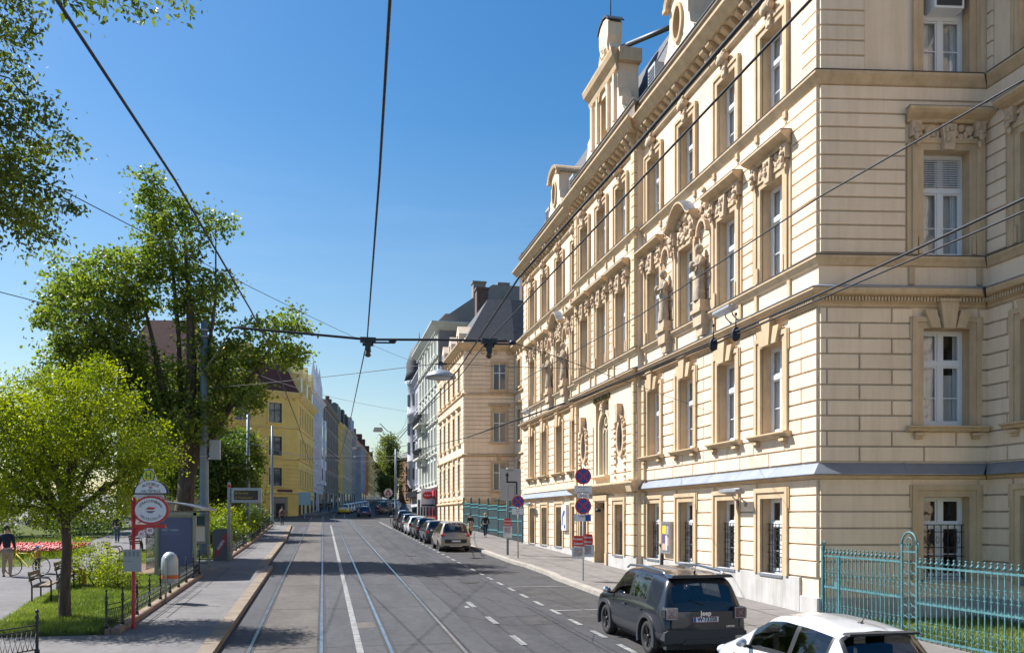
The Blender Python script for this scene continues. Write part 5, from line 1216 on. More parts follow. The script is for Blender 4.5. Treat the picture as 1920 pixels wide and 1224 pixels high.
# grass
def grass(name, poly, n, h, seed, m, off=.17):
    rng = np.random.default_rng(seed); xs = [p[0] for p in poly]; ys = [p[1] for p in poly]
    P = np.column_stack([rng.uniform(min(xs), max(xs), n * 2), rng.uniform(min(ys), max(ys), n * 2)])
    ins = np.zeros(len(P), bool); j = len(poly) - 1
    for i in range(len(poly)):
        xi, yi = poly[i]; xj, yj = poly[j]
        c = ((yi > P[:, 1]) != (yj > P[:, 1])) & (P[:, 0] < (xj - xi) * (P[:, 1] - yi) / (yj - yi + 1e-12) + xi); ins ^= c; j = i
    P = P[ins][:n]; n = len(P); z = SL * P[:, 1] - 3.2 + off
    a = rng.uniform(0, 2 * np.pi, n); hh = h * rng.uniform(.5, 1.5, n); w = .008 + .02 * h; lean = rng.normal(size=(n, 2)) * .4 * hh[:, None]
    V = np.empty((n, 3, 3)); V[:, 0] = np.column_stack([P[:, 0] - w * np.cos(a), P[:, 1] - w * np.sin(a), z]); V[:, 1] = np.column_stack([P[:, 0] + w * np.cos(a), P[:, 1] + w * np.sin(a), z]); V[:, 2] = np.column_stack([P[:, 0] + lean[:, 0], P[:, 1] + lean[:, 1], z + hh])
    return tag(link(name, np_mesh(name, V.reshape(-1, 3), np.arange(n * 3).reshape(n, 3), m)), kind='stuff')
GR = leafmat('grass_blades', (.10, .145, .03), (.22, .27, .06), .35, .9)
tag(grass('grass', [(-4.75, 20.0), (-4.75, 33), (-6.5, 33.2), (-8.4, 34), (-8.1, 30), (-7.8, 25.5), (-7.0, 20.0)], 60000, .085, 1, GR), 'short green lawn grass between the path and the kerb')
tag(grass('grass', [(-4.75, 41.4), (-5, 83), (-9.5, 83), (-9, 42), (-8.2, 34), (-6.6, 41)], 26000, .14, 2, GR), 'longer grass behind the platform railing')
tag(grass('grass', [(-12.0, 38), (-14.5, 60), (-30, 60), (-32, 36), (-14, 37)], 26000, .16, 4, GR), 'grass behind the park path')
tag(grass('grass', [(12.7, 8), (16.7, 8), (16.7, 18.9), (12.7, 19.0)], 22000, .11, 3, GR, .06), 'grass behind the turquoise fence')
# tulip bed
rng = np.random.default_rng(9)
def tulips(name, m, n, x0, x1, y0, y1, sd, lab):
    rng = np.random.default_rng(sd); mb = MB()
    V = []; F = []
    for k in range(n):
        x, y = rng.uniform(x0, x1), rng.uniform(y0, y1); z = gz(y, .17) + rng.uniform(.32, .48); r = rng.uniform(.05, .085); b0 = len(V)
        V += [(x, y, z - r), (x + r, y, z), (x, y + r, z), (x - r, y, z), (x, y - r, z), (x, y, z + r * 1.1)]
        F += [(b0, b0 + 1, b0 + 2), (b0, b0 + 2, b0 + 3), (b0, b0 + 3, b0 + 4), (b0, b0 + 4, b0 + 1), (b0 + 5, b0 + 2, b0 + 1), (b0 + 5, b0 + 3, b0 + 2), (b0 + 5, b0 + 4, b0 + 3), (b0 + 5, b0 + 1, b0 + 4)]
    o = link(name, np_mesh(name, np.array(V), np.array(F), m)); return tag(o, lab, kind='stuff')
tulips('tulips', mat('red_tulip', (.50, .015, .02), .5), 1500, -22, -11.5, 44.4, 46.8, 1, 'band of red tulips at the back of the flower bed')
tulips('tulips', mat('pink_tulip', (.62, .20, .17), .5), 1500, -22, -11.8, 42.2, 44.6, 2, 'band of pink tulips at the front of the flower bed')
tag(grass('tulip_leaves', [(-22, 41.8), (-11.3, 41.8), (-11.2, 47.0), (-22, 47)], 9000, .3, 12, LF4), 'green tulip leaves in the flower bed')
# ------------------------------------------------------------ vehicles
PITCH = math.atan(SL)
def lerp(a, b, t): return a + (b - a) * t
def car_rows(st):
    """st: (y, halfwidth, zb, belt, top, topw, kind) -> 8 section points"""
    y, w, zb, belt, top, tw, kd = st
    if kd == 'cab': return [(w * .80, zb), (w * .965, zb + .07), (w, lerp(zb, belt, .45)), (w * .985, belt - .07), (w * .955, belt), (tw, top - .075), (tw - .11, top - .005), (0, top + .03)]
    return [(w * .80, zb), (w * .965, min(zb + .07, belt - .12)), (w, lerp(zb, belt, .45)), (w * .985, belt - .09), (w * .955, belt - .03), (w * .86, lerp(belt, top, .6)), (w * .62, top), (0, top + .03)]
RSUB = [2, 6, 5, 1, 7, 2, 5]
def car(name, label, st, paint, wheels, Rw, arch, side, wind, rearw, opts, group=None):
    """build a car in local space: +y forward, origin on the ground under the middle"""
    root = empty(name); tag(root, label, 'car', group)
    # dense grid
    cols = []; ysrc = []
    for a, b in zip(st[:-1], st[1:]):
        n = max(1, int(math.ceil(abs(b[0] - a[0]) / .055))); ra, rb = car_rows(a), car_rows(b)
        for k in range(n):
            t = k / n; cols.append((lerp(a[0], b[0], t), [(lerp(p[0], q[0], t), lerp(p[1], q[1], t)) for p, q in zip(ra, rb)]))
    cols.append((st[-1][0], car_rows(st[-1])))
    vs = [0.0]
    for k, n in enumerate(RSUB): vs += [k + (i + 1) / n for i in range(n)]
    G = np.zeros((len(cols), len(vs), 3))
    for i, (y, rw) in enumerate(cols):
        for j, v in enumerate(vs):
            k = min(int(v), 6); t = v - k; G[i, j] = (lerp(rw[k][0], rw[k + 1][0], t), y, lerp(rw[k][1], rw[k + 1][1], t))
    for it in range(opts.get('smooth', 3)):
        H = G.copy(); H[1:-1, 1:] = .5 * G[1:-1, 1:] + .25 * (G[2:, 1:] + G[:-2, 1:]); G2 = H.copy()
        G2[:, 1:-1] = .5 * H[:, 1:-1] + .25 * (H[:, 2:] + H[:, :-2]); G = G2
    for wy in wheels:                                                 # snap to the arch circle
        for i in range(G.shape[0]):
            for j in range(G.shape[1]):
                if vs[j] > 3.4: continue
                dy, dz = G[i, j, 1] - wy, G[i, j, 2] - Rw; d = math.hypot(dy, dz)
                if abs(d - arch) < .045 and d > 1e-6: G[i, j, 1] = wy + dy / d * arch; G[i, j, 2] = Rw + dz / d * arch
    body = MB(); gl = {'window': MB(), 'windscreen': MB(), 'rear_window': MB()}
    NJ = len(vs)
    def put(mb, cache, i, j, sx):
        key = (i, j, sx if j < NJ - 1 else 1)
        if key not in cache: p = G[i, j]; cache[key] = mb.vv((p[0] * key[2] if j < NJ - 1 else 0, p[1], p[2]))
        return cache[key]
    caches = {}
    for sx in (1, -1):
        for i in range(len(cols) - 1):
            for j in range(NJ - 1):
                yc = (cols[i][0] + cols[i + 1][0]) / 2; vc = (vs[j] + vs[j + 1]) / 2; c = (G[i, j] + G[i + 1, j + 1]) / 2
                if vc < 3.5 and any(math.hypot(c[1] - wy, c[2] - Rw) < arch - .004 for wy in wheels): continue
                dest, mi = body, 0
                zc = c[2]
                if 4.12 < vc < 4.93 and any(a < yc < b for a, b in side): dest = gl['window']
                elif 4.0 < vc < 5.0 and side[0][0] - .06 < yc < side[-1][1] + .06: mi = 1
                elif vc > 5.15 and wind[0] < yc < wind[1]: dest = gl['windscreen']
                elif vc > 5.05 and wind[0] - .05 < yc < wind[1] + .03: mi = 1
                elif vc > (5.3) and rearw[0] < yc < rearw[1]: dest = gl['rear_window']
                elif vc > 5.05 and rearw[0] - .03 < yc < rearw[1] + .03: mi = 1
                elif opts.get('clad') and zc < opts['clad'] and vc < 3.6: mi = 2
                elif zc < opts.get('sill', .26): mi = 1
                if opts.get('black_top') and vc > 5.05 and cols[0][0] < yc < -1.2: pass
                cc = caches.setdefault(id(dest), {})
                idx = [put(dest, cc, i, j, sx), put(dest, cc, i + 1, j, sx), put(dest, cc, i + 1, j + 1, sx), put(dest, cc, i, j + 1, sx)]
                idx2 = []; [idx2.append(q) for q in idx if q not in idx2]
                if len(idx2) >= 3: dest.face(idx2, mi, True)
    for i in (0, len(cols) - 1):                                      # end caps
        cc = caches[id(body)]; loop = [put(body, cc, i, j, 1) for j in range(NJ)] + [put(body, cc, i, j, -1) for j in range(NJ - 2, -1, -1)]
        body.face(loop, 2 if opts.get('capclad') else 0)
    mats = [paint, TRIM, CLAD]
    body.build('body', mats, root)
    for k, mb in gl.items():
        if mb.f: mb.build(k, CARGLASS, root)
    hw = st[len(st) // 2][1]; y0, y1 = st[0][0], st[-1][0]
    u = MB(); u.box((-hw * .84, y0 + .12, .20), (hw * .84, y1 - .15, .42)); 
    u.box((-hw * .66, y0 + .2, .42), (hw * .66, y1 - .3, .62))
    # cabin interior: seats
    for sx in (-1, 1):
        for ys in (opts.get('seat1', .15), opts.get('seat2', -.75)):
            u.box((sx * .17, ys, .4), (sx * .62, ys + .5, .62)); u.box((sx * .17, ys - .14, .6), (sx * .62, ys + .02, 1.12)); u.box((sx * .28, ys - .12, 1.13), (sx * .50, ys, 1.30))
    u.box((-hw * .85, opts.get('dash', .85), .6), (hw * .85, opts.get('dash', .85) + .35, .95)); u.build('interior', SEATM, root)
    # flares, wheels
    fl = MB()
    for wy in wheels:
        for sx in (-1, 1):
            n = 22; fw, fp = opts.get('flare', (.035, .012))
            a0 = math.asin(max(-1, (.22 - Rw) / arch))
            for k in range(n):
                aa, ab = lerp(a0, math.pi - a0, k / n), lerp(a0, math.pi - a0, (k + 1) / n)
                def P(a, r, x): return (sx * x, wy + r * math.cos(a), Rw + r * math.sin(a))
                X = hw + fp; Xi = hw * .93
                fl.quad(P(aa, arch - .01, X), P(ab, arch - .01, X), P(ab, arch + fw, X), P(aa, arch + fw, X)); fl.quad(P(aa, arch - .01, X), P(ab, arch - .01, X), P(ab, arch - .01, Xi - .15), P(aa, arch - .01, Xi - .15)); fl.quad(P(aa, arch + fw, X), P(ab, arch + fw, X), P(ab, arch + fw + .012, Xi), P(aa, arch + fw + .012, Xi))
    fl.build('wheel_arch', CLAD if opts.get('clad') else paint, root)
    tw_ = opts.get('tyre', .20)
    for wy in wheels:
        for sx in (-1, 1):
            xo = hw - .03; t = MB(); xi = xo - tw_
            t.lathe([(Rw * .62, xi), (Rw * .93, xi), (Rw, xi + .03), (Rw, xo - .03), (Rw * .95, xo - .004), (Rw * .64, xo), (Rw * .62, xo - .03)], 28, (0, 0, 0), ax='x', caps=False)
            if sx < 0: t.v = [(-p[0], p[1], p[2]) for p in t.v]
            t.v = [(p[0], p[1] + wy, p[2] + Rw) for p in t.v]; wo = t.build('wheel', TYRE, root)
            r = MB(); r.lathe([(.02, xo - .06), (Rw * .60, xo - .09), (Rw * .64, xo - .01), (Rw * .60, xo - .008), (Rw * .58, xo - .07)], 24, ax='x', m=1)
            ns = opts.get('spokes', 5)
            for k in range(ns):
                for dv in ((-.09, .09) if opts.get('twin') else (0,)):
                    a = 2 * math.pi * k / ns + dv; c_, s_ = math.cos(a), math.sin(a); w_ = .018 if opts.get('twin') else .03
                    p = [(xo - .02, c_ * .04 - s_ * w_, s_ * .04 + c_ * w_), (xo - .02, c_ * .04 + s_ * w_, s_ * .04 - c_ * w_), (xo - .012, c_ * Rw * .6 + s_ * w_ * .8, s_ * Rw * .6 - c_ * w_ * .8), (xo - .012, c_ * Rw * .6 - s_ * w_ * .8, s_ * Rw * .6 + c_ * w_ * .8)]
                    r.poly(p); q = [(x - .03, y_, z_) for x, y_, z_ in p]; r.quad(p[0], q[0], q[3], p[3]); r.quad(p[1], p[2], q[2], q[1])
            r.lathe([(.055, xo - .06), (.05, xo - .006), (.02, xo - .004)], 10, ax='x')
            if sx < 0: r.v = [(-p[0], p[1], p[2]) for p in r.v]
            r.v = [(p[0], p[1] + wy, p[2] + Rw) for p in r.v]; r.build('rim', [opts.get('rim', ALLOY), TRIM], wo)
    # mirrors, handles, lamps, plate
    my = side[-1][1] - .02; mz = opts.get('mz', st[len(st) // 2][3] + .06)
    for sx in (-1, 1):
        m_ = MB(); m_.ball((sx * (hw + .10), my, mz + .03), .10, 10, 0, sx=1.0, sy=.6, sz=.75); m_.box((sx * (hw - .05), my - .03, mz - .05), (sx * (hw + .06), my + .03, mz - .01), 1); m_.build('mirror', [opts.get('mirror', paint), TRIM], root)
        h = MB()
        for (a, b) in side[:2]: h.box((sx * (hw * .985), a + .06, st[len(st) // 2][3] - .13), (sx * (hw + .02), a + .26, st[len(st) // 2][3] - .10))
        h.build('handle', opts.get('handle', paint), root)
    return root
def add(root, name, fn, mats, parent=None):
    mb = MB(); fn(mb); return mb.build(name, mats, parent or root)
def plate(root, y, z, txt, w=.52, h=.11):
    p = add(root, 'number_plate', lambda b: (b.box((-w / 2, y - .012, z - h / 2), (w / 2, y, z + h / 2)), b.box((-w / 2 + .004, y - .0135, z - h / 2 + .006), (-w / 2 + .05, y - .012, z + h / 2 - .006), 1), b.box((-w / 2, y - .014, z - h / 2), (w / 2, y - .012, z - h / 2 + .006), 2), b.box((-w / 2, y - .014, z + h / 2 - .006), (w / 2, y - .012, z + h / 2), 2)), [WSIGN, BLUE, RED])
    if txt: text_obj('plate_lettering', txt, .115, BLACK, p, Tm(.025, y - .0145, z - .002) @ UP, ext=.0005, sx=.93, bold=.003)
    return p
def hatch(L, w, H, belt, tail=.28, hood=.95, zb=.20, tw=None, boxy=0.0, nose=.72):
    h = L / 2; tw = tw or w * .72; ty = -h + .06
    return [(-h, w * .90, .36, .62, .66, tw, 'hood'), (-h + .05, w * .95, .30, belt - .14, belt - .06, tw, 'hood'), (-h + .13, w * .97, .26, belt - .02, belt + .06, tw, 'hood'), (-h + tail + .22, w, zb + .02, belt, H - .04, tw - .01, 'cab'),
            (-h + 1.15, w, zb, belt, H, tw, 'cab'), (-.1, w, zb, belt - .01, H, tw, 'cab'), (h - hood - .82, w, zb, belt - .03, H - .06, tw - .01, 'cab'), (h - hood, w, zb, belt - .05, belt + .05, tw, 'hood'),
            (h - .35, w * .96, .22, nose + .02, nose + .06, tw, 'hood'), (h - .10, w * .88, .26, nose - .12, nose - .05, tw, 'hood'), (h, w * .74, .32, .52, .56, tw, 'hood')]
def lamps(root, y, w, z0, z1, wd, lm=None, front=None, hl=.62):
    for sx in (-1, 1):
        add(root, 'taillight', lambda b: (b.box((sx * (w - wd), y - .01, z0), (sx * (w + .0), y + .16, z1)),), lm or REDLAMP)
        if front: add(root, 'headlight', lambda b: b.ball((sx * (w - .22), front - .10, hl), .14, 10, 0, sx=1.1, sy=.7, sz=.6), CLEARL)
def place(root, x, y, rz=0.0):
    root.location = (x, y, gz(y, .006)); root.rotation_euler = (PITCH * math.cos(rz), 0, rz); return root
# ---- dark blue compact off-roader with grey cladding
NAVY = mat('navy_paint', (.007, .010, .019), .3, coat=.7)
L, w, H = 4.24, .895, 1.66
st = [(-2.12, w * .93, .42, .66, .70, .66, 'hood'), (-2.07, w * .97, .34, .92, .99, .66, 'hood'), (-2.0, w * .98, .30, .99, 1.07, .66, 'hood'), (-1.83, w, .28, 1.0, 1.60, .665, 'cab'), (-1.2, w, .24, 1.0, 1.655, .68, 'cab'), (-.1, w, .22, .98, H, .69, 'cab'),
      (.52, w, .22, .96, 1.60, .68, 'cab'), (1.16, w, .24, .94, 1.06, .66, 'hood'), (1.85, w * .97, .30, .90, .95, .66, 'hood'), (2.05, w * .92, .36, .72, .80, .66, 'hood'), (2.12, w * .80, .42, .60, .64, .66, 'hood')]
jeep = car('parked_car', 'dark navy boxy off-roader with silver roof rails, parked in front of the barred windows', st, NAVY, (-1.27, 1.30), .345, .405, [(-1.08, -.26), (-.14, .86)], (.58, 1.08), (-1.985, -1.87),
           dict(clad=.52, flare=(.07, .02), rim=mat('black_rim', (.03, .03, .032), .35, metal=.5), spokes=5, twin=True, mirror=CHROME, tyre=.22, capclad=False, smooth=4))
for sx in (-1, 1):
    add(jeep, 'roof_rail', lambda b: b.tube([(sx * .62, -1.70, 1.60), (sx * .62, -1.5, 1.665), (sx * .625, -.4, 1.70), (sx * .62, .35, 1.66), (sx * .61, .55, 1.59)], [.02, .026, .026, .026, .02], 8), CHROME)
    tl = add(jeep, 'taillight', lambda b: b.prism([(sx * q, z) for q, z in (((.58, .80), (.83, .80), (.85, .83), (.85, .99), (.82, 1.03), (.58, 1.03)) if sx > 0 else ((.58, 1.03), (.82, 1.03), (.85, .99), (.85, .83), (.83, .80), (.58, .80)))], -2.150, -1.98), TRIM)
    def lens(b):
        c = sx * .71; b.box((c - .10, -2.163, .825), (c + .10, -2.15, 1.015))
    add(jeep, 'lens', lens, mat('dark_red_lens', (.10, .012, .015), .15, coat=1.0), tl)
    def ringl(b):
        c = sx * .71
        for a, d in (((c - .115, .812), (c + .115, .83)), ((c - .115, 1.012), (c + .115, 1.03))): b.box((a[0], -2.17, a[1]), (d[0], -2.155, d[1]))
        for a in (c - .115, c + .10): b.box((a, -2.17, .83), (a + .015, -2.155, 1.012))
        for q in (-1, 1): b.tube([(c - .05, -2.168, .92 - q * .05), (c + .05, -2.168, .92 + q * .05)], .009, 5)
    add(jeep, 'lamp_ring', ringl, mat('lamp_ring_grey', (.30, .31, .33), .3), tl)
    add(jeep, 'reflector', lambda b: b.box((sx * .58, -2.155, .47), (sx * .76, -2.12, .56)), REDLAMP if sx < 0 else CLEARL)
add(jeep, 'tailgate', lambda b: (b.prism([(-.74, .60), (.74, .60), (.70, .64), (-.70, .64)], -2.14, -2.06), b.prism([(-.70, .645), (.70, .645), (.68, .95), (-.68, .95)], -2.132, -2.06)), NAVY)
add(jeep, 'gap', lambda b: [b.box((sx * .705, -2.139, .64), (sx * .715, -2.08, .97)) for sx in (-1, 1)], TRIM)
add(jeep, 'bumper', lambda b: (b.prism([(-.86, .40), (-.80, .35), (.80, .35), (.86, .40), (.85, .56), (.78, .60), (-.78, .60), (-.85, .56)], -2.16, -1.95), b.prism([(-.5, .33), (.5, .33), (.42, .42), (-.42, .42)], -2.18, -2.1)), [CLAD])
add(jeep, 'spoiler', lambda b: b.prism([(-.66, 1.585), (.66, 1.585), (.60, 1.645), (-.60, 1.645)], -1.97, -1.70), NAVY)
plate(jeep, -2.137, .80, 'W\u00b7733SB')
text_obj('badge', 'Jeep', .13, CHROME, jeep, Tm(0, -2.137, .915) @ UP, ext=.003, bold=.003)
text_obj('badge', 'LIMITED', .05, CHROME, jeep, Tm(.52, -2.137, .655) @ UP, ext=.002, bold=.001)
add(jeep, 'aerial', lambda b: (b.tube([(0, -1.60, 1.67), (0, -1.68, 1.86)], .006, 5), b.ball((0, -1.6, 1.675), .03, 6)), TRIM)
add(jeep, 'wiper', lambda b: b.tube([(.0, -2.04, 1.07), (-.30, -1.99, 1.17)], .010, 5), TRIM)
lamps(jeep, -5, 0, 0, 0, 0) if False else None
for sx in (-1, 1): add(jeep, 'headlight', lambda b: b.lathe([(.10, 0), (.10, .03), (.02, .05)], 14, (sx * .62, 2.02, .72), ax='y'), CLEARL)
place(jeep, 7.22, 17.45)
# ---- silver white hatchback, front left in the picture, only its upper half shows
SILVW = mat('white_car_paint', (.66, .68, .70), .18, coat=1.0, metal=.15)
st = hatch(3.85, .83, 1.45, .90, tail=.30, hood=.78, tw=.60)
golf = car('parked_car', 'white hatchback with short roof aerial, cut off by the bottom edge of the picture', st, SILVW, (-1.25, 1.22), .30, .35, [(-1.28, -.58), (-.45, .60)], (.45, 1.10), (-1.78, -1.45), dict(mz=.92, smooth=3, handle=SILVW))
lamps(golf, -1.94, .80, .60, .86, .18, front=1.9)
add(golf, 'aerial', lambda b: (b.tube([(0, -1.05, 1.46), (0, -1.22, 1.66)], [.009, .005], 5), b.ball((0, -1.04, 1.46), .04, 6, sy=1.6, sz=.5)), TRIM)
add(golf, 'spoiler', lambda b: b.prism([(-.53, 1.375), (.53, 1.375), (.51, 1.405), (-.51, 1.405)], -1.57, -1.42), SEATM)
add(golf, 'side_repeater', lambda b: b.ball((-.835, 1.0, .70), .03, 6, sx=.4), mat('amber_lens', (.6, .22, .02), .2))
plate(golf, -1.93, .62, '')
place(golf, 7.18, 11.45)
# ---- beige people carrier
BEIGE = mat('beige_metallic', (.33, .29, .24), .3, metal=.35, coat=.8)
def mpv(label, paint, name='parked_car', L=4.2, w=.88, H=1.64, belt=.98, group='cars parked along the right kerb', glassb=True, kw=None, lampz=(.78, 1.02), seats=None):
    st = hatch(L, w, H, belt, tail=.22, hood=.82, tw=w * .73, nose=.80); h = L / 2
    c = car(name, label, st, paint, (-h + .82, h - .80), .315, .365, [(-h + .55, -h + .85), (-h + .95, -.38), (-.26, h - 1.55)], (h - 1.55, h - .88), (-h + .16, -h + .42), dict(mz=belt + .05, smooth=3, **(kw or {})), group)
    return c, h
beige, h = mpv('beige people carrier, nearest of the cars parked beyond the driveway', BEIGE)
for sx in (-1, 1): add(beige, 'taillight', lambda b: (b.ball((sx * .70, -h + .10, .93), .13, 10, 0, sx=1.0, sy=.7, sz=.75),), REDLAMP)
add(beige, 'bumper', lambda b: (b.box((-.84, -h - .03, .34), (.84, -h + .10, .48)), b.box((-.60, -h - .045, .485), (.60, -h + .08, .70), 1)), [BEIGE, TRIM])
plate(beige, -h - .047, .60, 'W 48216 K'.replace('48216', '')[:0])
add(beige, 'bumper_insert', lambda b: b.box((-.34, -h - .045, .30), (.34, -h - .0, .335)), CHROME)
place(beige, 7.12, 48.6)
def commons(c, h, w, z0, z1, wd=.2, txt=''):
    lamps(c, -h - .005, w * .93, z0, z1, wd, front=h - .05); plate(c, -h - .012, .70, txt)
GREYB = mat('blue_grey_car_paint', (.045, .055, .075), .25, metal=.4, coat=1.0); BLK = mat('black_car_paint', (.012, .012, .014), .2, coat=1.0); DKG = mat('dark_grey_car_paint', (.035, .037, .042), .25, metal=.4, coat=1.0); WHT = mat('pure_white_car_paint', (.72, .72, .72), .2, coat=1.0)
for lab, p, y, H, be in (('small blue grey hatchback parked in front of the beige people carrier', GREYB, 55.9, 1.47, .92), ('black estate with red rear lights, third in the parked row on the right', BLK, 61.6, 1.49, .93), ('white hatchback, fourth in the parked row on the right', WHT, 67.0, 1.46, .92),
                      ('black saloon with bright red rear lamp, fifth in the parked row on the right', BLK, 72.6, 1.50, .94), ('dark grey off-roader at the far end of the parked row on the right', DKG, 78.0, 1.68, 1.0)):
    c, h = mpv(lab, p, L=4.15, w=.87, H=H, belt=be); commons(c, h, .87, be - .24, be - .02); place(c, 7.15, y)
# ---- distant traffic
c, h = mpv('blue saloon driving away in the middle of the street', mat('blue_car_paint', (.02, .035, .09), .25, metal=.4, coat=1.0), name='moving_car', L=4.6, w=.87, H=1.43, belt=.92, group='moving cars in the street'); commons(c, h, .87, .66, .88); place(c, 5.45, 118.5)
c, h = mpv('black van driving away at the right edge of the crossing', BLK, name='moving_van', L=4.9, w=.95, H=2.0, belt=1.2, group='moving cars in the street'); commons(c, h, .95, .85, 1.3, .14); c['category'] = 'van'; place(c, 9.2, 131)
cols_ = [('yellow', (.60, .42, .02)), ('silver', (.40, .41, .42)), ('white', (.65, .65, .65)), ('dark', (.03, .03, .035)), ('grey', (.16, .165, .17)), ('blue', (.03, .06, .15)), ('white', (.65, .65, .65)), ('black', (.015, .015, .016)), ('silver', (.4, .41, .42)), ('white', (.6, .6, .6))]
protoL, h = mpv('yellow hatchback, first of the cars parked along the left row', mat('far_paint_0', cols_[0][1], .3, coat=.8), L=4.1, w=.86, H=1.5, belt=.93, group='cars parked along the left row'); commons(protoL, h, .86, .68, .9)
ordn = ['first', 'second', 'third', 'fourth', 'fifth', 'sixth', 'seventh', 'eighth', 'ninth', 'tenth']
rowang = math.atan2(-.10, .995)
def paint_copy(c, pm):
    for ch in [x for x in S.objects if x.parent == c and x.name.startswith(('body', 'wheel_arch'))]:
        ch.data = ch.data.copy(); ch.data.materials[0] = pm
for k in range(10):
    c = protoL if k == 0 else copy_tree(protoL)
    if k: paint_copy(c, mat('far_paint_%d' % k, cols_[k][1], .3, coat=.8)); c['label'] = '%s hatchback, %s of the cars parked along the left row' % (cols_[k][0], ordn[k])
    t = 12 + k * 6.8; px_, py_ = C0.x + .10 * t + 5.4, C0.y + .995 * t
    place(c, px_, py_, math.pi + rowang)
for k in range(7):
    c = copy_tree(protoL); j = (k * 3 + 3) % 10; paint_copy(c, mat('far_paint_%d' % j, cols_[j][1], .3, coat=.8))
    t = 22 + k * 7.5; retag(c, '%s hatchback, %s of the cars beyond the crossing on the right' % (cols_[j][0], ordn[k]), 'cars beyond the crossing on the right'); place(c, C0.x + .10 * t + 12.7, C0.y + t, rowang)
for k in range(5):
    c = copy_tree(protoL); j = (k * 2 + 1) % 10; paint_copy(c, mat('far_paint_%d' % j, cols_[j][1], .3, coat=.8)); t = 62 + k * 16
    retag(c, '%s car, %s of the queue in the distance' % (cols_[j][0], ordn[k]), 'distant queue of cars'); c['category'] = 'car'; place(c, C0.x + .10 * t + 9.2, C0.y + t, rowang)
# ------------------------------------------------------------ turquoise iron fence by the corner
def finial(b, x, y, z):
    b.lathe([(.011, z), (.014, z + .03), (.045, z + .045), (.05, z + .055), (.018, z + .085), (.014, z + .11), (.01, z + .12)], 8, (x, y, 0), caps=False); b.ball((x, y, z + .14), .024, 8)
def fence_panel(root, y0, y1, zt, zm, zb, sp=.155, x=0):
    n = int(abs(y1 - y0) / sp)
    r = MB()
    for z, hh in ((zt, .035), (zm, .035), (zb, .035)):
        if z is not None: r.box((x - .012, min(y0, y1), z - hh), (x + .012, max(y0, y1), z + hh * .2))
    r.build('rail', TURQ, root)
    b = MB()
    for k in range(n):
        y = y0 + (y1 - y0) * (k + .5) / n; b.box((x - .011, y - .011, zb - .35), (x + .011, y + .011, zt + .02)); finial(b, x, y, zt + .02)
        for zc in (lerp(zm, zt, .42), lerp(zb, zm, .30)):
            b.tube([(x, y + .040 * math.cos(t * math.pi / 5), zc + .075 * math.sin(t * math.pi / 5)) for t in range(11)], .008, 4)
            for q in (-.12, .12): b.box((x - .014, y - .045, zc + q - .008), (x + .014, y + .045, zc + q + .008))
        for q in range(5):
            a = R(30 + 30 * q); 
            for sg in (1, -1): b.tube([(x, y + .07, zm), (x + .02 * (q % 2 - .5), y + .07 + math.cos(a) * .07, zm + sg * math.sin(a) * .085)], [.008, .002], 4, cap=False)
    b.build('bars', TURQ, root)
fx = 12.46
fence = empty('iron_fence', (fx, 16, gz(16))); tag(fence, 'turquoise wrought iron fence with ball finials and an arched scroll post', 'fence')
zo = -gz(16)
fence_panel(fence, 19.5 - 16, 16.55 - 16, -.98 + zo, -1.76 + zo, -2.55 + zo); fence_panel(fence, 16.0 - 16, 11.2 - 16, -1.06 + zo, -1.84 + zo, -2.58 + zo, .165)
for yy, w_ in ((3.56, .035), (2.85, .03)):
    add(fence, 'post', lambda b: (b.box((-w_, yy - w_, -.1), (w_, yy + w_, -.74 + zo if yy > 3 else -.99 + zo)),), TURQ)
add(fence, 'hook', lambda b: b.tube([(0, 3.56, -.76 + zo), (0, 3.58, -.66 + zo), (0, 3.50, -.62 + zo), (0, 3.46, -.69 + zo)], .015, 6), TURQ)
def lockb(b): b.box((-.03, 2.87, -1.80 + zo), (.02, 3.02, -1.62 + zo))
add(fence, 'lock', lockb, TURQ)
def archpost(b):
    yc, w2 = .27, .24; zt = -.60 + zo
    for sd in (-1, 1): b.box((-.02, yc + sd * w2 - .022, -.05), (.02, yc + sd * w2 + .022, zt))
    b.tube([(0, yc + w2 * math.cos(math.pi * k / 12), zt + .26 * math.sin(math.pi * k / 12)) for k in range(13)], .024, 6)
    b.tube([(0, yc + .10 * math.cos(a), zt + .03 + .12 * math.sin(a)) for a in [R(-90 + 36 * k) for k in range(11)]], .012, 5)
    b.box((-.012, yc - .012, .1), (.012, yc + .012, zt + .02)); b.box((-.015, yc - w2, zt - .18), (.015, yc + w2, zt - .15))
    for k in range(7):
        zc = .25 + k * .235
        for sd in (-1, 1):
            for up_ in (-1, 1): b.tube([(0, yc + sd * (.13 + .085 * math.cos(a)), zc + up_ * .055 + up_ * .06 * math.sin(a)) for a in [R(-60 + 40 * q) for q in range(7)]], .009, 4)
    for sd in (-1, 1): b.tube([(0, yc + sd * (w2 + .03 + .04 * math.cos(a) * 1), zt - .02 + .045 * math.sin(a)) for a in [R(-90 + 45 * q) for q in range(6)]], .012, 5)
add(fence, 'arched_post', archpost, TURQ)
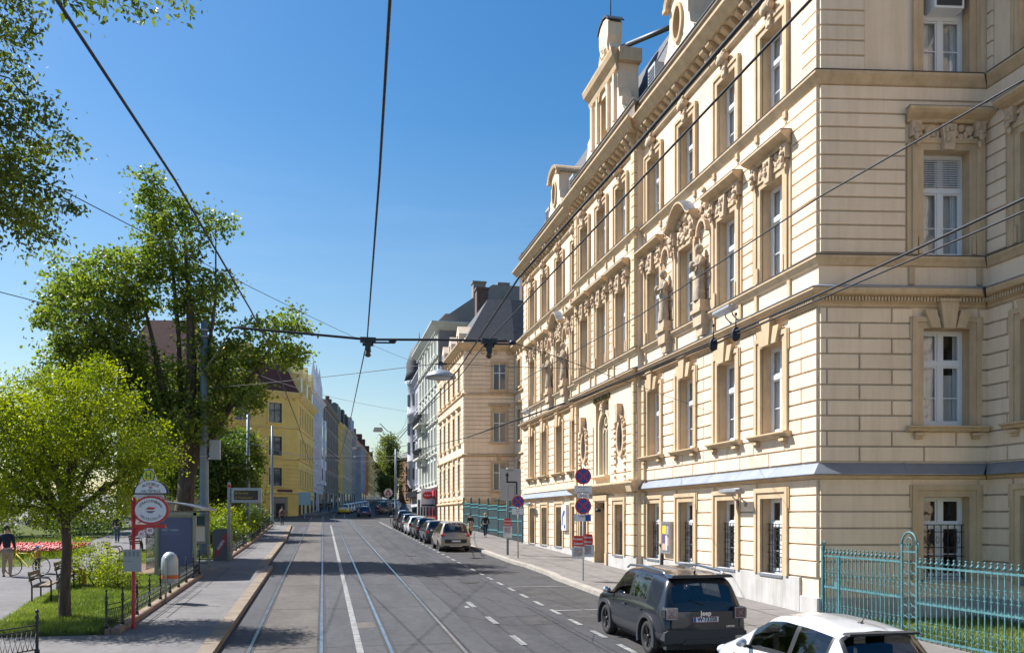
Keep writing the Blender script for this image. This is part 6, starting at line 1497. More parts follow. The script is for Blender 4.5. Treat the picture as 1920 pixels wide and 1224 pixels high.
# hoarding of green panels across the forecourt
hd = empty('hoarding', (12.35, 64, gz(64))); tag(hd, 'green grey site hoarding with turquoise posts and rails between the two cream wings', 'fence')
ys = np.linspace(52.6 - 64, 75.9 - 64, 7)
for a, c in zip(ys[:-1], ys[1:]):
    z0 = SL * (a + c) / 2 + .15; zt = z0 + 2.25
    add(hd, 'panel', lambda b: (b.box((-.02, a + .08, z0 + .05), (.02, c - .08, zt)),), TURQD)
    add(hd, 'rail', lambda b: [b.box((-.06, a + .06, z), (-.021, c - .06, z + .07)) for z in (z0 + .35, z0 + 1.25, zt - .35, zt - .08)], mat('pale_turquoise_rail', (.07, .24, .27), .5))
for a in ys: add(hd, 'post', lambda b: (b.box((-.07, a - .06, SL * a), (.07, a + .06, SL * a + 2.75)), b.ball((0, a, SL * a + 2.82), .09, 8)), mat('turquoise_post', (.022, .085, .10), .6))

# ------------------------------------------------------------ traffic signs on the right pavement
def disc(b, x, y, z, r, m=0, t=.01, n=28): b.lathe([(r, y), (r, y - t)], n, (x, 0, z), m=m, ax='y', sm=False)
def stop_sign(root, z, y=-.05, r=.30):
    p = add(root, 'no_stopping_disc', lambda b: disc(b, 0, y, z, r, t=.012), RED)
    add(root, 'blue_field', lambda b: disc(b, 0, y - .013, z, r * .82, t=.002), BLUE, p)
    def cross(b):
        for a in (45, 135):
            c, s_ = math.cos(R(a)), math.sin(R(a)); l, w_ = r * .84, r * .085; b.poly([(l * c - w_ * s_, y - .0175, z + l * s_ + w_ * c), (-l * c - w_ * s_, y - .0175, z - l * s_ + w_ * c), (-l * c + w_ * s_, y - .0175, z - l * s_ - w_ * c), (l * c + w_ * s_, y - .0175, z + l * s_ - w_ * c)])
    add(root, 'red_cross', cross, RED, p); return p
def textplate(root, z, w, h, lines, y=-.05, m=None, x=0, tm=None):
    p = add(root, 'plate', lambda b: b.box((x - w / 2, y - .01, z - h / 2), (x + w / 2, y, z + h / 2)), m or WSIGN); n = len(lines)
    for k, t in enumerate(lines): text_obj('lettering', t, h / n * .78, tm or BLACK, p, Tm(x, y - .012, z + h / 2 - h * (k + .5) / n) @ UP, ext=.0004, sx=.85)
    return p
BAGM = mat('clear_plastic_bag', (.62, .64, .66), .25, var=.25, scale=9)
def paper_bag(root_label, x, y, z, rz, loc_name='newspaper_bag', group='newspaper bags hung on sign poles', h=.62):
    r = empty(loc_name, (x, y, z), rz); r.scale = (.82, .82, .82); tag(r, root_label, 'newspaper bag', group)
    add(r, 'header', lambda b: (b.prism([(-.24, .02), (.22, .0), (.24, .20), (.20, .46), (-.20, .48), (-.26, .22)], -.05, .02),), RED)
    hd_ = [c for c in S.objects if c.parent == r][0]
    text_obj('lettering', 'Kronen', .15, WSIGN, hd_, Tm(-.01, -.052, .33) @ UP, ext=.001, bold=.003, sx=.9); text_obj('lettering', 'Zeitung', .15, WSIGN, hd_, Tm(-.01, -.052, .13) @ UP, ext=.001, bold=.003, sx=.9)
    def bag(b):
        n = 8
        for k in range(n):
            a, c = -.27 + .54 * k / n, -.27 + .54 * (k + 1) / n; f = lambda u, q: (u * (1 - .0 * q), -.04 - .04 * math.cos(u * 5) - .02 * ((int(u * 90) % 2)), -q)
            b.quad(f(a, 0), f(c, 0), f(c, h - .06 * ((k + 1) % 2)), f(a, h - .06 * (k % 2))); g_ = lambda u, q: (u, .05, -q); b.quad(g_(a, 0), g_(c, 0), g_(c, h - .06 * ((k + 1) % 2)), g_(a, h - .06 * (k % 2)))
    add(r, 'bag', bag, BAGM); add(r, 'newspaper', lambda b: b.box((-.18, -.095, -.40), (.18, -.088, -.05)), mat('newsprint', (.40, .36, .37), .8, var=.5, scale=14)); return r
sx_, sy_ = 9.06, 29.2; g_ = gz(sy_, .13); FACE = R(-14)
sp1 = empty('sign_pole', (sx_, sy_, g_), FACE); tag(sp1, 'sign pole with two no-stopping discs and text plates in front of the hall door', 'sign pole')
add(sp1, 'pole', lambda b: (b.lathe([(.032, -.05), (.03, .0), (.03, 4.05)], 12),), STEEL); add(sp1, 'sticker', lambda b: [b.lathe([(.0315, z), (.0315, z + h_)], 12) for z, h_ in ((1.05, .22), (1.45, .12), (2.62, .16))], mat('worn_stickers', (.30, .05, .05), .6, var=.8, scale=20))
stop_sign(sp1, 3.72, r=.29); textplate(sp1, 3.25, .62, .27, ['Mo-Fr (werkt.)', '8-18 h', 'ausg. Ladetätigkeit']); textplate(sp1, 3.03, .42, .14, ['Anfang']); stop_sign(sp1, 2.66, r=.29)
textplate(sp1, 2.24, .60, .25, ['ausgen.', ''], x=-.02); add(sp1, 'blue_plate', lambda b: b.box((.08, -.065, 2.13), (.27, -.061, 2.35)), BLUE)
add(sp1, 'bracket', lambda b: [b.box((-.045, -.05, z - .02), (.045, .04, z + .02)) for z in (3.6, 3.84, 2.54, 2.78, 3.25, 3.03, 2.24)], STEEL)
paper_bag('red headed newspaper bag on the near sign pole by the hall door', sx_ - .20, sy_ - .06, g_ + 1.22, FACE + R(8), h=.55); paper_bag('second red newspaper bag turned aside on the near sign pole', sx_ + .17, sy_ - .04, g_ + 1.28, FACE - R(30), h=.55)
x2, y2 = 9.15, 40.0; g2 = gz(y2, .13)
sp2 = empty('sign_pole', (x2, y2, g2), FACE); tag(sp2, 'sign pole with one no-stopping disc and a text plate in front of the green hoarding', 'sign pole')
add(sp2, 'pole', lambda b: (b.lathe([(.03, -.05), (.03, 3.0)], 12),), STEEL); stop_sign(sp2, 2.72, r=.29); textplate(sp2, 2.25, .58, .30, ['Mo-Fr', '8-18 h', 'Taxi'])
x3, y3 = 9.35, 42.1; g3 = gz(y3, .13)
sp3 = empty('direction_board', (x3, y3, g3), R(-10)); tag(sp3, 'large grey lane direction board with bent black arrow on two posts', 'sign')
add(sp3, 'post', lambda b: (b.lathe([(.06, -.05), (.06, 4.4)], 12, (-.25, .06, 0)),), DSTEEL)
bd = add(sp3, 'board', lambda b: b.box((-.62, -.03, 2.75), (.42, .0, 4.35)), mat('grey_sign_back', (.36, .37, .38), .5))
def arrow(b):
    y_ = -.0335; z0 = 3.05
    for q in ([(.16, z0), (.24, z0), (.24, 3.66), (.16, 3.60)], [(.24, 3.66), (.18, 3.72), (-.24, 3.72), (-.16, 3.64), (.16, 3.64), (.16, 3.60)], [(-.32, 3.64), (-.24, 3.64), (-.24, 4.0), (-.32, 4.0)], [(-.24, 3.64), (-.16, 3.64), (-.24, 3.72)], [(-.38, 3.98), (-.18, 3.98), (-.28, 4.20)]): b.poly([(x, y_, z) for x, z in q])
add(sp3, 'arrow', arrow, BLACK, bd); add(sp3, 'outline', lambda b: [b.box(a, c) for a, c in (((-.24, -.033, 2.86), (-.225, -.031, 3.5)), ((.08, -.033, 2.86), (.095, -.031, 3.5)), ((-.24, -.033, 3.5), (.095, -.031, 3.515)))], BLACK, bd)
text_obj('lettering', 'H. Bezirk', .10, BLACK, bd, Tm(-.12, -.033, 4.27) @ UP, ext=.0004)
paper_bag('red headed newspaper bag on the pole of the lane direction board', x3 - .28, y3 - .08, g3 + 1.45, R(-8), h=.75)
# showcase and letter board on the wall, info stele
SC = empty('notice_case', (XF - .06, 29.25, -1.35)); tag(SC, 'aluminium notice case with yellow poster between two barred windows', 'notice case')
def fsc(fn, nm, m, par=None):
    mb = MB(Matrix(((0, -1, 0, 0), (1, 0, 0, 0), (0, 0, 1, 0), (0, 0, 0, 1)))); fn(mb); return mb.build(nm, m, par or SC)
cs = fsc(lambda b: (b.box((-.42, -.02, 0), (.42, .12, 1.18)), b.box((-.34, .12, .08), (.34, .125, 1.10), 1)), 'case', [STEEL, mat('case_backing', (.12, .12, .14), .6)])
for (a, c, z0, z1, col) in ((-.05, .28, .72, 1.02, (.75, .55, .02)), (-.30, -.08, .70, 1.0, (.35, .32, .38)), (.02, .28, .40, .68, (.12, .08, .16)), (-.16, .0, .12, .66, (.60, .62, .66)), (-.30, -.18, .3, .6, (.5, .3, .3)), (.04, .28, .12, .36, (.65, .40, .30))):
    fsc(lambda b: b.box((a, .125, z0), (c, .128, z1)), 'poster', mat('poster_%d' % int(z0 * 100 + a * 10), col, .6, var=.25, scale=9), cs)
SC2 = empty('letter_case', (XF - .06, 42.75, -.72)); tag(SC2, 'white wall case with dark blue figure left of the hall door', 'notice case')
SC_ = SC; SC = SC2
c2_ = fsc(lambda b: b.box((-.42, -.02, 0), (.42, .14, 1.35)), 'case', mat('white_case', (.62, .66, .72), .5)); fsc(lambda b: (b.prism([(.18, .25), (.30, .25), (.25, .75), (.05, 1.0), (-.25, 1.05), (-.2, .85), (.1, .7)], .14, .146), b.box((-.3, .14, .12), (-.1, .146, .3))), 'emblem', BLUE, c2_)
# ------------------------------------------------------------ tram stop
sg = empty('stop_sign', (-4.18, 20.65, gz(20.65, .13)), R(-12)); tag(sg, 'red pole with oval STRASSENBAHN and half round AUTOBUS stop signs', 'stop sign')
add(sg, 'pole', lambda b: (b.lathe([(.045, -.05), (.05, 0), (.042, .1), (.042, 2.95)], 14),), RED)
add(sg, 'arm', lambda b: (b.box((.0, -.03, 2.26), (.72, .03, 2.34)), b.prism([(.03, 2.05), (.03, 2.26), (.26, 2.26)], -.01, .01)), RED)
ov = add(sg, 'oval_sign', lambda b: b.lathe([(.40, -.03), (.40, .03)], 36, (.40, 0, 2.66), ax='y', sx=.80, sy=1.0, sm=False), RED)
add(sg, 'oval_face', lambda b: b.lathe([(.352, -.036), (.352, -.0305)], 36, (.40, 0, 2.66), ax='y', sx=.785, sy=1.0, sm=False), WSIGN, ov)
O = Tm(.40, -.0375, 2.66) @ UP
text_on_arc('lettering', 'STRASSENBAHN', .084, .255, math.pi / 2, BLACK, ov, O, True, .80); text_on_arc('lettering', 'HALTESTELLE', .078, .262, -math.pi / 2, BLACK, ov, O, False, .80)
def wing(b, cx_, cz, s_, y_=-.038):
    b.poly([(cx_ - .13 * s_, y_, cz + .015 * s_), (cx_ - .05 * s_, y_, cz + .075 * s_), (cx_ + .13 * s_, y_, cz + .06 * s_), (cx_ + .06 * s_, y_, cz + .015 * s_)], 0); b.poly([(cx_ - .12 * s_, y_, cz - .02 * s_), (cx_ + .12 * s_, y_, cz - .01 * s_), (cx_ + .03 * s_, y_, cz - .075 * s_), (cx_ - .06 * s_, y_, cz - .07 * s_)], 1)
add(sg, 'emblem', lambda b: wing(b, .40, 2.66, .95), [RED, mat('grey_print', (.18, .19, .2), .6)], ov)
def half(b, r, y0, y1, zz, m=0): b.prism([(.40 + r * math.cos(math.pi * k / 20), zz + r * .80 * math.sin(math.pi * k / 20)) for k in range(21)], y0, y1, m)
hf = add(sg, 'half_round_sign', lambda b: half(b, .40, -.028, .03, 3.015), mat('dark_blue_frame_paint', (.01, .015, .04), .5)); add(sg, 'half_round_face', lambda b: half(b, .355, -.034, -.029, 3.045), WSIGN, hf)
O2 = Tm(.40, -.0355, 3.03) @ UP
text_on_arc('lettering', 'AUTOBUS', .095, .275, math.pi / 2, BLACK, hf, O2, True, .78); text_obj('lettering', 'HALTESTELLE', .075, BLACK, hf, O2 @ Tm(0, .055, 0), ext=.0004, sx=.95, bold=.001); add(sg, 'emblem', lambda b: wing(b, .40, 3.165, .42, -.0358), [RED, MATS['grey_print']], hf)
for t, x, z in (('41', .20, 2.12), ('40', .38, 2.20)):
    d_ = add(sg, 'line_disc', lambda b: disc(b, x, -.02, z, .095, t=.01), WSIGN); add(sg, 'ring', lambda b: [b.lathe([(.095, -.031), (.085, -.0312)], 20, (x, 0, z), ax='y', caps=False)], RED, d_); text_obj('lettering', t, .10, RED, d_, Tm(x, -.0315, z) @ UP, ext=.0004, bold=.002)
def ttab(b): b.box((-.20, -.08, 1.28), (.20, -.045, 1.78))
tt_ = add(sg, 'timetable', ttab, mat('timetable_grey', (.32, .34, .33), .5)); add(sg, 'print', lambda b: [b.box((-.17 + .09 * k, -.082, 1.62), (-.11 + .09 * k, -.081, 1.74)) for k in range(4)] + [b.box((-.17, -.082, 1.50), (.0, -.081, 1.515))], mat('grey_print2', (.2, .21, .21), .6), tt_)
h_ = empty('stop_sign', (-3.93, 21.05, gz(21.05, .15)), R(-12)); h_.scale = (.86, .9, .9); tag(h_, 'white triangular sign with a green H on yellow disc behind the half round sign', 'stop sign')
add(h_, 'pole', lambda b: b.lathe([(.03, 2.9), (.03, 3.3)], 10), STEEL); tr_ = add(h_, 'triangle', lambda b: b.prism([(-.42, 3.22), (.42, 3.22), (.10, 3.98), (-.10, 3.98)], -.02, .02), WSIGN); dd_ = add(h_, 'disc', lambda b: (disc(b, 0, -.021, 3.80, .17, t=.004), disc(b, 0, -.0255, 3.80, .145, 1, t=.002)), [GREENP, YELLOW], tr_); text_obj('lettering', 'H', .24, GREENP, dd_, Tm(0, -.0285, 3.80) @ UP, ext=.0004, bold=.006); add(h_, 'line', lambda b: b.box((-.22, -.022, 3.42), (.22, -.021, 3.45)), BLACK, tr_)
# litter bin
lb = empty('litter_bin', (-4.19, 25.15, gz(25.15, .13)), R(-10)); tag(lb, 'round topped grey litter bin with orange stripe on a steel post', 'litter bin')
add(lb, 'post', lambda b: b.lathe([(.03, -.05), (.03, 1.25), (.01, 1.28)], 10, (.0, -.20, 0)), STEEL)
bn = add(lb, 'body', lambda b: b.lathe([(.20, .55), (.225, .56), (.225, 1.10), (.215, 1.22), (.17, 1.33), (.09, 1.40), (.01, 1.42)], 24, (.02, .05, 0)), mat('bin_grey', (.40, .43, .45), .4, metal=.3)); add(lb, 'stripe', lambda b: b.lathe([(.2275, .68), (.2275, .78)], 24, (.02, .05, 0), caps=False), mat('orange_band', (.50, .10, .02), .5), bn)
# shelter
sh = empty('bus_shelter', (-5.2, 35.6, gz(35.6, .135)), 0); tag(sh, 'glass tram shelter with curved ribbed roof and blue poster case', 'shelter')
FRM = mat('shelter_frame', (.30, .31, .28), .4, metal=.5)
add(sh, 'frame', lambda b: ([b.box((x - .04, y - .04, 0), (x + .04, y + .04, 2.35)) for x, y in ((.60, 1.4), (-.85, 1.4), (-1.15, 1.4))] + [b.box((-.9, 1.37, 2.27), (.60, 1.43, 2.35))]), FRM)
def roof(b):
    n = 8
    for k in range(n):
        f = lambda q: (-1.9 + 2.75 * q, 2.22 + .40 * math.sin(math.pi * (.15 + .72 * q)))
        (xa, za), (xb, zb) = f(k / n), f((k + 1) / n); b.quad((xa, -3.1, za), (xb, -3.1, zb), (xb, 1.6, zb), (xa, 1.6, za)); b.quad((xa, -3.1, za + .03), (xb, -3.1, zb + .03), (xb, 1.6, zb + .03), (xa, 1.6, za + .03))
rf = add(sh, 'roof', roof, mat('shelter_roof', (.30, .30, .28), .35, metal=.2))
def ribs(b):
    for y_ in np.linspace(-3.1, 1.6, 5): b.tube([(-1.9 + 2.75 * q, y_, 2.24 + .40 * math.sin(math.pi * (.15 + .72 * q))) for q in np.linspace(0, 1, 9)], .035, 6)
    b.box((.84, -3.12, 2.34), (.90, 1.62, 2.42)); b.box((-1.93, -3.12, 2.36), (-1.87, 1.62, 2.44))
add(sh, 'roof_rib', ribs, STEEL, rf)
add(sh, 'glass_wall', lambda b: (b.box((-1.18, -2.0, .15), (-1.165, 1.3, 2.2)), b.box((-.8, 1.395, .15), (.56, 1.405, 2.2))), GLASS)
# poster case: faces the camera, standing at the near end
def pc(b):
    b.box((-.68, -3.12, .0), (.72, -2.90, .25)); b.box((-.68, -3.10, .25), (-.58, -2.92, 2.25)); b.box((.62, -3.10, .25), (.72, -2.92, 2.25)); b.box((-.68, -3.10, 2.15), (.72, -2.92, 2.27)); b.box((-.58, -3.0, .25), (.62, -2.96, 2.15))
pcase = add(sh, 'poster_case', pc, FRM); add(sh, 'poster', lambda b: b.box((-.54, -3.012, .32), (.58, -3.005, 2.08)), mat('violet_blue_poster', (.10, .115, .24), .35), pcase)
TXG = mat('pale_lettering', (.34, .42, .58), .5); TXD = mat('dim_lettering', (.15, .22, .42), .5)
text_obj('lettering', 'FREY WIEN', .115, TXG, pcase, Tm(-.46, -3.014, 1.62) @ UP, align='LEFT', ext=.0004, bold=.002); text_obj('lettering', 'ZUSAMMENHALT !', .09, TXD, pcase, Tm(-.46, -3.014, 1.49) @ UP, align='LEFT', ext=.0004, sx=.9); add(sh, 'logo_bar', lambda b: b.box((-.40, -3.015, 1.70), (-.26, -3.013, 1.73)), TXG, pcase)
add(sh, 'bench', lambda b: (b.box((-1.05, -1.4, .42), (-.72, 1.2, .47)), b.box((-.9, -1.2, 0), (-.86, -1.1, .42)), b.box((-.9, .9, 0), (-.86, 1.0, .42))), STEEL)
add(sh, 'timetable', lambda b: (b.box((-.05, 1.36, 1.0), (.50, 1.39, 2.15)), b.box((0, 1.35, 1.75), (.45, 1.358, 2.12), 1), b.box((0, 1.35, 1.1), (.45, 1.358, 1.7), 2)), [FRM, mat('teal_print', (.03, .10, .16), .5), WSIGN])
# display column
dp = empty('display_board', (-4.10, 39.9, gz(39.9, .13)), R(-8)); tag(dp, 'electronic departure board on a banded grey pole beside the platform', 'display')
add(dp, 'pole', lambda b: b.lathe([(.075, -.05), (.075, 3.5), (.02, 3.56)], 14), mat('weathered_grey_pole', (.33, .34, .35), .5, var=.5, scale=9, stretch=(1, 1, 5)))
dc = add(dp, 'housing', lambda b: (b.box((.12, -.08, 2.62), (1.42, .08, 3.28)), b.box((.07, -.02, 2.75), (.12, .02, 2.8)), b.box((.07, -.02, 3.05), (.12, .02, 3.1))), mat('housing_grey', (.36, .38, .40), .4)); add(dp, 'screen', lambda b: b.box((.24, -.088, 2.74), (1.28, -.081, 3.16)), mat('screen_black', (.015, .018, .02), .2), dc)
LEDM = mat('amber_led', (.5, .35, .05), .5)
for k, t in enumerate(('40 Gersthof', '41 Pötzleinsdorf')): text_obj('lettering', t, .13, LEDM, dc, Tm(.28, -.0895, 3.04 - .2 * k) @ UP, align='LEFT', ext=.0004, sx=.9)
add(dp, 'cap', lambda b: b.lathe([(.085, 3.30), (.085, 3.42)], 14), RED)
wk = empty('litter_bin', (-4.45, 40.6, gz(40.6, .13)), R(-10)); tag(wk, 'dark waste container with a slanting red and white banner by the display pole', 'litter bin')
cn = add(wk, 'body', lambda b: b.prism([(-.34, .0), (.34, 0), (.38, 1.30), (.28, 1.42), (-.28, 1.42), (-.38, 1.30)], -.28, .28), mat('container_grey', (.09, .095, .10), .5)); add(wk, 'banner', lambda b: b.prism([(-.32, .25), (-.16, .15), (.34, 1.0), (.30, 1.25), (.14, 1.2)], -.29, -.281), mat('faded_red_banner', (.28, .05, .06), .6), cn); text_obj('lettering', 'WIEN', .19, WSIGN, cn, Tm(.0, -.292, .70) @ UP @ Matrix.Rotation(R(58), 4, 'Z'), ext=.0004, bold=.002)
# low railing on the park kerb
def kerb_fence(label, pts, group=None, step=1.45, far=False):
    r = empty('kerb_railing', (pts[0][0], pts[0][1], gz(pts[0][1], .24))); tag(r, label, 'railing', group); bx0, by0 = pts[0]; gb = gz(by0, .24); last = None
    for (xa, ya), (xb, yb) in zip(pts[:-1], pts[1:]):
        L_ = math.hypot(xb - xa, yb - ya); n = max(1, int(L_ / step))
        for k in range(n + 1):
            t = k / n; x, y = lerp(xa, xb, t) - bx0, lerp(ya, yb, t); z = gz(y, .24) - gb; y -= by0
            if last is None or math.hypot(x - last[0], y - last[1]) > .3:
                add(r, 'post', lambda b: (b.lathe([(.045, z), (.045, z + .06), (.025, z + .09), (.022, z + .52), (.04, z + .55), (.022, z + .60), (.036, z + .66), (.02, z + .71), (.012, z + .78)], 8, (x, y, 0)), b.ball((x, y, z + .81), .03, 6)), IRON)
                if last:
                    def rl(b):
                        for h0 in (.50, .40, .10): b.tube([(last[0], last[1], last[2] + h0), (x, y, z + h0)], .011, 5)
                        m_ = 9
                        for q in range(m_):
                            s0, s1 = q / m_, (q + 1) / m_; P = lambda s_, h0: (lerp(last[0], x, s_), lerp(last[1], y, s_), lerp(last[2], z, s_) + h0)
                            b.tube([P(s0, .10), P((s0 + s1) / 2, .25), P(s1, .10)], .006, 4); b.tube([P(s0, .40), P((s0 + s1) / 2, .25), P(s1, .40)], .006, 4)
                    add(r, 'lattice', rl, IRON)
                last = (x, y, z)
    return r
kerb_fence('low black lattice railing on the kerb of the near lawn', [(-4.6, 20.0), (-4.4, 20.6), (-4.4, 32.8)], 'low black railings of the park'); kerb_fence('long low black railing on the kerb beyond the shelter', [(-4.32, 41.5), (-4.32, 55), (-4.74, 83)], 'low black railings of the park', 1.9)
def ff():
    r = empty('kerb_railing', (-5.3, 17.75, gz(17.75, .13))); tag(r, 'short low black railing on the paving at the bottom left corner', 'railing', 'low black railings of the park')
    P = [(0, 0), (-.62, -1.2), (-2.2, -3.2)]
    for (x, y) in P: add(r, 'post', lambda b: (b.lathe([(.05, -.06), (.05, .06), (.03, .09), (.028, .55), (.045, .58), (.028, .63), (.042, .69), (.02, .76)], 10, (x, y, 0)), b.ball((x, y, .80), .04, 8)), IRON)
    def rl(b):
        for (xa, ya), (xb, yb) in zip(P[:-1], P[1:]):
            for h0 in (.54, .46, .08): b.tube([(xa, ya, h0), (xb, yb, h0)], .014, 6)
            for q in range(12):
                s0, s1 = q / 12, (q + 1) / 12; Q = lambda s_, h0: (lerp(xa, xb, s_), lerp(ya, yb, s_), h0); b.tube([Q(s0, .08), Q((s0 + s1) / 2, .27), Q(s1, .08)], .007, 4); b.tube([Q(s0, .46), Q((s0 + s1) / 2, .27), Q(s1, .46)], .007, 4)
    add(r, 'lattice', rl, IRON)
ff()
# benches
def bench(label, x, y, rz, group='park benches'):
    r = empty('park_bench', (x, y, gz(y, .18)), rz); tag(r, label, 'bench', group)
    add(r, 'seat', lambda b: [b.box((-.9, -.20 + .14 * k, .43), (.9, -.08 + .14 * k, .47)) for k in range(3)], WOOD); add(r, 'backrest', lambda b: [b.box((-.9, .24 + .02 * k, .58 + .14 * k), (.9, .27 + .02 * k, .69 + .14 * k)) for k in range(2)], WOOD)
    for sx in (-1, 1):
        add(r, 'leg', lambda b: (b.tube([(sx * .72, -.24, 0), (sx * .72, -.24, .58), (sx * .72, -.18, .66), (sx * .72, .1, .68), (sx * .72, .24, .60)], .022, 6), b.tube([(sx * .72, .22, 0), (sx * .72, .22, .45), (sx * .72, .30, .84)], .022, 6), b.tube([(sx * .72, -.24, .42), (sx * .72, .24, .42)], .018, 6)), IRON)
    return r
bench('near park bench of weathered planks at the path edge, in front of the seated person', -7.55, 26.0, R(98)); bench('second park bench with the seated person, behind the near bench', -7.85, 29.3, R(98))
bench('park bench far along the path behind the golden bushes', -8.75, 39.5, R(98)); bench('park bench furthest along the path, beside the stop sign pole', -9.3, 46.5, R(98)); bench('last park bench of the row in the shade of the park trees', -9.7, 52.5, R(98))

# ------------------------------------------------------------ poles, lamps, overhead wires
def pole(name, label, x, y, h, r0, r1, m, group=None, cat='pole'):
    r = empty(name, (x, y, gz(y, .15))); tag(r, label, cat, group); add(r, 'shaft', lambda b: (b.lathe([(r0 * 1.5, 0), (r0 * 1.5, .35), (r0 * 1.1, .4), (r0, h * .45), (r1, h)], 14), b.ball((0, 0, h), r1 * 1.05, 8, sz=.6)), m); return r
bp = pole('catenary_pole', 'tall blue grey mast behind the shelter with a grey control box', -5.45, 42.2, 11.0, .20, .15, DSTEEL, 'tram masts'); add(bp, 'control_box', lambda b: (b.box((.26, -.22, 4.6), (.72, .22, 5.5)), b.box((.15, -.05, 4.8), (.26, .05, 4.9)), b.box((.15, -.05, 5.2), (.26, .05, 5.3))), mat('box_grey', (.30, .32, .34), .5)); add(bp, 'clamp', lambda b: [b.lathe([(.21, z), (.21, z + .08)], 14) for z in (4.7, 7.3, 10.3, 10.6)], STEEL)
pole('catenary_pole', 'slimmer grey mast in the bushes beyond the departure board', -5.15, 62.5, 9.0, .14, .10, DSTEEL, 'tram masts'); pole('catenary_pole', 'thin grey mast in front of the yellow corner house', -4.9, 87, 9.6, .13, .10, DSTEEL, 'tram masts')
m3 = pole('catenary_pole', 'tall grey mast at the far crossing on the right side', 10.3, 125.0, 9.5, .16, .12, DSTEEL, 'tram masts')
tsg = empty('warning_sign', (9.0, 122, gz(122))); tag(tsg, 'round white sign with red triangle at the far crossing', 'sign'); add(tsg, 'post', lambda b: b.lathe([(.04, 0), (.04, 3.4)], 8), STEEL); q_ = add(tsg, 'disc', lambda b: disc(b, 0, -.05, 3.3, .62), mat('pale_pink_sign', (.6, .48, .45), .5)); add(tsg, 'triangle', lambda b: [b.prism(p, -.07, -.061) for p in ([(-.42, 2.95), (.42, 2.95), (.34, 3.07), (-.34, 3.07)], [(-.42, 2.95), (-.26, 2.95), (.07, 3.6), (-.07, 3.75)], [(.42, 2.95), (.07, 3.75), (-.05, 3.6), (.26, 2.95)])], RED, q_)
ysg = empty('post_sign', (14.6, 138, gz(138))); tag(ysg, 'small yellow sign at the shops beyond the crossing', 'sign'); add(ysg, 'board', lambda b: (b.box((-.55, -.05, 4.0), (.55, .05, 5.2)),), YELLOW); add(ysg, 'symbol', lambda b: b.tube([(-.2, -.06, 4.45), (.0, -.06, 4.9), (.25, -.06, 4.6)], .06, 5), BLACK); add(ysg, 'bracket', lambda b: b.box((.5, -.03, 4.55), (1.4, .03, 4.65)), STEEL)
rsg = empty('shop_sign', (11.55, 96.5, 1.1)); tag(rsg, 'white hanging shop sign with red round logo above the red shop front', 'sign')
q_ = add(rsg, 'board', lambda b: (b.box((-.75, -.1, .0), (.75, .1, 2.1)), b.box((.75, -.04, 1.5), (.85, .04, 1.6))), WSIGN); add(rsg, 'logo', lambda b: (b.lathe([(.60, -.12), (.60, -.101)], 24, (0, 0, 1.3), ax='y', sx=.72, sm=False), [b.box((q, -.13, 1.24), (q + .16, -.121, 1.36), 1) for q in (-.36, -.08, .2)], b.box((-.7, -.12, .08), (.7, -.101, .28), 2)), [RED, WSIGN, BLACK], q_)
bsg = empty('poster_stand', (-3.0, 110, gz(110, 0))); tag(bsg, 'pale blue board sign by the corner of the yellow house', 'sign'); add(bsg, 'board', lambda b: (b.box((-.0, -.05, 1.7), (1.5, .05, 3.3)), b.box((.7, -.04, 0), (.78, .04, 1.7))), mat('pale_blue_board', (.25, .40, .46), .5))
for k, (x, y) in enumerate(((7.2, 90), (7.9, 93), (8.6, 96))):
    r = empty('bicycle_rack', (x, y, gz(y))); tag(r, 'steel hoop %s at the end of the parked row' % ['nearest the cars', 'in the middle of three', 'furthest away'][k], 'bike rack', 'steel hoops by the crossing'); add(r, 'hoop', lambda b: b.tube([(-.3, 0, 0), (-.3, 0, .85), (.3, 0, .85), (.3, 0, 0)], .035, 6), IRON)
H = 2.3
def wire(name, label, pts, r, m=CABLE, cat='wire', group='overhead wires', sag=0.0, n=10):
    b = MB(); P = []
    for a, c in zip(pts[:-1], pts[1:]):
        for k in range(n): t = k / n; P.append((lerp(a[0], c[0], t), lerp(a[1], c[1], t), lerp(a[2], c[2], t) - sag * 4 * t * (1 - t)))
    P.append(pts[-1]); o0 = P[0]; b.tube(P, r, 6); b.v = [(p[0] - o0[0], p[1] - o0[1], p[2] - o0[2]) for p in b.v]
    o = b.build(name, m); o.location = o0; return tag(o, label, cat, group)
wire('contact_wire', 'black contact wire over the left track, running to the top left corner', [(-1.3, 2.2, H), (-1.16, 4.15, H), (-.99, 6.2, H), (-.79, 9.9, H), (-.73, 11.6, H), (-.61, 22.6, H), (-.75, 60, H + .9), (-.7, 100, H + 1.9)], .0095)
wire('contact_wire', 'black contact wire dropping from the top middle of the picture', [(.26, 2.0, H), (.29, 3.83, H), (.37, 5.8, H), (.56, 11.3, H), (.63, 20.5, H), (.9, 60, H + .9), (1.4, 100, H + 1.9)], .0085)
wire('contact_wire', 'upper of the two black wires in front of the long cornice', [(1.92, 2.0, H), (1.91, 3.47, H), (1.90, 4.94, H), (1.84, 8.0, H), (2.05, 13.1, H - .02), (2.2, 26, H)], .011)
wire('contact_wire', 'lower black wire crossing the facade down to the middle hanger', [(2.12, 2.0, H), (2.12, 3.42, H), (2.12, 5.53, H), (2.11, 11.39, H), (2.2, 14.1, H), (2.3, 40, H + .4), (2.2, 100, H + 1.9)], .0075)
wire('span_wire', 'thick black span cable across the street from the big tree', [(-1.1, 11.2, 2.37), (-.2, 11.25, 2.34), (.57, 11.29, 2.31), (1.5, 11.1, 2.31), (2.35, 10.95, 2.30)], .017)
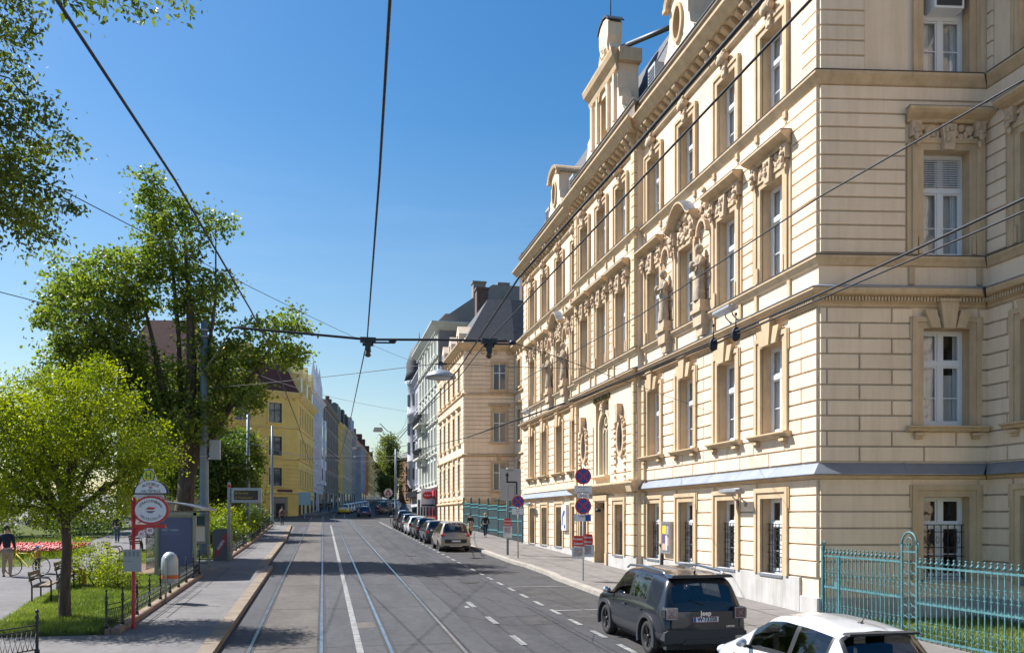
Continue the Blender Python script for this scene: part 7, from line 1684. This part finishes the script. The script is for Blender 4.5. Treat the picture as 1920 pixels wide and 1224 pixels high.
wire('span_wire', 'thin continuation of the span cable up to the hall facade', [(2.35, 10.95, 2.30), (3.2, 12.0, 2.36), (12.2, 25.2, 3.3)], .006); wire('span_wire', 'thin continuation of the span cable into the tree', [(-1.1, 11.2, 2.37), (-5.45, 42.2, 6.8)], .012)
wire('feeder_cable', 'upper of the paired black cables sagging along the first floor', [(4.60, 3.2, 2.2), (4.74, 4.98, 2.20), (4.80, 7.53, 2.20), (4.78, 9.94, 2.20), (4.65, 14.8, 2.2), (3.9, 23.5, 2.2), (2.5, 33, 2.3)], .011)
wire('feeder_cable', 'lower of the paired black cables sagging along the first floor', [(4.62, 3.3, 2.10), (4.76, 4.98, 2.12), (4.80, 7.6, 2.15), (4.80, 9.94, 2.17), (4.67, 14.8, 2.18), (3.9, 23.5, 2.19)], .008)
wire('span_wire', 'single thin black wire rising to the right edge above the pair', [(3.5, 2.4, 2.2), (3.45, 3.64, 2.2), (3.34, 5.27, 2.2), (3.38, 8.8, 2.2), (3.2, 14, 2.25)], .0055)
wire('span_wire', 'pale thin wire from the left trees over the yellow house', [(-5.45, 42.2, 7.6), (1.5, 62, 8.3), (12.3, 80, 9.5)], .012, mat('pale_wire', (.45, .46, .48), .4, metal=.6), sag=.2)
wire('span_wire', 'pale wire across the street before the hanging lamp', [(-5.15, 62.5, 5.2), (2.6, 63, 4.0), (12.3, 76.5, 6.2)], .014, MATS['pale_wire'], sag=.3); wire('span_wire', 'dark wire from the left edge into the big tree', [(-9, 14.5, 4.4), (-5.4, 24, 5.1), (-4.9, 42, 6.4)], .010)
wire('span_wire', 'thin dark wire from the left tree crossing the sky to the green house', [(-6.5, 19.5, 7.4), (12.3, 94, 16.3)], .012, sag=.5); wire('span_wire', 'curved dark wire from the lamp to the turret house', [(2.9, 45, 4.85), (12.5, 125, 17.0)], .02, sag=2.2); wire('span_wire', 'second curved dark wire from the lamp to the green house', [(2.85, 45, 4.3), (12.3, 110, 12.0)], .02, sag=1.6)
wire('span_wire', 'pale thin wire above the crossing', [(-4.2, 87, 6.2), (12.3, 97, 7.0)], .015, MATS['pale_wire'], sag=.2); wire('span_wire', 'thin wire at the far mast', [(-3.6, 121, 7.9), (10.3, 125, 8.9), (12.4, 125, 9.2)], .02, sag=.1)
# hangers, clamps and insulators
def hanger(x, y, z, s_, lab):
    r = empty('wire_hanger', (x, y, z)); tag(r, lab, 'wire hanger', 'wire hangers'); add(r, 'clamp', lambda b: (b.box((-.10 * s_, -.05, -.03), (.10 * s_, .05, .03)), b.box((-.035, -.04, -.14 * s_), (.035, .04, -.03)), b.tube([(-.07, 0, -.06), (.07, 0, -.06)], .02, 6), b.tube([(.05, 0, -.03), (.35, 0, -.02)], .012, 6), b.ball((.32, 0, 0), .035, 6, sx=1.5)), IRON); add(r, 'insulator', lambda b: b.lathe([(.02, -.22 * s_), (.045, -.2 * s_), (.03, -.17 * s_), (.045, -.14 * s_)], 10), INSUL)
hanger(.57, 11.28, 2.30, 1, 'black wire hanger in the middle of the span cable'); hanger(2.12, 10.98, 2.29, 1, 'black wire hanger right of the middle, in front of the far wing')
for k, (x, y, z, lab) in enumerate(((4.79, 9.93, 2.16, 'left of the two black pulleys below the statue'), (4.80, 9.35, 2.17, 'right of the two black pulleys below the statue'))):
    r = empty('pulley', (x, y, z)); tag(r, lab, 'pulley', 'pulleys on the feeder cables'); add(r, 'wheel', lambda b: (b.lathe([(.07, -.02), (.085, -.02), (.085, .02), (.07, .02)], 14, (0, 0, 0), ax='y', sy=.6), b.tube([(0, 0, .07), (0, 0, .22)], .008, 5), b.ball((0, 0, .24), .02, 6)), CABLE)
def lamp(x, y, z, s_, lab, m):
    r = empty('street_lamp', (x, y, z)); tag(r, lab, 'street lamp', 'hanging street lamps'); add(r, 'shade', lambda b: b.lathe([(.50 * s_, 0), (.48 * s_, .07 * s_), (.30 * s_, .20 * s_), (.12 * s_, .27 * s_), (.06 * s_, .42 * s_)], 22), m); add(r, 'diffuser', lambda b: b.ball((0, 0, 0), .34 * s_, 14, sz=.2), mat('milky_diffuser', (.5, .52, .52), .4)); add(r, 'bracket', lambda b: (b.tube([(-.2 * s_, 0, .45 * s_), (.2 * s_, 0, .45 * s_)], .03 * s_, 6), b.box((-.05, -.04, .40 * s_), (.05, .04, .52 * s_))), IRON)
lamp(2.92, 21.6, 3.52, .80, 'large grey dish shaped street lamp hanging in front of the cream wing', mat('lamp_grey', (.33, .35, .37), .4, metal=.4)); 
def boxlamp(x, y, z, lab):
    r = empty('street_lamp', (x, y, z)); tag(r, lab, 'street lamp', 'box street lamps over the roadway'); add(r, 'housing', lambda b: b.prism([(-.25, 0), (.25, 0), (.20, .14), (-.20, .14)], -.3, .3), mat('lamp_body', (.40, .42, .44), .4)); add(r, 'lens', lambda b: b.box((-.22, -.27, -.05), (.22, .27, 0)), mat('milky_diffuser', (.5, .52, .52), .4))
boxlamp(2.80, 45.2, 4.5, 'box shaped street lamp hanging over the middle of the street'); boxlamp(3.1, 88, 6.9, 'second box street lamp further away over the street'); boxlamp(4.2, 120, 8.2, 'furthest box street lamp over the crossing')
wire('span_wire', 'dark wire carrying the dish lamp', [(-5.45, 42.2, 6.0), (2.9, 21.6, 3.9), (12.3, 34, 6.2)], .010, sag=.05)
# ------------------------------------------------------------ people
def skin_mesh(name, pts, edges, rad, mats, parent, levels=1, root_i=0):
    me = bpy.data.meshes.new('tmp'); me.from_pydata([tuple(p) for p in pts], edges, [])
    o = bpy.data.objects.new('tmp', me); S.collection.objects.link(o)
    md = o.modifiers.new('s', 'SKIN'); md.use_smooth_shade = True
    sv = me.skin_vertices[0].data
    for i, r in enumerate(rad): sv[i].radius = (r, r) if not isinstance(r, tuple) else r; sv[i].use_root = (i == root_i)
    ss = o.modifiers.new('ss', 'SUBSURF'); ss.levels = levels; ss.render_levels = levels
    dg = bpy.context.evaluated_depsgraph_get(); m2 = bpy.data.meshes.new_from_object(o.evaluated_get(dg)); m2.name = name
    bpy.data.objects.remove(o); bpy.data.meshes.remove(me)
    m2.materials.clear(); m2.materials.append(mats)
    for p in m2.polygons: p.use_smooth = True
    return link(name, m2, parent)
def person(label, x, y, rz, top, legs, shoes=(.03, .03, .03), hair=(.05, .03, .02), hgt=1.7, pose='walk', g=None, hairlen=.1, skirt=None, hat=None, sleeves=True, group=None, stride=.22, arms=None, shorts=False):
    zz = gz(y, .14) if g is None else g
    root = empty('person', (x, y, zz), rz); tag(root, label, 'person', group); s = hgt / 1.7
    sit = pose == 'sit'; hz = .50 if sit else .90
    st_ = stride if pose == 'walk' else .03
    P = {}
    P['pel'] = (0, 0, hz); P['sp'] = (0, .01, hz + .22); P['ch'] = (0, 0, hz + .42); P['nk'] = (0, .0, hz + .56); P['hb'] = (0, .02, hz + .64); P['ht'] = (0, .02, hz + .76)
    A = arms or [((.20, .02, 1.16), (.23, .10, .92)), ((-.20, .0, 1.16), (-.24, -.06, .94))]
    for k, sd in enumerate((1, -1)):
        P['s%d' % k] = (sd * .165, 0, hz + .49); e, w_ = A[k]; dz = hz - .90
        P['e%d' % k] = (e[0], e[1], e[2] + dz); P['w%d' % k] = (w_[0], w_[1], w_[2] + dz)
        P['h%d' % k] = (sd * .09, 0, hz - .05); f = st_ * (1 if k == 0 else -1)
        if sit: P['k%d' % k] = (sd * .11, .42, .50); P['a%d' % k] = (sd * .11, .46, .09); P['t%d' % k] = (sd * .12, .62, .04)
        else: P['k%d' % k] = (sd * .095, f * .55 + .03, .49); P['a%d' % k] = (sd * .09, f, .09 + (.03 if f < 0 else 0)); P['t%d' % k] = (sd * .10, f + .15, .035)
    names = list(P); idx = {n: i for i, n in enumerate(names)}
    E = [('pel', 'sp'), ('sp', 'ch'), ('ch', 'nk'), ('nk', 'hb'), ('hb', 'ht')]
    for k in (0, 1): E += [('ch', 's%d' % k), ('s%d' % k, 'e%d' % k), ('e%d' % k, 'w%d' % k), ('pel', 'h%d' % k), ('h%d' % k, 'k%d' % k), ('k%d' % k, 'a%d' % k), ('a%d' % k, 't%d' % k)]
    Rr = dict(pel=.115, sp=.10, ch=.12, nk=.05, hb=.082, ht=.075)
    for k in (0, 1): Rr.update({'s%d' % k: .055, 'e%d' % k: .040, 'w%d' % k: .026, 'h%d' % k: .085, 'k%d' % k: .055, 'a%d' % k: .036, 't%d' % k: .03})
    pts = [Vector(P[n]) for n in names]; rad = [Rr[n] for n in names]; edges = [(idx[a], idx[b_]) for a, b_ in E]
    # hands: palm point and five short finger chains each
    for k, sd in enumerate((1, -1)):
        w_ = Vector(P['w%d' % k]); d = (w_ - Vector(P['e%d' % k])).normalized(); side = d.cross(Vector((sd, 0, 0))); side = side.normalized() if side.length > .1 else Vector((0, 1, 0))
        pm = len(pts); pts.append(w_ + d * .07); rad.append(.026); edges.append((idx['w%d' % k], pm))
        for q, (off, ln) in enumerate(((-.028, .055), (-.010, .066), (.010, .062), (.027, .048), (-.045, .03))):
            b0 = len(pts); base_ = pts[pm] + side * off + d * (.012 if q < 4 else -.02); pts.append(base_ + d * .02); rad.append(.0095); pts.append(base_ + d * ln + Vector((-sd * .012, 0, 0))); rad.append(.008); edges += [(pm, b0), (b0, b0 + 1)]
    pts = [p * s for p in pts]; rad = [r * s for r in rad]
    skin_mesh('body', pts, edges, rad, SKIN, root, 1, idx['pel'])
    def chain(nm, keys, ed, radii, m, grow=1.0):
        ii = {n: i for i, n in enumerate(keys)}; return skin_mesh(nm, [Vector(P[n]) * s for n in keys], [(ii[a], ii[b_]) for a, b_ in ed], [radii[n] * s * grow for n in keys], m, root, 1)
    cm = lambda c, n: mat('cloth_%s_%d_%d_%d' % (n, int(c[0] * 999), int(c[1] * 999), int(c[2] * 999)), c, .85, var=.15, scale=9)
    rt = dict(Rr); rt.update(pel=.135, sp=.12, ch=.14, nk=.062); rt.update({q + str(k): v for k in (0, 1) for q, v in (('s', .072), ('e', .055), ('w', .040), ('h', .10), ('k', .072), ('a', .055))})
    keys = ['pel', 'sp', 'ch', 'nk', 's0', 's1', 'e0', 'e1'] + (['w0', 'w1'] if sleeves else [])
    ed = [('pel', 'sp'), ('sp', 'ch'), ('ch', 'nk'), ('ch', 's0'), ('ch', 's1'), ('s0', 'e0'), ('s1', 'e1')] + ([('e0', 'w0'), ('e1', 'w1')] if sleeves else [])
    chain('jacket', keys, ed, rt, cm(top, 'top'))
    keys = ['pel', 'h0', 'h1', 'k0', 'k1'] + ([] if shorts else ['a0', 'a1']); ed = [('pel', 'h0'), ('pel', 'h1'), ('h0', 'k0'), ('h1', 'k1')] + ([] if shorts else [('k0', 'a0'), ('k1', 'a1')])
    rt['pel'] = .125; chain('trousers', keys, ed, rt, cm(legs, 'leg'))
    sh = MB()
    for k in (0, 1):
        a = Vector(P['a%d' % k]) * s; t = Vector(P['t%d' % k]) * s; sh.ball(((a.x + t.x) / 2, (a.y + t.y) / 2, .045 * s), .055 * s, 8, sx=.85, sy=2.2, sz=.8)
    sh.build('shoes', cm(shoes, 'shoe'), root)
    if skirt:
        q = MB(); z = (hz + .02) * s; q.lathe([(.15 * s, z + .12 * s), (.20 * s, z - .1 * s), (.25 * s, z - .42 * s), (.26 * s, z - .45 * s)], 16, sy=.8, caps=False); q.build('coat_skirt', cm(skirt, 'skirt'), root)
    hd = Vector(P['ht']) * s + Vector((0, 0, -.035 * s)); r_ = .098 * s
    f = MB(); f.ball((hd.x, hd.y + .075 * s, hd.z - .03 * s), .018 * s, 6, sy=1.4, sz=1.3); f.build('nose', SKIN, root)
    f = MB(); [f.ball((hd.x + q * .033 * s, hd.y + .078 * s, hd.z + .005 * s), .009 * s, 6) for q in (-1, 1)]; f.box((hd.x - .022 * s, hd.y + .075 * s, hd.z - .065 * s), (hd.x + .022 * s, hd.y + .084 * s, hd.z - .058 * s)); f.build('face', cm((.08, .03, .025), 'face'), root)
    f = MB(); [f.ball((hd.x + q * .085 * s, hd.y, hd.z - .01 * s), .022 * s, 6, sx=.5) for q in (-1, 1)]; f.build('ears', SKIN, root)
    hm = MB(); hm.ball((hd.x, hd.y - .018 * s, hd.z + .022 * s), r_, 12, sz=1.05); 
    if hairlen > .12: hm.ball((hd.x, hd.y - .05 * s, hd.z - hairlen * .4 * s), r_ * .85, 10, sz=1 + hairlen * 4)
    hm.build('hair', cm(hair, 'hair'), root)
    if hat: q = MB(); q.ball((hd.x, hd.y, hd.z + .05 * s), r_ * 1.1, 12, sz=.85); q.lathe([(r_ * 1.25, hd.z + .03 * s), (r_ * 1.25, hd.z + .045 * s)], 14, (hd.x, hd.y, 0)); q.build('hat', cm(hat, 'hat'), root)
    return root
FC_ = R(180)
person('woman in black top with a beige coat round her waist, walking on the right pavement', 10.15, 59.5, FC_ + R(6), (.02, .018, .02), (.05, .03, .02), (.45, .45, .45), (.06, .035, .02), 1.66, skirt=(.45, .33, .19), hairlen=.14, arms=[((.24, .04, 1.14), (.10, .26, 1.12)), ((-.24, .04, 1.14), (-.08, .26, 1.10))], group='two women walking on the right pavement')
person('blonde woman in black jacket and dark jeans walking on the right pavement', 11.2, 59.4, FC_, (.015, .015, .018), (.015, .03, .07), (.02, .02, .02), (.42, .30, .14), 1.68, hairlen=.13, arms=[((.26, .0, 1.16), (.30, .10, .94)), ((-.26, .0, 1.16), (-.30, -.04, .93))], group='two women walking on the right pavement')
bag = empty('handbag', (10.95, 59.3, gz(59.3, .14) + .52)); tag(bag, 'grey bag carried by the blonde woman', 'bag'); add(bag, 'body', lambda b: b.prism([(-.13, 0), (.13, 0), (.10, .24), (-.10, .24)], -.05, .05), mat('bag_grey', (.10, .09, .08), .7)); add(bag, 'handle', lambda b: b.tube([(-.07, 0, .24), (-.05, 0, .40), (.05, 0, .40), (.07, 0, .24)], .01, 5), TRIM)
person('man with rucksack walking away at the far end of the left pavement', -3.75, 82.5, R(5), (.16, .12, .11), (.03, .03, .04), hgt=1.75); rk = empty('rucksack', (-3.75, 82.22, gz(82.5, .14) + 1.02)); tag(rk, 'dark rucksack on the back of the man at the far end of the pavement', 'rucksack'); add(rk, 'body', lambda b: b.ball((0, 0, .22), .2, 10, sy=.6, sz=1.25), mat('rucksack_cloth', (.10, .05, .04), .8))
person('man in dark jacket and pale trousers at the left edge of the park', -10.95, 33.4, R(10), (.012, .016, .035), (.36, .26, .20), (.03, .03, .03), (.03, .025, .02), 1.82, pose='stand')
person('small child in blue cap and yellow top on the park path', -10.4, 34.9, R(160), (.42, .24, .03), (.04, .05, .08), (.03, .03, .03), (.2, .12, .06), 1.0, pose='stand', hat=(.03, .22, .42))
person('elderly person in light shirt and ochre trousers sitting on the second bench', -7.9, 29.5, R(98 + 180), (.34, .38, .44), (.50, .27, .04), (.05, .04, .03), (.45, .43, .40), 1.68, pose='sit', g=gz(29.5, .16), arms=[((.21, .12, 1.12), (.12, .30, 1.02)), ((-.21, .12, 1.12), (-.12, .30, 1.02))])
person('walker in dark blue jacket and blue jeans on the far park path', -12.0, 54.8, R(20), (.02, .02, .035), (.05, .09, .16), hgt=1.76)
person('person in light blue sitting on the last bench of the row', -9.55, 47.0, R(278), (.10, .20, .34), (.04, .05, .08), hgt=1.68, pose='sit', g=gz(47, .16))
person('pedestrian in dark clothes by the shop door of the pale grey house', -.4, 136, R(200), (.02, .02, .025), (.03, .03, .03), hgt=1.75)
person('pedestrian in reddish top near the brown grey house', .9, 140.5, R(190), (.10, .03, .02), (.02, .02, .02), hgt=1.7)
def bicycle(label, x, y, rz, fm, z=.18, group=None):
    r = empty('bicycle', (x, y, gz(y, z)), rz); tag(r, label, 'bicycle', group)
    for yy in (-.52, .52):
        w_ = add(r, 'wheel', lambda b: (b.tube([(0, yy + .32 * math.cos(2 * math.pi * k / 20), .34 + .32 * math.sin(2 * math.pi * k / 20)) for k in range(21)], .017, 5, cap=False), [b.tube([(0, yy, .34), (0, yy + .31 * math.cos(2 * math.pi * k / 10), .34 + .31 * math.sin(2 * math.pi * k / 10))], .003, 3) for k in range(10)]), TYRE)
    add(r, 'frame', lambda b: (b.tube([(0, .52, .34), (0, .40, .85), (0, .38, .98)], .016, 6), b.tube([(0, .42, .80), (0, -.02, .32), (0, -.18, .88)], .018, 6), b.tube([(0, .42, .82), (0, -.15, .78)], .016, 6), b.tube([(0, -.52, .34), (0, -.02, .32)], .012, 6), b.tube([(0, -.52, .34), (0, -.15, .78)], .012, 6)), fm)
    add(r, 'saddle', lambda b: b.ball((0, -.19, .92), .08, 8, sx=.8, sy=1.5, sz=.4), TRIM); add(r, 'handlebar', lambda b: b.tube([(-.27, .28, 1.0), (-.2, .38, 1.0), (.2, .38, 1.0), (.27, .28, 1.0)], .012, 6), STEEL); return r
bicycle('yellow bicycle standing beside the man in the park', -10.35, 33.6, R(75), YELLOW)
bicycle('black bicycle ridden across the crossing', 7.1, 115.2, R(20), IRON, .0); person('cyclist in dark clothes riding at the crossing', 7.1, 115.0, R(20), (.015, .015, .02), (.02, .02, .03), hgt=1.72, pose='sit', g=gz(115) + .42, arms=[((.22, .15, 1.15), (.2, .42, 1.05)), ((-.22, .15, 1.15), (-.2, .42, 1.05))])
for k in range(3): bicycle(['bicycle parked nearest the corner of the yellow house', 'bicycle leaning beside the yellow house wall', 'bicycle parked furthest from the corner, yellow house'][k], -5.4 - 1.3 * k, 119.4 - .6 * k, R(70 + 15 * k), IRON, .0, 'bicycles by the yellow house')
